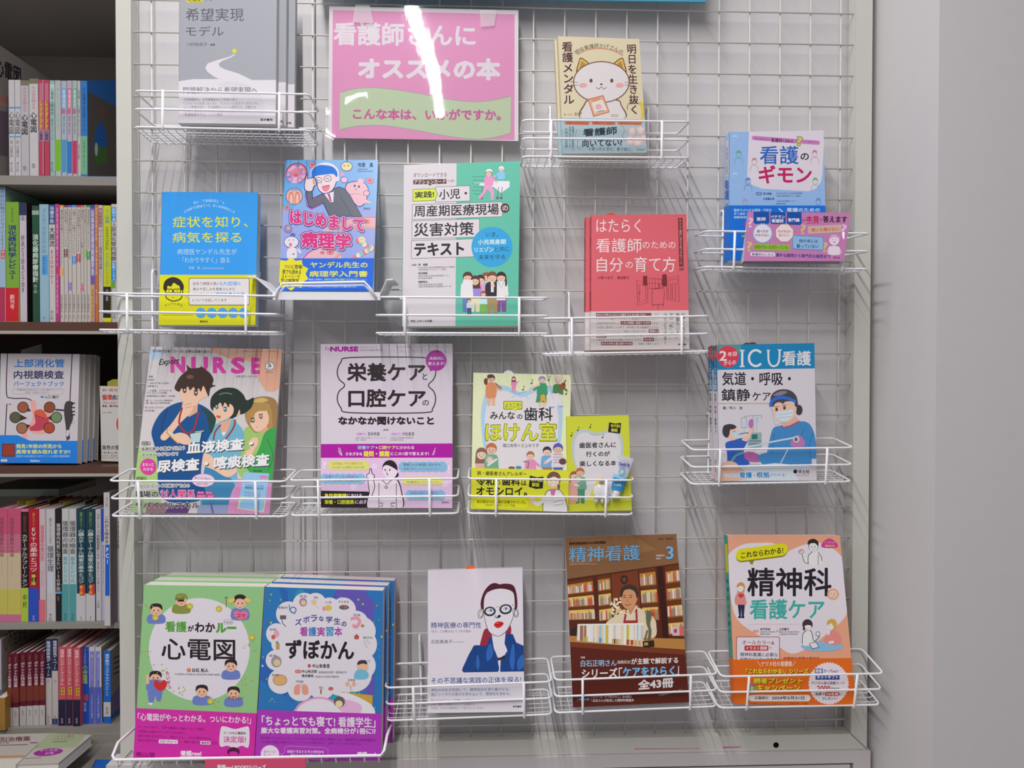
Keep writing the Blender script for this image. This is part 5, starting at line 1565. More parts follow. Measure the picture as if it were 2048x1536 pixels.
def band_tooth(a):
    k = '26221c'
    a.T('脱・歯医者さんアレルギー', 160, 1032, 618, 1072, k, .8, dy=.02)
    a.T('令和', 150, 1092, 320, 1168, k, 3, dy=.02).T('の', 330, 1118, 376, 1160, k, 1).T('歯科', 388, 1094, 560, 1168, k, 3, dy=.02).T('は', 570, 1122, 620, 1168, k, 1.6).T('オモシロイ。', 150, 1180, 625, 1262, k, 3.4, dy=.01)
    a.Q([(650, 1075), (715, 1092), (778, 1085), (770, 1195), (705, 1200), (640, 1180)], k).T('世代別', 660, 1095, 765, 1130, 'c4c830', 1.2, dy=.05).T('解説', 668, 1140, 740, 1178, 'c4c830', 1.2, dy=.05)
    a.RR(135, 1288, 638, 1376, 40, 'd4d420').T('紀元前からむし歯が治療されていた。', 158, 1300, 615, 1332, k, .5, dy=.02).T('明日話せる歴史トリビア満載。', 240, 1338, 520, 1362, '4c4830', dy=.02)
    # dentist in a white coat
    s_ = 'd0ccd0'
    a.C([(780, 1420), (790, 1250), (840, 1205), (930, 1210), (985, 1300), (990, 1420)], '5c5850').C([(786, 1424), (796, 1255), (843, 1212), (927, 1216), (978, 1300), (984, 1424)], s_).Q([(845, 1200), (885, 1200), (880, 1260), (850, 1260)], 'c8609c')
    a.L([(800, 1290), (720, 1345), (660, 1300)], 40, s_).E(672, 1300, 26, 32, 'd8b8a4').L([(840, 1205), (860, 1290), (890, 1205)], 5, '5c5850')
    a.E(872, 1110, 66, 72, '6c4c40').E(868, 1132, 54, 58, 'd8bca8').C([(815, 1110), (830, 1060), (900, 1055), (928, 1110), (875, 1085)], '6c4c40').L([(842, 1125), (856, 1120)], 5, k).L([(884, 1120), (898, 1125)], 5, k).C([(846, 1155), (890, 1155), (868, 1175)], 'd4d0d0').E(918, 1180, 12, 26, '6c4c40')
    a.Q([(872, 1325), (948, 1305), (956, 1340), (880, 1355)], 'd8d4d8').L([(872, 1325), (948, 1305), (956, 1340), (880, 1355)], 4, '5c5850', True)


book('book', 'cream book with a big drawn tooth and yellow green title and band', (920, 720, 4.654), [(122, 118), (1035, 138), (1006, 1414), (100, 1386)], .072, .036, .013, 'cfd4ae', art_tooth, 1.56, band=(1004, 1026, 'c4c532', band_tooth), slip=(400, 505, 86, 125, 'c8d0d4'))


def art_mini(a):
    k = '26222a'
    tooth(a, 1030, 645, 1530, 1310, 'ccc8cc', 'b0bcc0')
    a.L([(1210, 690), (1250, 698), (1290, 685)], 9, '94b0cc', sm=True)
    a.Q([(1388, 580), (1445, 592), (1500, 585), (1490, 685), (1435, 680), (1378, 672)], k).T('世代別', 1402, 596, 1488, 626, 'c4c830', 1.2, dy=.05).T('解説', 1406, 635, 1468, 668, 'c4c830', 1.2, dy=.05)
    for x, y in ((1040, 690), (1100, 640), (1215, 612), (1330, 705)):
        a.E(x - 5, y + 16, 8, 6, k).L([(x + 2, y + 16), (x + 2, y - 18), (x + 12, y - 12)], 4, k)
    a.T('歯医者さんに', 1110, 768, 1452, 822, k, 1.6, dy=-.02).T('行くのが', 1172, 852, 1395, 902, k, 1.6, dy=-.02).T('楽しくなる本', 1112, 940, 1456, 992, k, 1.6, dy=-.02)
    folk(a, 1062, 1038, 310, '8c5c44', 'd8b8a4', 'd09c94', 'd09c94', 0, 1)
    folk(a, 1118, 1005, 340, 'b06840', 'd0ac98', '6c9c84', '4c8468')
    a.Q([(1032, 1120), (1092, 1120), (1098, 1320), (1028, 1320)], 'd09c94').E(1100, 1105, 30, 32, '84ac94').E(1100, 1110, 22, 24, 'd8b8a4').L([(1060, 1160), (1110, 1170)], 16, 'd8d4d8')


book('booklet', 'small yellow green booklet with a tooth, right of the big tooth book', (920, 720, 4.654), [(988, 525), (1570, 515), (1600, 1400), (1000, 1412)], .0665, .056, .003, 'c2c63a', art_mini, 1.56)

# tooth ornament and toothpaste tube fixed to the booklet
M_TOOTH = mat('glossy_white_enamel', (236, 234, 240), 0.25, 0.5)
M_PEACH = mat('peach_enamel', (232, 178, 130), 0.4, 0.4)


def tooth_figure():
    cpt = at(920 + 1318 / 4.654, 720 + 1222 / 4.654, -.0722)
    root = empty('tooth_figure', cpt)
    tag(root, 'small white molar shaped figure on the yellow booklet', 'ornament')
    b = MB()
    rows = []
    for i in range(9):
        v = -1 + 2 * i / 8
        rr = .0125 * math.sqrt(max(0.02, 1 - abs(v) ** 3.2)) * (1 + .06 * cos(3 * v))
        rows.append([(cpt.x + rr * cos(2 * pi * j / 16), cpt.y + (.0046 * rr / .0125) * sin(2 * pi * j / 16), cpt.z - v * .0125) for j in range(16)])
    vv = [p for r in rows for p in r]
    b.mesh_in(vv, [(i * 16 + j, i * 16 + (j + 1) % 16, (i + 1) * 16 + (j + 1) % 16, (i + 1) * 16 + j) for i in range(8) for j in range(16)] + [tuple(range(16)), tuple(range(8 * 16, 9 * 16))[::-1]], (1, 1, 1))
    b.build('crown', M_TOOTH, root, smooth=True)
    for sx in (-.008, .001, .0085):
        b = MB()
        b.tube([(cpt.x + sx, cpt.y, cpt.z - .008), (cpt.x + sx * 1.05, cpt.y, cpt.z - .015), (cpt.x + sx * 1.08, cpt.y, cpt.z - .019)], [.0038, .003, .001], 10)
        b.build('root', M_TOOTH, root, smooth=True)
    b = MB()
    b.tube([(cpt.x, cpt.y, cpt.z + .0115), (cpt.x, cpt.y, cpt.z + .015), (cpt.x, cpt.y, cpt.z + .0195), (cpt.x, cpt.y, cpt.z + .021)], [.0035, .0042, .0036, .001], 12)
    b.build('topknot', M_PEACH, root, smooth=True)


tooth_figure()


def paste_tube():
    crop = (920, 720, 4.654)
    px = lambda x, y: at(920 + x / 4.654, 720 + y / 4.654, -.0715)
    top, bot = px(1545, 900), px(1460, 1215)
    ax = (bot - top).normalized()
    sd = Vector((ax.z, 0, -ax.x))
    if sd.x < 0:
        sd = -sd
    root = empty('toothpaste_tube', (top + bot) / 2)
    tag(root, 'small white and blue sample tube of toothpaste leaning on the yellow booklet', 'tube')
    b = MB()
    L = (bot - top).length
    rows = []
    for i in range(12):
        t = i / 11
        wx = .0135 - .0042 * t
        wy = .0006 + .0044 * min(1, t * 1.6)
        c = top + ax * (L * t)
        rows.append([c + sd * (wx * cos(2 * pi * j / 20)) + Vector((0, wy * sin(2 * pi * j / 20), 0)) for j in range(20)])
    W_ = tuple(lin('d8d8e0'))
    for i in range(11):
        t = i / 11
        cc = tuple(lin('3f9cd8')) if t > .62 else (tuple(lin('9cc8e4')) if t > .5 else W_)
        b.mesh_in(rows[i] + rows[i + 1], [(j, (j + 1) % 20, 20 + (j + 1) % 20, 20 + j) for j in range(20)], cc)
    b.mesh_in(rows[0], [tuple(range(20))], W_)
    b.mesh_in(rows[-1], [tuple(range(20))[::-1]], W_)
    n = Vector((0, -1, 0))
    A = Art(b, top + n * .0053, n, crop, [(1400, 800), (1700, 800), (1700, 1400), (1400, 1400)], -.12, 1.4)
    A.T('Check-Up', 1478, 948, 1580, 990, '2c2c94', 1.5, dy=.1).T('スタンダード', 1500, 930, 1570, 944, '4c4c94', dy=.1).T('歯科専用', 1482, 992, 1540, 1006, '4c4c94', dy=.1)
    A.EL(1508, 1042, 26, 34, 7, '5ca4d8', 15).E(1508, 1042, 13, 18, 'a8d0ec', 15)
    A.T('フッ素', 1440, 1108, 1500, 1130, 'd0e4f4', 1, dy=.1).T('むし歯予防', 1432, 1150, 1500, 1170, 'd0e4f4', .6, dy=.1)
    b.build('body', M_PRINT, root, smooth=True)
    b = MB()
    b.tube([bot, bot + ax * .003, bot + ax * .011], [.0055, .006, .0055], 16)
    b.build('cap', M_TOOTH, root)


paste_tube()


# --- magazine with three drawn nurses
def art_nurses(a):
    k, sk, w_ = '2a2428', 'dab39c', 'd8d4d8'
    a.C([(960, 40), (1600, 40), (1560, 360), (1440, 430), (1360, 330), (1330, 190), (1100, 150)], 'cf9e88').C([(1000, 40), (1300, 40), (1330, 120), (1120, 130)], 'd0a898').C([(420, 90), (560, 80), (540, 150), (430, 160)], 'a4b8cc')
    a.C([(1230, 760), (1330, 720), (1420, 780), (1330, 1180), (1180, 1080)], '94b468').C([(300, 1000), (400, 880), (520, 960), (520, 1180), (360, 1200)], '9cbc74').C([(300, 1290), (520, 1250), (520, 1450), (280, 1450)], '98b080').Q([(430, 1350), (620, 1360), (560, 1460), (420, 1460)], '8c6c74').Q([(620, 1370), (800, 1370), (760, 1460), (560, 1460)], '5c3c70')
    a.T('今の時代を働くナースに必要な知識を届ける', 475, 80, 972, 104, k, .4, dy=.01)
    pk = 'cc3c9c'
    for ch, x0, x1, y in (('N', 628, 748, 138), ('U', 800, 938, 140), ('R', 980, 1088, 142), ('S', 1130, 1244, 145), ('E', 1300, 1368, 148)):
        a.T(ch, x0, y, x1, y + 134, pk, 9)
    a.T('Expert', 525, 158, 692, 225, k, 1.2, sk=.25, dy=-.08).T('エキスパートナース', 1170, 292, 1346, 313, k, .4)
    o = [(1452 + 40 * cos(pi / 8 + i * pi / 4), 218 + 40 * sin(pi / 8 + i * pi / 4)) for i in range(8)]
    a.Q(o, k).Q([(1452 + (x - 1452) * .9, 218 + (y - 218) * .9) for x, y in o], w_).T('5', 1438, 194, 1464, 226, k, 1).T('2024', 1434, 236, 1468, 246, k).T('Vol.40 No.6', 1412, 264, 1480, 274, k).T('2024年4月20日発行 第40巻第6号 昭和60年12月2日第三種郵便物認可', 1220, 88, 1530, 98, '8c6c68')
    g = '4c464c'
    for y, x, t in ((295, 448, '連載'), (322, 442, '症候学'), (350, 440, '～症状から考える技術～'), (376, 436, '[頭痛①]'), (412, 434, 'この検査、の“なぜ?”が'), (432, 430, 'わかる(6つの知識)'), (458, 428, '[経腸栄養法の患者への支援]'), (494, 424, '働くナースのための精神医学'), (516, 420, '[急に動き出す精神疾患]'), (552, 416, '気になるとなりのナース'), (580, 412, '[手術室]')):
        a.T(t, x, y, x + 17 * len(t), y + 17, g)
    # right woman
    a.C([(1250, 660), (1255, 560), (1310, 490), (1400, 468), (1490, 490), (1530, 580), (1530, 700), (1480, 745), (1420, 740), (1340, 770), (1300, 740)], '94744a')
    a.C([(1280, 660), (1300, 580), (1400, 560), (1440, 620), (1440, 690), (1400, 745), (1340, 762), (1300, 720)], sk)
    a.C([(1255, 660), (1280, 560), (1350, 520), (1450, 540), (1475, 720), (1440, 730), (1445, 600), (1400, 590), (1340, 600), (1310, 660), (1290, 690)], 'a4824e').C([(1300, 510), (1380, 480), (1440, 500), (1380, 520)], 'c0a468')
    a.Q([(1390, 740), (1440, 720), (1440, 800), (1400, 800)], 'cc9880')
    for x, y in ((1312, 668), (1378, 636)):
        a.E(x, y, 15, 20, '5c6048').E(x, y - 4, 6, 8, 'd8d4c8').L([(x - 20, y - 16), (x + 16, y - 22)], 5, k)
    a.L([(1342, 722), (1352, 722)], 5, '9c4c44')
    a.C([(1400, 790), (1440, 745), (1540, 720), (1600, 800), (1500, 1180), (1400, 1170), (1270, 1080), (1260, 1000), (1330, 960), (1370, 880)], '3c964c').L([(1430, 820), (1480, 960), (1440, 1080)], 5, '246c34', sm=True)
    a.C([(1290, 900), (1275, 860), (1310, 812), (1350, 815), (1352, 870), (1330, 900), (1310, 940), (1250, 1000), (1250, 930)], sk)
    # middle woman
    a.C([(960, 560), (970, 470), (1050, 405), (1160, 400), (1230, 450), (1260, 500), (1320, 480), (1300, 560), (1240, 610), (1200, 620), (1130, 655), (1090, 640), (1000, 600)], '28332e')
    a.C([(985, 560), (1000, 510), (1060, 480), (1140, 520), (1150, 600), (1110, 650), (1050, 675), (1000, 650), (985, 600)], sk).E(1185, 600, 20, 30, sk)
    a.C([(970, 540), (1000, 450), (1090, 420), (1170, 450), (1200, 560), (1165, 640), (1150, 560), (1120, 530), (1110, 560), (1080, 520), (1060, 555), (1040, 520), (1000, 560)], '28332e').L([(1030, 455), (1080, 440), (1140, 450)], 8, '6c8460', sm=True)
    for x, y in ((1012, 556), (1082, 578)):
        a.E(x, y, 14, 20, '3c6878').E(x - 3, y - 5, 5, 7, 'd8dcdc').L([(x - 18, y - 18), (x + 16, y - 22)], 5, k)
    a.C([(1008, 628), (1045, 632), (1035, 650), (1015, 645)], 'b05c54')
    a.C([(930, 800), (950, 740), (1040, 680), (1130, 650), (1180, 690), (1240, 800), (1180, 1100), (1190, 1380), (880, 1380), (920, 1000)], '6aa4bc').C([(920, 1030), (1000, 1060), (1150, 1180), (1170, 1400), (900, 1400)], '3c7ca4')
    a.Q([(1035, 690), (1140, 655), (1100, 760), (1060, 800)], 'd09c84').Q([(1050, 770), (1090, 760), (1070, 800)], 'd8d4d8')
    a.L([(1045, 705), (1000, 760), (985, 830)], 14, '8c3c3c', sm=True).L([(1165, 660), (1150, 730), (1080, 830)], 14, '8c3c3c', sm=True)
    a.C([(930, 940), (1010, 1010), (1090, 1080), (1160, 1060), (1180, 1090), (1100, 1140), (990, 1080), (890, 1030)], sk)
    a.Q([(860, 1370), (1130, 1370), (1120, 1460), (840, 1460)], '8c94b8').L([(960, 1340), (985, 1460)], 16, '5c6490').Q([(1120, 1360), (1190, 1360), (1190, 1460), (1110, 1460)], '54709c')
    # man
    a.C([(470, 760), (520, 640), (600, 560), (720, 515), (860, 530), (960, 590), (1000, 660), (960, 780), (910, 900), (880, 1100), (900, 1320), (560, 1320), (520, 1000), (490, 860)], '1c4c84').C([(880, 560), (960, 600), (1005, 660), (960, 780), (930, 640)], '2c4440').L([(600, 580), (560, 700), (560, 780)], 5, '12305c', sm=True).L([(900, 760), (860, 900)], 5, '12305c')
    a.Q([(730, 500), (860, 470), (850, 600), (780, 640), (720, 560)], 'cc9c84')
    a.C([(705, 440), (712, 380), (780, 330), (880, 350), (930, 400), (920, 470), (870, 500), (840, 545), (780, 535), (725, 500)], sk).E(918, 440, 24, 36, sk)
    a.C([(660, 400), (690, 330), (720, 290), (765, 250), (760, 205), (800, 235), (880, 225), (860, 200), (905, 235), (960, 280), (985, 330), (975, 370), (1005, 380), (960, 400), (945, 470), (925, 430), (900, 380), (880, 430), (860, 400), (840, 435), (820, 390), (790, 420), (770, 385), (740, 430), (720, 400), (700, 430)], '3e2c28', 3)
    a.C([(760, 300), (800, 290), (820, 310), (780, 325)], '6c5040')
    for x, y in ((745, 420), (838, 442)):
        a.E(x, y, 16, 22, '5c4430').E(x, y - 5, 6, 8, 'd8ccc0').L([(x - 20, y - 20), (x + 20, y - 20)], 6, k)
    a.C([(725, 560), (740, 510), (800, 510), (818, 550), (800, 600), (760, 640), (700, 700), (590, 830), (545, 800), (640, 690)], sk).L([(745, 540), (800, 525)], 4, 'a8705c').L([(750, 565), (810, 552)], 4, 'a8705c')
    a.L([(725, 560), (700, 690), (760, 770), (820, 740), (860, 600)], 15, '943430', sm=True)
    a.Q([(790, 780), (885, 765), (870, 850), (800, 850)], 'a8c0c8').L([(830, 765), (905, 755)], 9, 'c0b050')
    a.Q([(600, 735), (720, 830), (690, 865), (590, 770)], 'c88c48').Q([(608, 745), (714, 830), (694, 850), (602, 765)], 'c4c8bc').C([(640, 800), (700, 770), (770, 790), (800, 850), (760, 870), (690, 850)], sk)
    # inset booklet and bubble
    a.C([(1130, 1280), (1200, 1200), (1240, 1460), (1110, 1460)], 'c888b4').Q([(1180, 1150), (1480, 1190), (1450, 1470), (1150, 1470)], 'c484b0').Q([(1238, 1098), (1448, 1108), (1402, 1432), (1182, 1400)], '8cb4d4').Q([(1205, 1300), (1422, 1318), (1402, 1432), (1185, 1400)], 'd0c88c').Q([(1215, 1310), (1412, 1326), (1394, 1422), (1195, 1396)], '84b4d4')
    a.T('特別付録', 1315, 1080, 1385, 1096, k).R(1370, 1125, 1434, 1150, 'c87ca8', .05).T('血液検査・尿検査', 1250, 1196, 1402, 1212, '3c6ca4', dy=.06).T('検査値まとめBOOK', 1246, 1214, 1400, 1236, '2c4c84', .5, dy=.06).lines(['電解質', '肝機能', '腎機能'], 1240, 1330, 1258, 14, 8, '5c7ca8', .06)
    a.E(900, 1166, 96, 56, 'b078a4').E(900, 1166, 93, 53, 'd4bcd0').T('寄せられた悩みに、', 828, 1136, 970, 1154, k, dy=.06).T('専門家が', 850, 1162, 930, 1178, k, dy=.05).T('本音で回答!', 845, 1186, 940, 1204, k)
    for t, x0, y0, x1, y1, d in (('血液検査・', 762, 848, 1310, 948, -.075), ('尿検査・喀痰検査', 515, 1000, 1445, 1104, -.065)):
        a.T(t, x0 + 6, y0 + 7, x1 + 6, y1 + 7, '3c4858', 5, dy=d, sk=.06).T(t, x0, y0, x1, y1, 'dcd8e0', 4, dy=d, sk=.06)
    a.E(443, 1052, 68, 68, 'c83c94').T('まるっと', 396, 1020, 488, 1048, 'dcc8d8', .6).T('わかる', 402, 1060, 482, 1086, 'dcc8d8', .6)
    a.RR(388, 845, 460, 872, 12, k, line=3).T('特集1', 396, 850, 452, 868, k)

    def halo(t, x0, y0, x1, y1, c=k, b=.6, d=-.03):
        a.T(t, x0 - 4, y0 - 4, x1 + 4, y1 + 4, 'd4d0d4', 4, dy=d).T(t, x0, y0, x1, y1, c, b, dy=d)
    halo('基礎知識から臨床で出合う', 385, 892, 745, 922); halo('“あるある”なギモンまで', 380, 940, 690, 968)
    a.RR(344, 1138, 426, 1166, 12, k, line=3).T('特集2', 352, 1143, 418, 1162, k)
    halo('あなたの“ストレスを減らす”ための', 345, 1194, 785, 1224, d=.0); halo('職場の', 335, 1252, 528, 1308, b=1.6, d=0); halo('対人関係', 545, 1246, 826, 1308, 'c83c84', 2.4, 0); [a.RR(x, y, x + wd, y + 24, 11, 'c83c84') and a.T(t, x + 9, y + 5, x + wd - 9, y + 19, 'd8b8cc') for x, y, wd, t in ((846, 1256, 64, '看護'), (916, 1258, 62, '医師'), (842, 1284, 82, '後輩先輩'), (930, 1286, 62, '患者'))]; halo('サバイバルスキル', 332, 1346, 868, 1396, b=1.6, d=0)


book('magazine', 'magazine with three drawn nurses in scrubs and big pink lettering', (190, 680, 4.1525), [(460, 55), (1555, 78), (1450, 1447), (300, 1432)], .072, .024, .008, 'c2bbbe', art_nurses, 1.5, gloss=1)


# --- intensive care books
def art_icu(a):
    k, w_ = '26222c', 'd6d2d8'
    a.Q([(380, 60), (1360, 60), (1345, 320), (405, 334)], '1b7cae').C([(400, 80), (620, 80), (600, 200), (420, 240)], '4c8c90')
    a.E(508, 208, 104, 104, 'c83c4c', n=36).T('2', 425, 152, 498, 248, w_, 3).T('年目', 506, 165, 592, 210, w_, .8, dy=-.1).T('からの', 468, 248, 584, 292, w_, .8, dy=-.08)
    a.R(620, 142, 668, 154, w_, 0).R(620, 296, 668, 308, w_, 0).R(634, 142, 656, 308, w_, 0)
    a.L(a.ell(776, 222, 66, 76, 0, 20, 42, 318), 22, w_).R(880, 142, 912, 152, w_, 0).R(985, 138, 1024, 148, w_, 0).L([(896, 146), (900, 250), (930, 296), (975, 290), (1000, 240), (1004, 142)], 18, w_, sm=True)
    a.T('看護', 1028, 152, 1306, 294, w_, 3.2)
    a.T('気道・呼吸・', 452, 355, 1112, 484, k, 2.4).T('鎮静', 446, 515, 722, 634, k, 2.4).T('ケア', 742, 548, 918, 630, k, 1.2)
    a.R(414, 655, 920, 661, 'b89440', 0).T('著／早川　桂', 458, 686, 648, 716, k, .4)
    # drip stand, monitor
    for q in ([(660, 780), (830, 770)], [(750, 770), (760, 1200)], [(665, 780), (668, 800)], [(835, 775), (828, 800)]):
        a.L(q, 6, '9c9aa0')
    a.Q([(632, 795), (690, 790), (692, 890), (634, 892)], '9ca0a8').Q([(638, 802), (684, 797), (686, 884), (640, 886)], 'b8c4d0').Q([(770, 790), (800, 785), (796, 840), (772, 842)], 'a0bcd0').L([(662, 892), (665, 940), (640, 960)], 3, '9c9aa0').L([(785, 842), (782, 940), (800, 1000)], 3, '9c9aa0')
    a.Q([(695, 940), (830, 935), (832, 1080), (700, 1084)], '8ca0a8').Q([(735, 955), (790, 952), (792, 1000), (737, 1002)], '2c6c5c').R(712, 1012, 825, 1022, '5c7480', 0).R(712, 1040, 825, 1050, '5c7480', 0).L([(615, 960), (630, 945), (740, 935)], 7, '5c6068')
    # nurse behind
    a.C([(485, 1040), (560, 1010), (665, 985), (700, 1010), (660, 1110), (720, 1240), (700, 1300), (520, 1290), (500, 1140)], '2f58b0')
    a.C([(640, 1000), (700, 950), (730, 860), (752, 870), (730, 960), (690, 1020)], 'd8b4a4').C([(705, 850), (715, 815), (745, 810), (752, 860), (735, 895), (712, 885)], 'a86ca8')
    a.C([(500, 960), (505, 900), (560, 880), (600, 910), (605, 970), (570, 1010), (520, 1000)], 'd8b4a4').C([(455, 930), (470, 870), (540, 855), (590, 880), (560, 905), (530, 910), (520, 960), (500, 985), (470, 970)], '3c3840').C([(548, 940), (605, 930), (600, 975), (560, 975)], 'a8ccd8').L([(555, 930), (580, 922)], 4, k)
    # front nurse in a gown
    a.C([(860, 1250), (905, 1020), (940, 900), (1010, 870), (1180, 830), (1270, 840), (1320, 900), (1350, 1020), (1370, 1300), (860, 1290)], '3f80b8').L([(1240, 900), (1200, 1000), (1240, 1100)], 5, '2c5c90', sm=True).L([(950, 940), (930, 1120), (880, 1220)], 5, '2c5c90', sm=True).L([(1320, 940), (1290, 1060), (1300, 1180)], 5, '2c5c90', sm=True)
    a.Q([(1040, 830), (1160, 780), (1195, 825), (1130, 860), (1030, 885)], 'd0a494').L([(1020, 872), (1060, 890), (1150, 850), (1195, 828)], 12, 'b0406c', sm=True)
    a.E(1190, 720, 34, 50, '3c3a44').C([(925, 690), (930, 640), (1000, 600), (1120, 610), (1165, 680), (1150, 780), (1080, 835), (1000, 830), (950, 780)], 'd8b4a4')
    a.C([(915, 640), (930, 570), (1000, 525), (1100, 530), (1165, 590), (1180, 690), (1150, 680), (1140, 640), (1060, 640), (1040, 660), (1000, 645), (960, 660), (940, 690)], '45424c').C([(940, 580), (1010, 540), (1080, 545), (1020, 580)], '7c7884')
    a.L([(918, 690), (925, 640), (985, 605), (1070, 605), (1160, 640)], 28, '2f68c8', sm=True)
    a.C([(968, 765), (985, 735), (1060, 730), (1125, 715), (1130, 770), (1080, 820), (1020, 825), (975, 800)], 'c4d0dc').L([(970, 770), (1125, 745)], 4, '8ca4b8').L([(980, 800), (1115, 780)], 4, '8ca4b8')
    for x, y in ((975, 715), (1050, 700)):
        a.E(x, y, 13, 17, '4c3c38').L([(x - 22, y - 24), (x + 20, y - 28)], 5, k)
    a.L([(920, 700), (960, 865), (1060, 840)], 4, '8ca4b8')
    a.C([(1110, 1060), (1130, 990), (1190, 960), (1230, 1000), (1250, 1050), (1200, 1075)], 'b070a4').E(1165, 1000, 28, 32, 'c8c8d0').E(1162, 1002, 16, 20, '5c5c68')
    a.L([(700, 1075), (820, 1050), (960, 1020), (1150, 985)], 16, 'b8c4d4', sm=True).L([(1090, 1080), (1050, 1160), (1000, 1260)], 9, 'c4ccd8', sm=True)
    a.C([(670, 1130), (730, 1120), (820, 1160), (815, 1215), (720, 1215), (668, 1180)], 'a85c98').C([(800, 1160), (900, 1130), (960, 1200), (900, 1270), (820, 1220)], '3f80b8').L([(530, 1240), (580, 1160), (660, 1130)], 22, '5c9494', sm=True).C([(430, 1270), (500, 1210), (600, 1240), (580, 1330), (440, 1350)], 'd0a48c').Q([(440, 1290), (960, 1230), (1370, 1270), (1370, 1420), (420, 1420)], 'c8d0dc').C([(430, 1290), (560, 1230), (660, 1300), (700, 1380), (430, 1400)], 'd0ab98')
    a.R(700, 1240, 820, 1262, '98a4b0', 0).Q([(1312, 1190), (1370, 1186), (1370, 1420), (1200, 1420), (1140, 1290), (1312, 1290)], 'c6c0c8')
    for t, x0, x1, y0, y1, b in (('いつもの', 476, 610, 1332, 1362, .6), ('看護', 616, 738, 1316, 1374, 2.2), ('の', 750, 772, 1338, 1360, .6), ('根拠', 780, 908, 1314, 1372, 2.2), ('がわかる!', 912, 1064, 1326, 1358, .6)):
        a.T(t, x0 - 4, y0 - 4, x1 + 4, y1 + 4, 'd8dce4', b + 5).T(t, x0, y0, x1, y1, '2f84c4', b)
    a.E(1154, 1310, 19, 20, k).T('羊土社', 1182, 1294, 1292, 1330, k, 1).T('YODOSHA', 1150, 1342, 1286, 1354, '6c6870')


def sp_icu(a):
    x = lambda t, y: (a.f[0][0] + (a.f[1][0] - a.f[0][0]) * t) + (a.f[3][0] - a.f[0][0]) * (y - 95) / 1300
    a.Q([(x(-.1, 90), 60), (x(1.1, 90), 60), (x(1.1, 540), 540), (x(-.1, 540), 540)], '1b7cae').Q([(x(-.1, 90), 60), (x(1.1, 90), 60), (x(1.1, 228), 228), (x(-.1, 228), 228)], 'b8384a')
    m = x(.5, 300)
    k = (a.f[3][0] - a.f[0][0]) / 1300
    a.V('２年目', m - 11, 112, m + 9, 215, 'd0a8b0', 0, k).V('ICU看護', m - 14, 250, m + 12, 530, 'd4d8e0', .6, k).V('気道・呼吸・鎮静ケア', m - 8, 560, m + 10, 950, '2c2830', .4, k).V('羊土社', m - 4, 1200, m + 12, 1320, '2c2830', .4, k)


book('book', 'front blue topped intensive care book with a masked nurse in a face shield', (1350, 670, 4.8), [(400, 95), (1338, 78), (1360, 1397), (420, 1402)], .073, .05, .0195, 'c8c2ca', art_icu, 1.5, spine=('c8c2ca', sp_icu), gloss=1, group='intensive care books', slip=(718, 812, 58, 84, '4c4424'),
     copies=[((-.0015, .0205, 0), 'blue topped intensive care book behind the front copy, only its spine showing')])


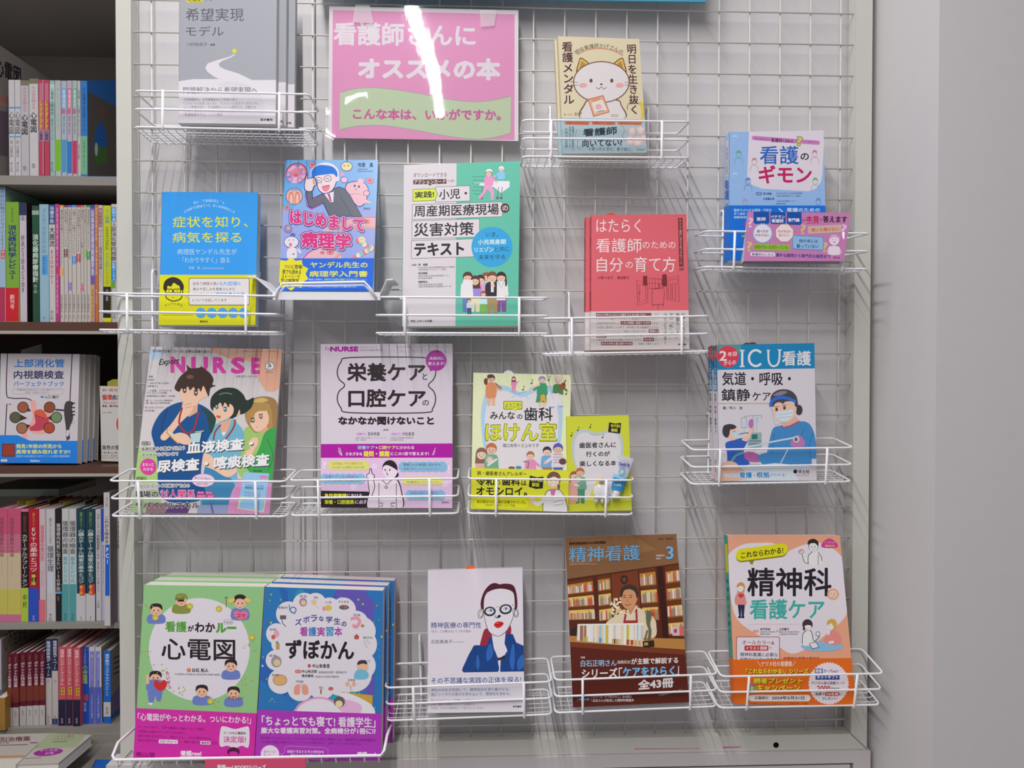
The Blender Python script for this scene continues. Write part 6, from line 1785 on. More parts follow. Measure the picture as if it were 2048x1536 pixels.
# --- green book about hearts and its neighbour
def art_heart(a):
    k, gr = '2a2024', '4c9430'
    a.E(676, 640, 382, 390, 'cbc5ce', n=48)
    sk, bl, hr = 'd4a890', '6474b4', '2c2428'
    for cx, y, h, arm in ((350, 290, 240, 0), (540, 214, 240, 0), (985, 222, 330, 1), (915, 712, 260, 0), (345, 800, 300, -2), (695, 905, 300, -1), (935, 918, 240, 0)):
        top = '7c8440' if cx == 540 else bl
        hh = min(h, 150 if cx != 985 else 190)
        a.C([(cx - 60, y + hh), (cx - 62, y + hh * .62), (cx, y + hh * .52), (cx + 62, y + hh * .62), (cx + 60, y + hh)], top)
        a.E(cx, y + hh * .36, 44, 42, sk).C([(cx - 46, y + hh * .34), (cx - 40, y + hh * .08), (cx, y), (cx + 40, y + hh * .08), (cx + 46, y + hh * .34), (cx + 20, y + hh * .2), (cx - 20, y + hh * .18)], '7c8440' if cx == 540 else hr)
        for s in (-1, 1):
            a.E(cx + s * 16, y + hh * .36, 5, 6, k).E(cx + s * 24, y + hh * .46, 8, 6, 'd08c80')
        a.L([(cx - 8, y + hh * .52), (cx + 8, y + hh * .52)], 4, k)
    a.C([(290, 880), (400, 880), (395, 970), (380, 1030), (350, 1020), (345, 985), (320, 1050), (295, 1040)], bl).E(308, 1050, 18, 9, 'd4d0d4').L([(285, 900), (285, 830)], 22, sk)
    a.C([(330, 895), (350, 870), (380, 890), (405, 868), (432, 890), (420, 930), (380, 952), (345, 930)], 'c02c2c').C([(935, 360), (965, 345), (985, 360), (1015, 345), (1045, 365), (1030, 400), (990, 415), (950, 395)], 'd06c84').T('コツ', 958, 368, 1026, 398, 'a02c4c', 2)
    a.L([(878, 245), (880, 320)], 5, '7c4c34').L([(868, 245), (890, 245)], 6, '7c4c34').E(1040, 268, 28, 16, 'd0b05c', 20).E(920, 268, 28, 16, 'd0b05c', -20).L([(495, 258), (565, 250)], 22, '6c7438').R(515, 262, 560, 276, '242024', 0)
    a.T('看護', 418, 424, 580, 506, gr, 2.4).T('が', 588, 455, 636, 502, k, 1.6).T('わか', 642, 434, 796, 508, k, 3).T('ルー', 802, 438, 956, 512, gr, 4.5).RR(862, 412, 930, 446, 12, '8c8a94', line=2).T('roo!', 868, 418, 924, 440, '6c6c74')
    a.T('心電図', 390, 556, 948, 716, k, 3)
    a.E(597, 795, 15, 15, 'c0582c').T('著', 590, 788, 604, 802, 'd8c8b8').T('白石 拓人', 622, 780, 746, 810, k, .8).T('(社会医療法人財団董仙会 恵寿総合病院 看護部 看護師)', 490, 818, 836, 834, '6c6670')
    a.V('たいせつ', 418, 800, 450, 940, '8c2428', .6, .1).T('すばらしい', 895, 992, 1008, 1018, '8c2428', .8, dy=.0)
    for i in range(60):
        x, y = random.choice([(520, 960), (260, 660), (380, 790), (1060, 620), (1040, 890), (780, 1030), (300, 310)])
        a.E(x + random.uniform(-55, 55), y + random.uniform(-45, 45), 5, 5, random.choice(('c4b434', 'b8902c', '8cac3c', 'c07c90', '94a838')), n=8)
    for x, y in ((825, 330), (345, 398), (605, 310), (1075, 545), (760, 1030)):
        a.E(x, y, 24, 22, 'b4a83c').E(x, y + 4, 12, 10, 'c8bc5c')


def band_heart(a):
    w_, d = 'dcc8dc', '7c1468'
    a.T('「心電図がやっとわかる。ついにわかる!」', 212, 1118, 1068, 1176, w_, 1.2, dy=.03)
    for y, t, x1 in ((1212, 'ナースのための、丁寧で基礎から噛みくだいた解説。', 722), (1246, '心電図の仕組みがスッキリわかるから、', 578), (1280, '波形が読めるだけでなく「報告できる」「次の行動がわかる」。', 792), (1314, '波形が判読できる', 368)):
        a.T(t, 212, y, x1, y + 20, d, dy=.04)
    a.RR(370, 1318, 515, 1348, 8, w_, .03).T('フローチャート', 380, 1324, 506, 1344, d, .6, dy=.03).T('と、現場で使える', 522, 1326, 680, 1346, d, dy=.03).RR(684, 1330, 762, 1356, 8, w_, .03).T('報告例', 692, 1335, 754, 1353, d, .8, dy=.02).T('付き!', 770, 1334, 815, 1356, d)
    a.C([(840, 1232), (880, 1222), (945, 1240), (1010, 1226), (1054, 1232), (1050, 1375), (1000, 1366), (945, 1384), (890, 1366), (832, 1366)], 'd2c8d4', 4).T('ナースの心電図本', 862, 1258, 1030, 1280, '3c2c3c', .6).T('決定版!', 860, 1292, 1030, 1342, 'b83484', 1)
    a.T('南山堂', 198, 1410, 342, 1448, d, .8, dy=.05).T('看護roo!', 534, 1402, 694, 1442, w_, 2.6).R(530, 1446, 690, 1470, w_, 0).T('BOOKS', 568, 1450, 652, 1466, 'b83ca0')
    a.C([(895, 1430), (892, 1400), (935, 1376), (978, 1398), (976, 1430), (955, 1410), (915, 1410)], '3c1430').EL(936, 1425, 34, 36, 4, '7c1468').L([(880, 1480), (895, 1450), (975, 1450), (990, 1480)], 4, '7c1468')


QH = [(255, 150), (1168, 165), (1090, 1482), (178, 1467)]
book('book', 'front light green book with a white disc, drawn men and a magenta band', (220, 1130, 3.784), QH, .099, .084, .025, '86b27c', art_heart, 1.62, band=(1082, 1122, 'c02c98', band_heart), dy=.015, group='light green books in the rack',
     copies=[((.004, .0262, .0003), 'light green book right behind the front copy, pale top edge showing'), ((.011, .0524, .0006), 'rearmost light green book in the rack')])


def art_star(a):
    k = '2a2028'
    for i, c in enumerate(('2c5ca4', '2c84a8', '34689c', '4c4ca0', '2c94a4', '5c50a4', '2c6cac')):
        a.C([(random.uniform(40, 1050), random.uniform(160, 1150)) for _ in range(1)] * 0 + smooth_loop([(200 + 130 * i + random.uniform(-160, 160), 200 + 220 * j + random.uniform(-60, 60)) for j in range(5)] + [(320 + 130 * i, 1000 - 200 * j) for j in range(5)], True, 2), c, 2)
    for i in range(90):
        x, y = random.uniform(120, 1040), random.uniform(185, 1110)
        a.E(x, y, *(2 * (random.uniform(3, 9),)), random.choice(('9cb43c', 'b4b83c', '7c9c3c', 'a8c8dc')), n=8)
    W_ = 'cbc6cf'
    for x, y, r in ((450, 300, 90), (535, 290, 80), (640, 330, 85), (745, 340, 95), (840, 440, 95), (330, 370, 95), (240, 520, 80), (260, 600, 60), (235, 720, 78), (270, 880, 95), (420, 930, 100), (580, 920, 100), (720, 880, 110), (830, 830, 130), (880, 600, 120), (880, 760, 110), (880, 500, 110)):
        a.E(x, y, r, r, W_, n=24)
    a.E(560, 620, 330, 330, W_, n=40)
    # small drawings
    a.E(365, 340, 26, 26, '5c6c8c').E(365, 340, 17, 17, W_).L([(335, 300), (340, 345), (380, 370)], 9, '5c7cb0').R(265, 380, 312, 410, '5c5860', 0).L([(280, 410), (285, 440), (310, 465)], 6, '4c4850')
    a.E(440, 280, 30, 34, '9c7ca4').E(442, 285, 18, 18, 'd4b870').E(522, 280, 22, 22, 'd0b090').L([(525, 300), (560, 325)], 7, 'd0b090').E(630, 325, 28, 22, 'c4ac4c').E(598, 330, 14, 18, 'd08ca0').E(750, 320, 38, 18, '5c5c68').E(760, 318, 16, 12, 'a05c50')
    a.L([(800, 410), (845, 400), (868, 430), (840, 470), (815, 450)], 24, 'd08c98', sm=True).E(890, 460, 14, 12, 'a07c5c').Q([(825, 540), (845, 520), (865, 540), (860, 562), (830, 562)], 'a85040').L([(900, 570), (925, 630)], 12, 'b8b4bc').L([(920, 565), (945, 600)], 12, 'b8b4bc')
    a.E(240, 520, 20, 28, 'd094a8').E(215, 545, 16, 18, 'b85c54').R(235, 590, 262, 640, 'a88c5c', 0).E(238, 730, 40, 44, '8c8890').E(242, 738, 26, 26, 'c8b484').E(265, 870, 52, 40, 'c89c68', 0).EL(265, 870, 52, 40, 4, '8c6440')
    for s in (-1, 1):
        a.C([(425 + s * 8, 920), (425 + s * 20, 900), (425 + s * 50, 920), (425 + s * 52, 975), (425 + s * 12, 975)], 'd08c7c').E(800 + s * 24, 900, 16, 20, 'd0a08c')
    a.L([(425, 895), (425, 930)], 7, '9ca4ac').L([(575, 940), (575, 975)], 10, 'a03c3c').E(650, 935, 20, 14, 'b85c54').L([(800, 910), (800, 945)], 7, 'b08c4c')
    a.E(890, 770, 44, 44, 'd0a890').C([(850, 755), (862, 725), (910, 720), (925, 750), (890, 745)], '3c3438').C([(830, 860), (840, 800), (895, 790), (935, 820), (920, 860)], '6ca8c4')
    for t, x0, y0, x1 in (('看護技術', 252, 312, 324), ('学生', 412, 226, 470), ('母性', 520, 236, 552), ('小児', 606, 272, 655), ('そのまま', 708, 268, 785), ('消化器', 820, 368, 872), ('整形外科', 895, 540, 965), ('地域', 185, 478, 235), ('薬', 232, 575, 255), ('老年', 182, 676, 240), ('脳神経', 206, 822, 258), ('呼吸器', 388, 872, 442), ('採血', 560, 918, 592), ('泌尿器', 780, 860, 832), ('こまったとき', 872, 716, 945)):
        a.T(t, x0, y0, x1, y0 + 18, '4c484c', dy=.02)
    for i, (ch, x, y) in enumerate((('ズ', 405, 430), ('ボ', 465, 412), ('ラ', 522, 402), ('な', 578, 405), ('学', 638, 412), ('生', 698, 424), ('の', 750, 446))):
        sz = 25 if ch not in 'なの' else 19
        a.T(ch, x - sz, y - sz, x + sz, y + sz, '3c3480', 1.2)
    for i, ch in enumerate('看護実習本'):
        a.T(ch, 416 + 65 * i, 468, 476 + 65 * i, 538, ('9c3c94', '3c78b8', '9c3c94', '2c88b8', 'a03c9c')[i], 2)
    a.T('ずぼかん', 308, 562, 826, 708, k, 4.5, dy=.02)
    a.E(487, 762, 12, 14, 'b84c44').T('中山有香里', 510, 748, 642, 778, k, .6).RR(380, 792, 424, 816, 8, 'b84c44').T('監修', 386, 796, 418, 812, 'd8c8c8').T('中山祐次郎', 430, 792, 545, 816, k, .5).T('角田直枝', 430, 826, 520, 848, k, .5).T('湘南東部総合病院／湘南医療大学', 556, 802, 770, 820, '6c6670').T('茨城県立中央病院 看護局長', 532, 836, 712, 852, '6c6670')
    # sleeper
    a.Q([(730, 958), (968, 985), (962, 1125), (890, 1125)], 'b8943c').C([(720, 985), (800, 975), (960, 1060), (960, 1150), (700, 1150)], 'd0ccd4').C([(390, 1140), (385, 1080), (440, 1030), (520, 1000), (620, 1005), (700, 1050), (740, 1140)], 'c88cb4').C([(408, 1140), (402, 1085), (450, 1042), (525, 1014), (612, 1018), (685, 1060), (720, 1140)], 'd0c8d2').C([(720, 1040), (780, 1020), (880, 1060), (860, 1130), (740, 1120)], 'd0a4c8').E(715, 1035, 42, 42, '5c5458').E(712, 1050, 28, 26, 'd8c090').C([(740, 1000), (775, 1030), (770, 1075), (750, 1090), (762, 1040)], 'c8a0cc')


def band_star(a):
    w_, d = 'd8cce0', '6c2480'
    a.T('「ちょっとでも寝て! 看護学生」', 128, 1136, 988, 1214, w_, 2, dy=.018).T('膨大な看護実習対策。全病棟分が1冊に!?', 122, 1226, 990, 1274, w_, 2, dy=.006)
    a.T('誰も教えてくれなかった、ベッドサイドで本当に役立つ実習のツボ。元看護学生＆現役看護師の', 122, 1296, 990, 1318, d, dy=.02).T('10人前後の豊富な病棟のエキスパートナースに聞きまわり、全部イラストでまとめました。', 122, 1326, 880, 1346, d, dy=.02)
    a.E(190, 1430, 70, 68, 'd2c8d4', n=30).T('全ページ', 140, 1398, 232, 1424, 'a05ca8', .5).T('カラー', 142, 1432, 228, 1466, '7c4c84', .8)
    a.L([(270, 1430), (300, 1420), (300, 1380), (330, 1368), (600, 1380), (630, 1395), (628, 1460), (600, 1474), (330, 1462), (300, 1445), (270, 1430)], 3, 'c08cc8')
    a.T('ほぼイラストとマンガだから', 322, 1398, 598, 1420, w_, .8, dy=.015).T('疲れたときでも頭に入る!', 348, 1428, 575, 1448, w_, .8, dy=.015).T('看護roo!', 848, 1412, 990, 1448, w_, 2.4)


book('book', 'front starry blue book with a white cloud of small drawings and a purple band', (490, 1130, 3.784), [(150, 165), (1045, 195), (1030, 1478), (75, 1478)], .099, .084, .025, '2c6ca8', art_star, 1.62, band=(1095, 1125, 'a034a8', band_star), back='c084b4', group='starry blue books in the rack',
     copies=[((.004, .0262, .0003), 'starry blue book right behind the front copy, pink white edge showing'), ((.011, .0524, .0006), 'rearmost starry blue book in the rack')])


# --- plain white book with a face
def art_face(a):
    k, w_ = '26222a', 'cac3cd'
    b_ = '3c4c80'
    a.T('精神医療の専門性', 460, 608, 915, 662, b_, .6, dy=-.005).T('「治す」とは異なるいくつかの試み', 460, 676, 822, 702, '5c586c', dy=-.005).T('近田真美子', 460, 766, 655, 802, '4c4854', dy=-.01).T('Konda Mamiko', 662, 780, 762, 792, '6c6874')
    # coat and hair
    red, nv = '8c2838', '1c3c78'
    a.C([(940, 680), (965, 665), (1000, 700), (1015, 760), (980, 820), (905, 830), (915, 760)], red, 3).C([(1165, 620), (1185, 660), (1180, 715), (1140, 715), (1135, 670)], red, 3)
    a.C([(760, 1065), (775, 960), (830, 850), (860, 815), (960, 815), (985, 750), (1010, 745), (1030, 850), (1060, 900), (1065, 960), (1050, 1065)], nv, 4).Q([(1085, 1062), (1090, 950), (1130, 900), (1150, 860), (1125, 800), (1135, 705), (1200, 715), (1230, 790), (1320, 830), (1320, 1058)], nv)
    for pts in ([(960, 880), (990, 800), (1010, 820), (1020, 900), (970, 960)], [(1170, 960), (1200, 800), (1225, 900), (1200, 1040)], [(860, 980), (880, 900), (900, 980), (880, 1040)], [(1240, 960), (1290, 900), (1300, 1000), (1250, 1040)]):
        a.C(pts, '2c5ca4', 4)
    a.L([(865, 860), (870, 1060)], 5, '16284c').L([(1215, 760), (1225, 1010)], 5, '16284c').L([(1065, 945), (1100, 930), (1130, 915)], 22, '2c1c24')
    a.Q([(1012, 740), (1130, 720), (1125, 800), (1150, 870), (1095, 925), (1060, 920), (1030, 840)], w_)
    a.C([(915, 490), (910, 420), (940, 330), (990, 270), (1040, 252), (1080, 265), (1130, 258), (1205, 275), (1235, 360), (1240, 470), (1215, 490), (1205, 350), (1100, 300), (1000, 320), (950, 360), (935, 490)], '4c1c2c', 3)
    a.C([(935, 480), (945, 370), (1000, 318), (1100, 300), (1200, 330), (1220, 420), (1215, 520), (1190, 600), (1150, 680), (1090, 730), (1040, 730), (980, 690), (945, 580)], k, 4).C([(938, 480), (948, 373), (1002, 322), (1100, 304), (1197, 333), (1216, 420), (1211, 520), (1186, 598), (1147, 677), (1088, 726), (1042, 726), (984, 687), (949, 578)], w_, 4)
    for cx, s in ((910, -1), (1225, 1)):
        a.EL(cx, 530 if s < 0 else 520, 24, 42, 4, k, s * -12).EL(cx + 3, 535 if s < 0 else 525, 14, 26, 3, k)
    a.E(992, 510, 54, 44, '2c383c', -6).E(992, 508, 37, 28, w_, -6).E(1135, 490, 58, 46, '2c383c', -8).E(1135, 488, 40, 30, w_, -8)
    a.L([(930, 492), (905, 498)], 8, 'a8a468').L([(1046, 474), (1080, 464)], 8, 'a8a468').L([(1190, 452), (1222, 450)], 9, 'a8a468')
    for x, y in ((1000, 500), (1136, 484)):
        a.C([(x - 28, y + 4), (x, y - 12), (x + 28, y), (x, y + 12)], k).C([(x - 25, y + 4), (x, y - 9), (x + 25, y), (x, y + 9)], 'd0d0d8').E(x + 2, y, 9, 10, '3c6494').E(x + 2, y, 4, 5, k)
    a.C([(1035, 565), (1045, 545), (1055, 562), (1072, 540), (1092, 548), (1085, 562), (1062, 570)], k).E(1045, 560, 6, 6, w_)
    a.C([(1030, 635), (1045, 608), (1070, 600), (1105, 605), (1116, 620), (1095, 648), (1060, 660)], 'b82420').L([(1035, 632), (1075, 626), (1112, 620)], 5, '6c1418').E(1060, 616, 8, 4, 'd47c74')


def band_face(a):
    b_, g = '40588c', '747080'
    a.T('その不思議な実践の正体を探る!', 462, 1108, 1275, 1164, b_, .8, dy=-.015).T('神社のお札を利用して、精神症状を落ち着かせる。', 462, 1204, 1172, 1234, '6478a0', .3, dy=-.01).T('庭にシイタケの原木を持ち込んで、関係性を深める。', 462, 1244, 1180, 1276, '6478a0', .3, dy=-.012)
    a.T('あたりまえだけどすこし不思議なことが行われている。', 462, 1302, 908, 1322, g, dy=-.01).T('一見、医療とは相容れないような実践たち。', 462, 1340, 862, 1360, g, dy=-.005).T('それは、どのような専門性として成り立っているのか。', 462, 1372, 940, 1394, g, dy=-.005).T('医学書院', 1202, 1360, 1278, 1378, '2c2830', .6)


book('book', 'plain white book with a drawn face in black glasses and red lips', (760, 1110, 4.517), [(430, 137), (1287, 115), (1305, 1417), (430, 1427)], .075, .038, .018, 'c6bfc9', art_face, 1.7, band=(1066, 1052, 'c4bec6', band_face), slip=(770, 865, 94, 128, 'c8602c'), dy=-.01)


# --- brown magazine with a library photograph
def art_library(a):
    bl, w_ = '64a0d4', 'd0c4c4'
    a.Q([(100, 60), (1200, 40), (1240, 330), (100, 460)], '785438').Q([(150, 440), (1130, 300), (1180, 1000), (150, 960)], '4c2418')
    a.Q([(160, 100), (700, 80), (900, 200), (200, 330)], '86603f')

    def case(q, rows, cols):
        (x0, y0), (x1, y1), (x2, y2), (x3, y3) = q
        P = lambda u, v: ((x0 + (x1 - x0) * u) * (1 - v) + (x3 + (x2 - x3) * u) * v, (y0 + (y1 - y0) * u) * (1 - v) + (y3 + (y2 - y3) * u) * v)
        a.Q(q, '8c5424')
        for r in range(rows):
            v0, v1 = r / rows, (r + 1) / rows
            a.Q([P(0, v0), P(1, v0), P(1, v0 + .08), P(0, v0 + .08)], '5c3018').Q([P(.02, v0 + .08), P(.98, v0 + .08), P(.98, v0 + .5 / rows), P(.02, v0 + .5 / rows)], 'd8a850' if r else 'a8702c')
            for c in range(cols):
                u0, u1 = c / cols + .01, (c + 1) / cols - .004
                t = v0 + random.uniform(.32, .5) / rows
                a.Q([P(u0, t), P(u1, t), P(u1, v1 - .02), P(u0, v1 - .02)], random.choice(('b89c88', 'c8b8a8', 'a88470', 'b8543c', 'c8c0b4', '8c7468', '7c8474', 'c4a468')))
    case([(180, 460), (385, 425), (405, 765), (195, 770)], 3, 16)
    case([(425, 415), (525, 400), (545, 765), (440, 780)], 3, 8)
    case([(760, 360), (890, 342), (925, 770), (790, 775)], 3, 9)
    case([(970, 335), (1085, 318), (1130, 880), (1000, 890)], 4, 8)
    a.Q([(905, 340), (950, 335), (1000, 920), (955, 930)], '341810').Q([(535, 400), (750, 365), (780, 800), (555, 800)], '6c3420')
    a.E(640, 442, 30, 36, '34201c').E(640, 442, 17, 21, '58402c')
    a.Q([(1028, 815), (1085, 812), (1088, 895), (1030, 895)], 'b8a0a0').Q([(1085, 818), (1130, 816), (1132, 898), (1088, 896)], 'b85c50').C([(1040, 850), (1060, 838), (1066, 862), (1048, 875)], 'a83058')
    # flowers, man with an apron
    for i in range(46):
        an, r = random.uniform(0, 6.3), random.uniform(0, 1)
        a.E(585 + 62 * r * cos(an), 670 + 84 * r * sin(an), random.uniform(7, 15), random.uniform(7, 13), random.choice(('c8bc8c', 'd4ccac', 'b4b870', 'e0d8c0', 'c8a868')), n=8)
    a.C([(490, 800), (560, 740), (640, 700), (720, 660), (800, 690), (870, 740), (900, 810), (860, 920), (520, 900)], 'c4b49c').Q([(670, 680), (730, 640), (745, 690), (690, 730)], 'b07c5c')
    a.L([(655, 700), (640, 790)], 16, '8c2c30').L([(738, 680), (742, 790)], 16, '8c2c30').Q([(636, 772), (745, 770), (750, 800), (630, 800)], '8c2c30').L([(640, 705), (690, 740), (745, 650)], 10, 'd4c8b0')
    a.C([(612, 560), (622, 515), (680, 495), (735, 520), (748, 580), (730, 640), (690, 682), (645, 670), (618, 620)], 'b88460').C([(610, 575), (608, 530), (640, 492), (690, 482), (740, 505), (755, 560), (740, 590), (728, 545), (690, 520), (640, 530), (622, 580)], '3a2c28')
    for s in (-1, 1):
        a.L([(668 + s * 26 - 10, 586), (668 + s * 26 + 10, 584)], 6, '3a2420').L([(668 + s * 26 - 14, 570), (668 + s * 26 + 14, 568)], 5, '4c342c')
    a.L([(668, 590), (662, 618), (676, 620)], 5, '94603f').L([(645, 640), (668, 650), (694, 638)], 6, '7c4034', sm=True)
    # counter and row of books
    a.Q([(190, 895), (1140, 920), (1150, 1010), (200, 950)], 'a0703c').Q([(195, 945), (1150, 1008), (1300, 1500), (180, 1500)], '512017').Q([(200, 950), (1148, 1012), (1148, 1050), (205, 985)], '6a3320')
    a.C([(205, 880), (225, 830), (270, 840), (265, 890)], '2c2420').Q([(262, 805), (790, 795), (800, 985), (255, 935)], 'b8aca0').Q([(262, 800), (800, 792), (800, 808), (266, 815)], 'd4ccc4')
    x = 268
    while x < 775:
        w = random.uniform(9, 24)
        f = (x - 262) / 530
        a.Q([(x, 812 - 8 * f), (x + w, 812 - 8 * f), (x + w, 935 + 46 * f), (x - 2, 935 + 46 * f)], random.choice(('ccc4bc', 'd0ccc8', 'b8b0a8', 'c8b49c', 'ccc8c4', '8cb0b8', 'b4a43c', '8c5c5c', 'c0c4cc')))
        if random.random() < .5:
            a.Q([(x, 900 + 35 * f), (x + w - 2, 900 + 35 * f), (x + w - 2, 935 + 44 * f), (x, 935 + 44 * f)], random.choice(('8c9c34', 'a82c30', 'c0902c', '3c84a0', 'b0a8a0')))
        x += w + 1
    a.Q([(788, 940), (880, 930), (884, 985), (792, 990)], '2c2018').Q([(800, 950), (832, 948), (833, 972), (802, 974)], '9c8440')
    g = '5a5c44'
    a.C([(815, 720), (840, 695), (862, 730), (850, 800), (860, 860), (850, 930), (830, 930), (836, 850), (820, 800)], g).E(836, 708, 15, 18, g).L([(830, 735), (808, 700), (830, 688)], 9, g).L([(850, 735), (880, 722), (858, 700)], 9, g).L([(828, 850), (806, 930)], 14, g)
    # lettering
    a.T('精神科医療従事者のための総合情報誌', 194, 140, 490, 162, '2c2018', .5, dy=-.04).T('精神看護', 196, 178, 768, 302, bl, 1.0, dy=-.032).T('Psychiatric Mental Health Nursing', 202, 312, 416, 326, 'b8a898', dy=-.02).T('隔月刊　医学書院', 916, 104, 1036, 118, '2c2018', dy=-.02)
    a.T('3', 978, 172, 1038, 278, bl, 2.4, dy=-.02).T('MARCH', 898, 240, 964, 256, w_, .3).T('2024', 898, 264, 934, 278, w_, .3)
    a.T('特集', 288, 1062, 324, 1080, w_).T('白石正明さん', 288, 1092, 578, 1146, '7cacdc', 1.2, dy=-.02).T('（編集担当）', 582, 1094, 692, 1122, w_, dy=-.02).T('が主観で解説する', 696, 1078, 1076, 1128, w_, 1.4, dy=-.03)
    a.T('シリーズ', 296, 1162, 585, 1238, w_, 2.6, dy=-.03).T('「', 596, 1152, 624, 1236, w_, .6, dy=-.03).T('ケアをひらく', 628, 1150, 1048, 1230, '64a4d8', 3, dy=-.03).T('」', 1056, 1140, 1082, 1212, w_, .6)
    a.T('全43冊', 752, 1252, 1038, 1334, w_, 3.6, dy=-.085).T('を編集者が聞いた!', 920, 1366, 1106, 1386, 'a08c8c', dy=-.25)
    a.L([(264, 1376), (264, 1430)], 3, '6c8ca8').L([(374, 1370), (374, 1428)], 3, '6c8ca8').T('特別付録', 276, 1398, 358, 1420, '6c9cc4', .5).T('シリーズ「ケアをひらく」全43冊と', 386, 1378, 700, 1400, w_, .3, dy=-.01).T('白石さんが担当した精神科関連本', 386, 1406, 718, 1430, w_, .4, dy=-.01)


book('magazine', 'brown magazine with a smiling man in a red apron in a library', (1090, 1050, 4.043), [(162, 100), (1062, 70), (1166, 1432), (226, 1474)], .072, .026, .008, '4e2016', art_library, 1.75, back='c8c0c8', dy=-.03)


# --- peach book with an orange band
def art_peach(a):
    k, w_ = '26202a', 'cbc4cd'
    a.C([(190, 350), (190, 240), (300, 160), (430, 145), (560, 150), (640, 220), (720, 190), (800, 160), (900, 140), (1010, 175), (1090, 240), (1125, 320), (1150, 640), (1120, 760), (960, 900), (840, 990), (700, 1040), (560, 960), (380, 860), (260, 760), (210, 600)], w_, 4)
    a.RR(250, 205, 668, 308, 50, '7c7428', dy=-.13).RR(250, 198, 668, 296, 48, 'c8c418', dy=-.13).Q([(350, 290), (400, 282), (380, 325)], '7c7428')
    a.T('これならわかる!', 292, 222, 632, 272, k, 1.4, dy=-.13)
    a.T('精神科', 342, 346, 1022, 576, k, 4.5).E(1036, 560, 48, 48, 'd89c7c').T('の', 1006, 530, 1066, 588, 'd8c8c0', 2).T('看護ケア', 362, 600, 966, 762, '3c9c94', 3.6)
    a.C([(948, 182), (952, 140), (1005, 108), (1058, 138), (1068, 182)], 'b83c84', 4).T('ナースのための', 965, 134, 1052, 148, 'd8b4c8').T('基本BOOK', 972, 160, 1050, 176, 'd8c050', .6)
    # man with open palm
    s_ = 'd6d0d6'
    a.C([(800, 320), (830, 240), (870, 215), (920, 220), (945, 290), (940, 322)], s_).L([(835, 320), (835, 250), (870, 215)], 5, k, sm=True).L([(915, 218), (940, 260), (945, 290)], 5, k, sm=True).L([(915, 240), (915, 320)], 4, k).L([(810, 310), (785, 230)], 22, s_).L([(830, 310), (805, 300), (780, 225)], 5, k, sm=True).C([(760, 205), (780, 212), (800, 200), (800, 225), (780, 236), (762, 222)], s_).EL(778, 215, 20, 16, 4, k).E(770, 208, 12, 12, 'c88c84')
    a.E(876, 172, 40, 42, k).E(876, 176, 36, 37, s_).C([(830, 160), (838, 125), (880, 112), (914, 135), (914, 170), (890, 148), (850, 150)], '2a2226').E(862, 176, 4, 5, k).E(888, 176, 4, 5, k).L([(868, 196), (884, 196)], 3, k)
    # woman with a heart
    a.C([(240, 600), (258, 550), (285, 535), (312, 548), (330, 600), (328, 645), (252, 645)], 'c8807c').Q([(264, 645), (322, 645), (314, 740), (296, 740), (294, 670), (290, 740), (276, 740)], '2c2844').C([(272, 560), (288, 552), (300, 560), (310, 552), (312, 575), (290, 590), (272, 578)], 'b03c40').E(290, 500, 34, 38, 'b8884c').Q([(258, 500), (320, 500), (318, 545), (262, 545)], 'b8884c').E(286, 512, 26, 28, s_).C([(258, 505), (270, 475), (305, 475), (320, 505), (290, 492)], 'b8884c').E(280, 745, 13, 9, k).E(306, 745, 13, 9, k).L([(278, 514), (284, 514)], 3, k).L([(292, 514), (298, 514)], 3, k)
    for i in range(38):
        a.R(345 + i * 11, 803 - i * .1, 351 + i * 11, 806 - i * .1, 'c88868', 0)
    a.RR(388, 848, 432, 868, 8, 'c87850').T('編著', 394, 852, 426, 864, 'd8c8c0').T('木戸芳史', 444, 832, 528, 852, k, .5).T('三井督子', 598, 832, 680, 852, k, .5).E(584, 856, 8, 8, 'c88868').lines(['浜松医科大学医学部', '看護学科教授'], 444, 568, 858, 18, 12, '5c5660').lines(['慶應大学大学院医学研究科', '人間健康科学系専攻助教'], 598, 762, 858, 18, 12, '5c5660')
    # two people at a table
    a.E(946, 980, 170, 42, '7ca8c8')
    a.C([(782, 945), (790, 880), (830, 850), (860, 865), (880, 940), (870, 970), (800, 975)], s_).L([(785, 960), (792, 880), (830, 852), (862, 868), (880, 940), (928, 900)], 5, k, sm=True).E(912, 880, 16, 18, s_).EL(912, 880, 16, 18, 4, k).E(828, 805, 42, 44, '3c3038').E(832, 826, 28, 30, s_).C([(795, 815), (810, 780), (850, 785), (862, 812), (830, 808)], '3c3038').E(800, 838, 10, 14, '3c3038').L([(822, 846), (838, 846)], 3, k)
    a.C([(960, 940), (1000, 870), (1040, 850), (1085, 880), (1100, 950), (1040, 970)], 'cc8078').E(1025, 800, 40, 42, 'c09848').E(1015, 815, 28, 32, s_).C([(985, 810), (995, 770), (1050, 765), (1066, 815), (1045, 830), (1020, 795)], 'c09848').L([(1005, 815), (1012, 815)], 4, k).L([(1000, 950), (1040, 945)], 20, s_).L([(1005, 860), (995, 890)], 14, s_)
    a.Q([(838, 955), (900, 945), (925, 990), (865, 1005)], '5c5c68').Q([(846, 958), (896, 950), (916, 986), (868, 997)], 'd0ccd4').L([(820, 935), (838, 965)], 16, s_)
    a.RR(252, 902, 604, 1110, 16, '94343c').RR(257, 907, 599, 1110, 13, w_)
    a.T('オールカラー&', 300, 932, 560, 966, '94343c', .6, dy=.01).RR(318, 974, 512, 1016, 10, 'b02c34').T('イラスト図解', 328, 980, 502, 1010, 'd8c8c8', .8).T('で', 518, 985, 538, 1006, k).T('精神科看護に必要な', 284, 1030, 588, 1062, k, .4, dy=.01).T('知識がマスターできる!', 284, 1072, 588, 1096, k, .4)
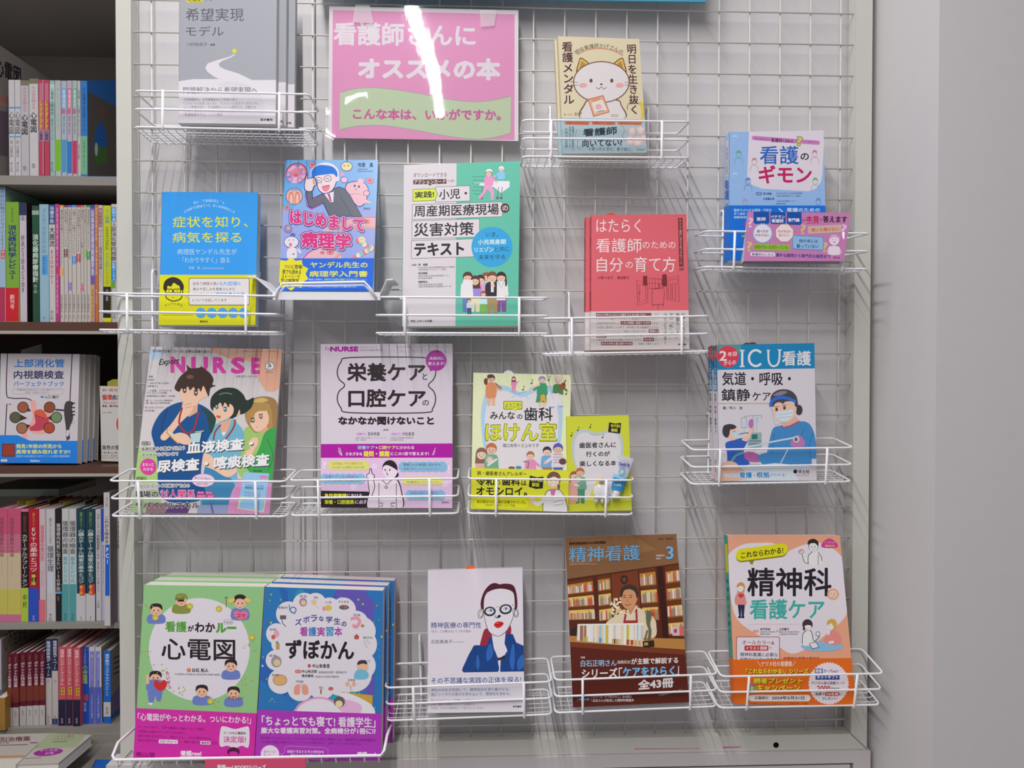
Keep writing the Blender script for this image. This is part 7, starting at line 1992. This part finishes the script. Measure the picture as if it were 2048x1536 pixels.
    a.T('代表的な疾患の基本を', 632, 1066, 925, 1092, '94343c', .8)


def band_peach(a):
    w_, y, k = 'd8c8c0', 'c8c030', '2c2018'
    a.T('＼ナツメ社の看護書／', 420, 1100, 735, 1142, w_, .8)
    for t, x0, y0, x1, y1 in (('「これならわかる!」シリーズ', 330, 1160, 836, 1204), ('読者プレゼント', 392, 1236, 788, 1282), ('キャンペーン', 418, 1292, 768, 1346)):
        a.T(t, x0 + 5, y0 + 5, x1 + 5, y1 + 5, '5c2810', 3).T(t, x0, y0, x1, y1, y, 2.4)
    a.Q([(352, 1300), (395, 1290), (415, 1350), (372, 1362)], '5c9c9c').Q([(348, 1300), (398, 1288), (400, 1302), (352, 1314)], '2c6cb0').R(372, 1300, 384, 1360, 'c8b838', 0)
    a.RR(352, 1372, 852, 1424, 24, 'd0c8c8').T('応募締切', 402, 1384, 510, 1410, k, .6).T('2024年5月31日', 540, 1382, 802, 1412, k, 1)
    a.T('※お買い上げいただいた本とレシートの写真を撮って応募!', 372, 1434, 830, 1450, '7c3410')
    a.Q([(998 + (166 if i % 2 else 156) * cos(i * pi / 40), 1280 + (174 if i % 2 else 164) * sin(i * pi / 40)) for i in range(80)], 'cdc4ca')
    a.R(886, 1160, 950, 1198, '2c3c88', 0).T('図書', 892, 1164, 944, 1194, 'd0c8d0', 1).T('カード', 956, 1166, 1026, 1192, '3c4484', .8).T('NEXT', 1028, 1176, 1076, 1192, '3c4484', .6).R(892, 1206, 1086, 1250, '2c3c88', 0).T('ネットギフト', 902, 1212, 1076, 1244, 'd0c8d0', 1.2)
    a.T('デジタル版の図書カード', 860, 1264, 1126, 1290, k, .4).T('2000', 904, 1298, 1012, 1344, 'a82c2c', 1.8).T('円分を', 1016, 1312, 1088, 1338, k, .6).T('抽選で', 890, 1352, 966, 1378, k, .5).RR(968, 1350, 1086, 1382, 14, 'b02c30').T('100名様', 978, 1354, 1076, 1378, 'd8c8c8', .8).T('に', 1090, 1358, 1112, 1376, k).T('プレゼント!', 944, 1390, 1068, 1414, k, .5)


def sp_peach(a):
    f = a.f
    P = lambda t, v: (f[0][0] + (f[3][0] - f[0][0]) * v + (f[1][0] - f[0][0]) * t, f[0][1] + (f[3][1] - f[0][1]) * v)
    a.Q([P(0, 0), P(1, 0), P(1, .72), P(0, .72)], '3c8c80').Q([P(.1, .05), P(.8, .05), P(.8, .22), P(.1, .22)], 'b8b820')
    for i, ch in enumerate('精神科の看護ケア'):
        x, y = P(.5, .27 + i * .05)
        a.V(ch, x - 8, y - 18, x + 8, y + 22, '1c2c2c', .5)


book('book', 'peach book with a white blob, big black title and an orange band', (1410, 1050, 4.043), [(180, 85), (1090, 85), (1221, 1459), (240, 1447)], .0745, .044, .018, 'd09478', art_peach, 1.7, band=(1088, 1075, 'c8601c', band_peach), spine=('3c8c80', sp_peach))

# ---------------------------------------------------------------- third shelf of the bookcase, face out
C3 = (0, 660, 4.517)


def art_scope(a):
    b_ = '2c6cb8'
    k = '2c2430'
    a.T('上部消化管', 124, 262, 582, 338, b_, 2.4).T('内視鏡検査', 124, 365, 578, 442, '2a2c54', 2.2).T('パーフェクトブック', 122, 462, 578, 510, b_, 1.4)
    a.RR(110, 526, 578, 580, 26, '8c8890', line=3).T('～早期病変を見逃さないための基本テクニック', 134, 532, 560, 550, '5c5868').T('症状・所見から学ぶ～', 230, 556, 450, 572, '5c5868').E(380, 604, 14, 10, b_).T('入口 陽介', 398, 590, 534, 620, k, .8)
    a.L([(68, 210), (58, 560), (100, 615), (230, 618), (290, 640), (300, 670)], 9, '3c2430', sm=True).L([(100, 672), (62, 668), (44, 1000)], 9, '3c2430').L([(652, 215), (632, 640)], 9, '3c2430')
    a.C([(275, 650), (320, 645), (330, 710), (370, 725), (430, 720), (480, 800), (460, 880), (400, 940), (300, 930), (240, 890), (270, 850), (295, 780)], 'd0908c').C([(310, 740), (380, 720), (430, 790), (440, 850), (380, 905), (280, 910), (270, 880), (320, 840)], 'a8384c').C([(310, 735), (380, 722), (425, 780), (400, 800), (330, 780)], 'b85038').L([(320, 770), (400, 798)], 6, '4c1c24').Q([(190, 930), (245, 920), (245, 1000), (215, 1000)], 'd0908c')
    for x, y, c in ((208, 698, '8c4c34'), (138, 790, '4c5038'), (198, 886, '8c6048'), (448, 698, '7c4028'), (510, 790, '5c7c54'), (445, 884, '9c4028')):
        dx, dy_ = (350 - x) / 5, (810 - y) / 8
        a.Q([(x + dx * 2.6, y + dy_ * 2.6), (x + 20, y - 40), (x + 20, y + 40)] if x < 350 else [(x + dx * 2.6, y + dy_ * 2.6), (x - 20, y + 40), (x - 20, y - 40)], '3c2420').E(x, y, 52, 52, '3c2420').E(x, y, 45, 45, c)
    a.C([(585, 670), (620, 640), (665, 660), (650, 700), (660, 800), (625, 900), (632, 980), (600, 980), (595, 880), (580, 760)], '3c3438').Q([(498, 712), (600, 720), (600, 736), (498, 728)], '3c3438').L([(610, 900), (605, 1000)], 12, '4c4448').Q([(600, 905), (625, 905), (620, 960), (598, 960)], 'b8b4b8').L([(640, 860), (680, 820)], 12, 'a8a4a8')
    for y in (660, 700, 735, 765):
        a.L([(640, y), (678, y + 2)], 12, '2c2428')


def band_scope(a):
    y_ = 'c4c464'
    a.Q([(-40, 950), (160, 950), (270, 1000), (720, 1002), (720, 1230), (-40, 1230)], '1a6fc4')
    a.R(18, 1026, 135, 1146, '5c2c28', 0).R(28, 1036, 128, 1136, '883424', 0)
    for t, x0, y0, x1, y1 in (('発見1年前の所見から', 146, 1030, 556, 1070), ('異常を読み取れますか?', 146, 1080, 636, 1120)):
        a.T(t, x0, y0, x1, y1, y_, 1.8)
    a.T('症例から読み取るべきポイントと診断を徹底解説!', 146, 1130, 632, 1150, 'a8c4e0').RR(8, 1168, 66, 1188, 8, 'c8c4bc').T('新刊', 22, 1170, 54, 1186, 'b05c3c').T('Gakken', 272, 1172, 360, 1190, 'd0d8e0', .8)


def shelf_face(name, label, quad, Yb, Yt, t, cov, art, band=None, gain=1.7, copies=(), group=None):
    return book(name, label, C3, quad, -Yb, -Yt, t, cov, art, gain, band=band, copies=copies, group=group)


shelf_face('book', 'front white book on endoscopy with blue foot, standing face out', [(5, 212), (720, 218), (695, 1205), (-12, 1201)], SY + .03, SY + .075, .02, 'b4aeb4', lambda a: (art_scope(a), band_scope(a)), group='white endoscopy books',
           copies=[((.001, .0225, .0), 'white endoscopy book second from the front, grey page edges showing'), ((.002, .045, 0), 'white endoscopy book third from the front'), ((.003, .0675, 0), 'white endoscopy book at the back of the row')])


def art_red(a):
    r, k = 'a83430', '3c3438'
    a.T('救命・初期 予防・理解', 926, 530, 1120, 556, r, .5).T('循環器疾患', 922, 582, 1150, 634, r, 2.2).R(1010, 575, 1200, 640, 'b4b0ae', 0).T('疾患', 1012, 584, 1100, 634, k, 1.6).T('“かもしれない”症候の', 924, 646, 1140, 668, r, .5).T('救急・集中対応ノート', 924, 676, 1140, 698, k, .8).T('安倍 大輔 著', 926, 740, 1010, 752, k).E(1090, 850, 40, 70, 'b84038')
    a.T('急性の循環器疾患', 922, 1040, 1240, 1082, k, 1.2).T('“かもしれない”が', 920, 1096, 1180, 1120, k, .6).T('研修医・看護師のための入門', 920, 1130, 1180, 1144, '6c6468').T('救急の現場で迷わない一冊', 920, 1150, 1180, 1162, '6c6468')


shelf_face('book', 'white and red cardiology book standing face out, cut off by the panel post', [(900, 505), (1200, 512), (1215, 1192), (915, 1183)], SY + .06, SY + .085, .014, 'b2aeac', art_red)
sn = MB()
p0, p1 = at(955 / 4.517, 660 + 500 / 4.517, SY + .095), at(1085 / 4.517, 660 + 442 / 4.517, SY + .095)
z3 = ZS[3][0] + .0005
o = [(p0.x, z3), (p1.x, z3), (p1.x, p1.z), (p0.x + .012, p1.z - .001), (p0.x, p0.z + .008)]
sn.hexa([(x, p0.y + .008, z) for x, z in o], [(x, p0.y + .020, z) for x, z in o], tuple(lin('b8b040')))
tag(sn.build('booklet', M_PRINT), 'yellow booklet standing behind the white and red cardiology book', 'booklet')
sb = empty('booklet', at(60, 705, SY + .2))
wl = [at(42, 700, SY + .2), at(83, 688, SY + .2), at(92, 708, SY + .2), at(45, 712, SY + .2)]
b = MB()
lo = [Vector((wl[1].x + .01, wl[1].y, ZS[3][0] + .0006)), Vector((wl[0].x - .02, wl[0].y, ZS[3][0] + .0006))]
o = [wl[0], wl[1], lo[0], lo[1]]
b.hexa(o, [p + Vector((0, .012, 0)) for p in o], tuple(lin('8c888c')))
tag(sb, 'grey white booklet peeping over the white endoscopy books', 'booklet')
b.build('cover', M_PRINT, sb)

# ---------------------------------------------------------------- signs


def art_sign(a):
    w_ = 'cbc3cb'
    pk = 'c884ac'
    a.Q([(125, 97), (1897, 140), (1897, 1365), (115, 1362)], pk)
    for t, x0, y0, x1, y1 in (('看護師', 132, 215, 820, 440), ('さん', 860, 240, 1288, 440), ('に', 1322, 255, 1516, 442)):
        a.T(t, x0, y0, x1, y1, w_, 6.5, dy=.012)
    a.T('オススメの本', 372, 560, 1758, 772, w_, 11, dy=.008)
    top = smooth_loop([(195, 905), (330, 865), (500, 852), (700, 868), (1000, 915), (1250, 965), (1500, 990), (1700, 972), (1862, 935)], False, 4)
    bot = smooth_loop([(1862, 1300), (1700, 1345), (1500, 1360), (1250, 1330), (1000, 1285), (700, 1235), (500, 1226), (330, 1238), (195, 1270)], False, 4)
    a.Q(top + bot, '8c9490').Q([(x, y + 6) for x, y in top] + [(x - 4, y - 6) for x, y in bot], 'a8b89a')
    a.T('こんな本は、', 320, 1056, 940, 1165, 'b4548c', 4.5, dy=.012).T('いかがですか。', 1028, 1062, 1764, 1172, 'b4548c', 4.5, dy=.004)


def laminated(name, label, crop, quad, Y, col, art, gain, tapes=()):
    px = lambda p: (crop[0] + p[0] / crop[2], crop[1] + p[1] / crop[2])
    P = [at(*px(p), Y) for p in quad]
    root = empty(name, (P[2] + P[3]) / 2)
    tag(root, label, 'sign')
    b = MB()
    cc = tuple(min(.9, v * gain) for v in lin(col))
    # gently wavy sheet: the film is not flat
    N, Mv = 40, 26
    n = Vector((0, -1, 0))

    def S(u, v):
        p = (P[0] * (1 - u) + P[1] * u) * (1 - v) + (P[3] * (1 - u) + P[2] * u) * v
        return p
    for i in range(N):
        for j in range(Mv):
            b.face([S(i / N, j / Mv), S((i + 1) / N, j / Mv), S((i + 1) / N, (j + 1) / Mv), S(i / N, (j + 1) / Mv)], cc, 0)
    A = Art(b, P[0], n, crop, quad, 0, gain)
    art(A)
    b.hexa([p + Vector((0, .0004, 0)) for p in P], [p + Vector((0, .0009, 0)) for p in P], cc)
    b.build('printed_sheet', M_PRINT, root)
    f = MB()
    vv = []
    for j in range(Mv + 1):
        for i in range(N + 1):
            u, v = i / N, j / Mv
            o = .0012 + .00022 * sin(u * 9 + 2 * v) + .0002 * sin(v * 13 + u * 4)
            lift = u / .075 if u < .075 else max(0, 1 - (u - .075) / .16)
            o += .0036 * lift * max(0, min(1, (v - .52) * 5))
            u2, v2 = -.012 + u * 1.024, -.015 + v * 1.03
            p = S(u2, v2) + n * (o + A.z)
            vv.append(p)
    f.mesh_in(vv, [(j * (N + 1) + i, j * (N + 1) + i + 1, (j + 1) * (N + 1) + i + 1, (j + 1) * (N + 1) + i) for j in range(Mv) for i in range(N)], (1, 1, 1))
    f.build('laminate_film', M_FILM, root, smooth=True)
    for q in tapes:
        t = MB()
        T_ = [at(*px(p), Y - .0032) for p in q]
        t.hexa(T_, [p + Vector((0, .0001, 0)) for p in T_])
        t.build('tape', M_TAPE, root)
    return root


def clear(name, rough, alpha_mix, bump):
    m = bpy.data.materials.new(name)
    m.use_nodes = True
    nt = m.node_tree
    nt.nodes.clear()
    out = nt.nodes.new('ShaderNodeOutputMaterial')
    tr = nt.nodes.new('ShaderNodeBsdfTransparent')
    gl = nt.nodes.new('ShaderNodeBsdfGlossy')
    gl.inputs['Roughness'].default_value = rough
    mx = nt.nodes.new('ShaderNodeMixShader')
    fr = nt.nodes.new('ShaderNodeFresnel')
    fr.inputs['IOR'].default_value = 1.5
    ma = nt.nodes.new('ShaderNodeMath')
    ma.operation = 'ADD'
    ma.inputs[1].default_value = alpha_mix
    nt.links.new(fr.outputs[0], ma.inputs[0])
    nt.links.new(ma.outputs[0], mx.inputs[0])
    nt.links.new(tr.outputs[0], mx.inputs[1])
    nt.links.new(gl.outputs[0], mx.inputs[2])
    nt.links.new(mx.outputs[0], out.inputs[0])
    if bump:
        n = nt.nodes.new('ShaderNodeTexNoise')
        n.inputs['Scale'].default_value = 45
        n.inputs['Detail'].default_value = 3
        tc = nt.nodes.new('ShaderNodeTexCoord')
        nt.links.new(tc.outputs['Object'], n.inputs['Vector'])
        bp = nt.nodes.new('ShaderNodeBump')
        bp.inputs['Strength'].default_value = bump
        bp.inputs['Distance'].default_value = .001
        nt.links.new(n.outputs['Fac'], bp.inputs['Height'])
        nt.links.new(bp.outputs['Normal'], gl.inputs['Normal'])
    return m


M_FILM = clear('clear_laminate', .03, 0.0, .05)
M_TAPE = bpy.data.materials.new('cloudy_tape')
M_TAPE.use_nodes = True
_n = M_TAPE.node_tree
_p = _n.nodes['Principled BSDF']
_p.inputs['Base Color'].default_value = (.85, .82, .84, 1)
_p.inputs['Roughness'].default_value = .3
_p.inputs['Alpha'].default_value = .22
laminated('laminated_sign', 'pink laminated sign with white lettering and a pale green wave', (640, 0, 4.876), [(90, 60), (1935, 100), (1935, 1375), (80, 1345)], -.008, 'cbc4ca', art_sign, 1.3,
          tapes=[[(345, 48), (485, 52), (520, 225), (320, 218)], [(1560, 95), (1722, 98), (1700, 250), (1570, 262)]])


def art_top(a):
    a.Q([(200, -200), (1900, -200), (1900, 60), (200, 60)], '4c9cb8').Q([(200, -200), (1240, -200), (1240, -6), (200, -10)], '5c6c64')


px = lambda x, y: at(x, y, -.022)
TS = [px(622, -150), px(1420, -150), px(1412, 4), px(640, -8)]
tb = empty('poster_board', (TS[2] + TS[3]) / 2)
tag(tb, 'teal poster board above the pink sign, only its bottom edge in view', 'poster')
b = MB()
b.hexa(TS, [p + Vector((0, .004, 0)) for p in TS], tuple(lin('4f9cba')))
b.build('board', M_PRINT, tb)
for x in (760, 1280):
    b = MB()
    q = px(x, -150)
    b.tube([(q.x, -.018, q.z - .01), (q.x, .004, q.z - .004), (q.x, .008, q.z - .012)], .0014, 6)
    b.build('hook', M_WIRE, tb)

# card hanging on the rack's front bar
CQ = [(410, 1519), (611, 1517), (613, 1562), (409, 1564)]
CP = [at(*p, RY0 - .0045) for p in CQ]
tb = empty('shelf_card', (CP[2] + CP[3]) / 2)
tag(tb, 'red pink strip card with white lettering hung on the low rack bar', 'shelf card')
b = MB()
b.hexa(CP, [p + Vector((0, .0008, 0)) for p in CP], tuple(min(.9, v * 1.6) for v in lin('b84464')))
A = Art(b, CP[0], Vector((0, -1, 0)), (0, 0, 1), CQ, 0, 1.6)
A.T('看護roo! BOOKSシリーズ', 434, 1529, 532, 1541, 'd8c0c8', .5)
b.build('card', M_PRINT, tb)
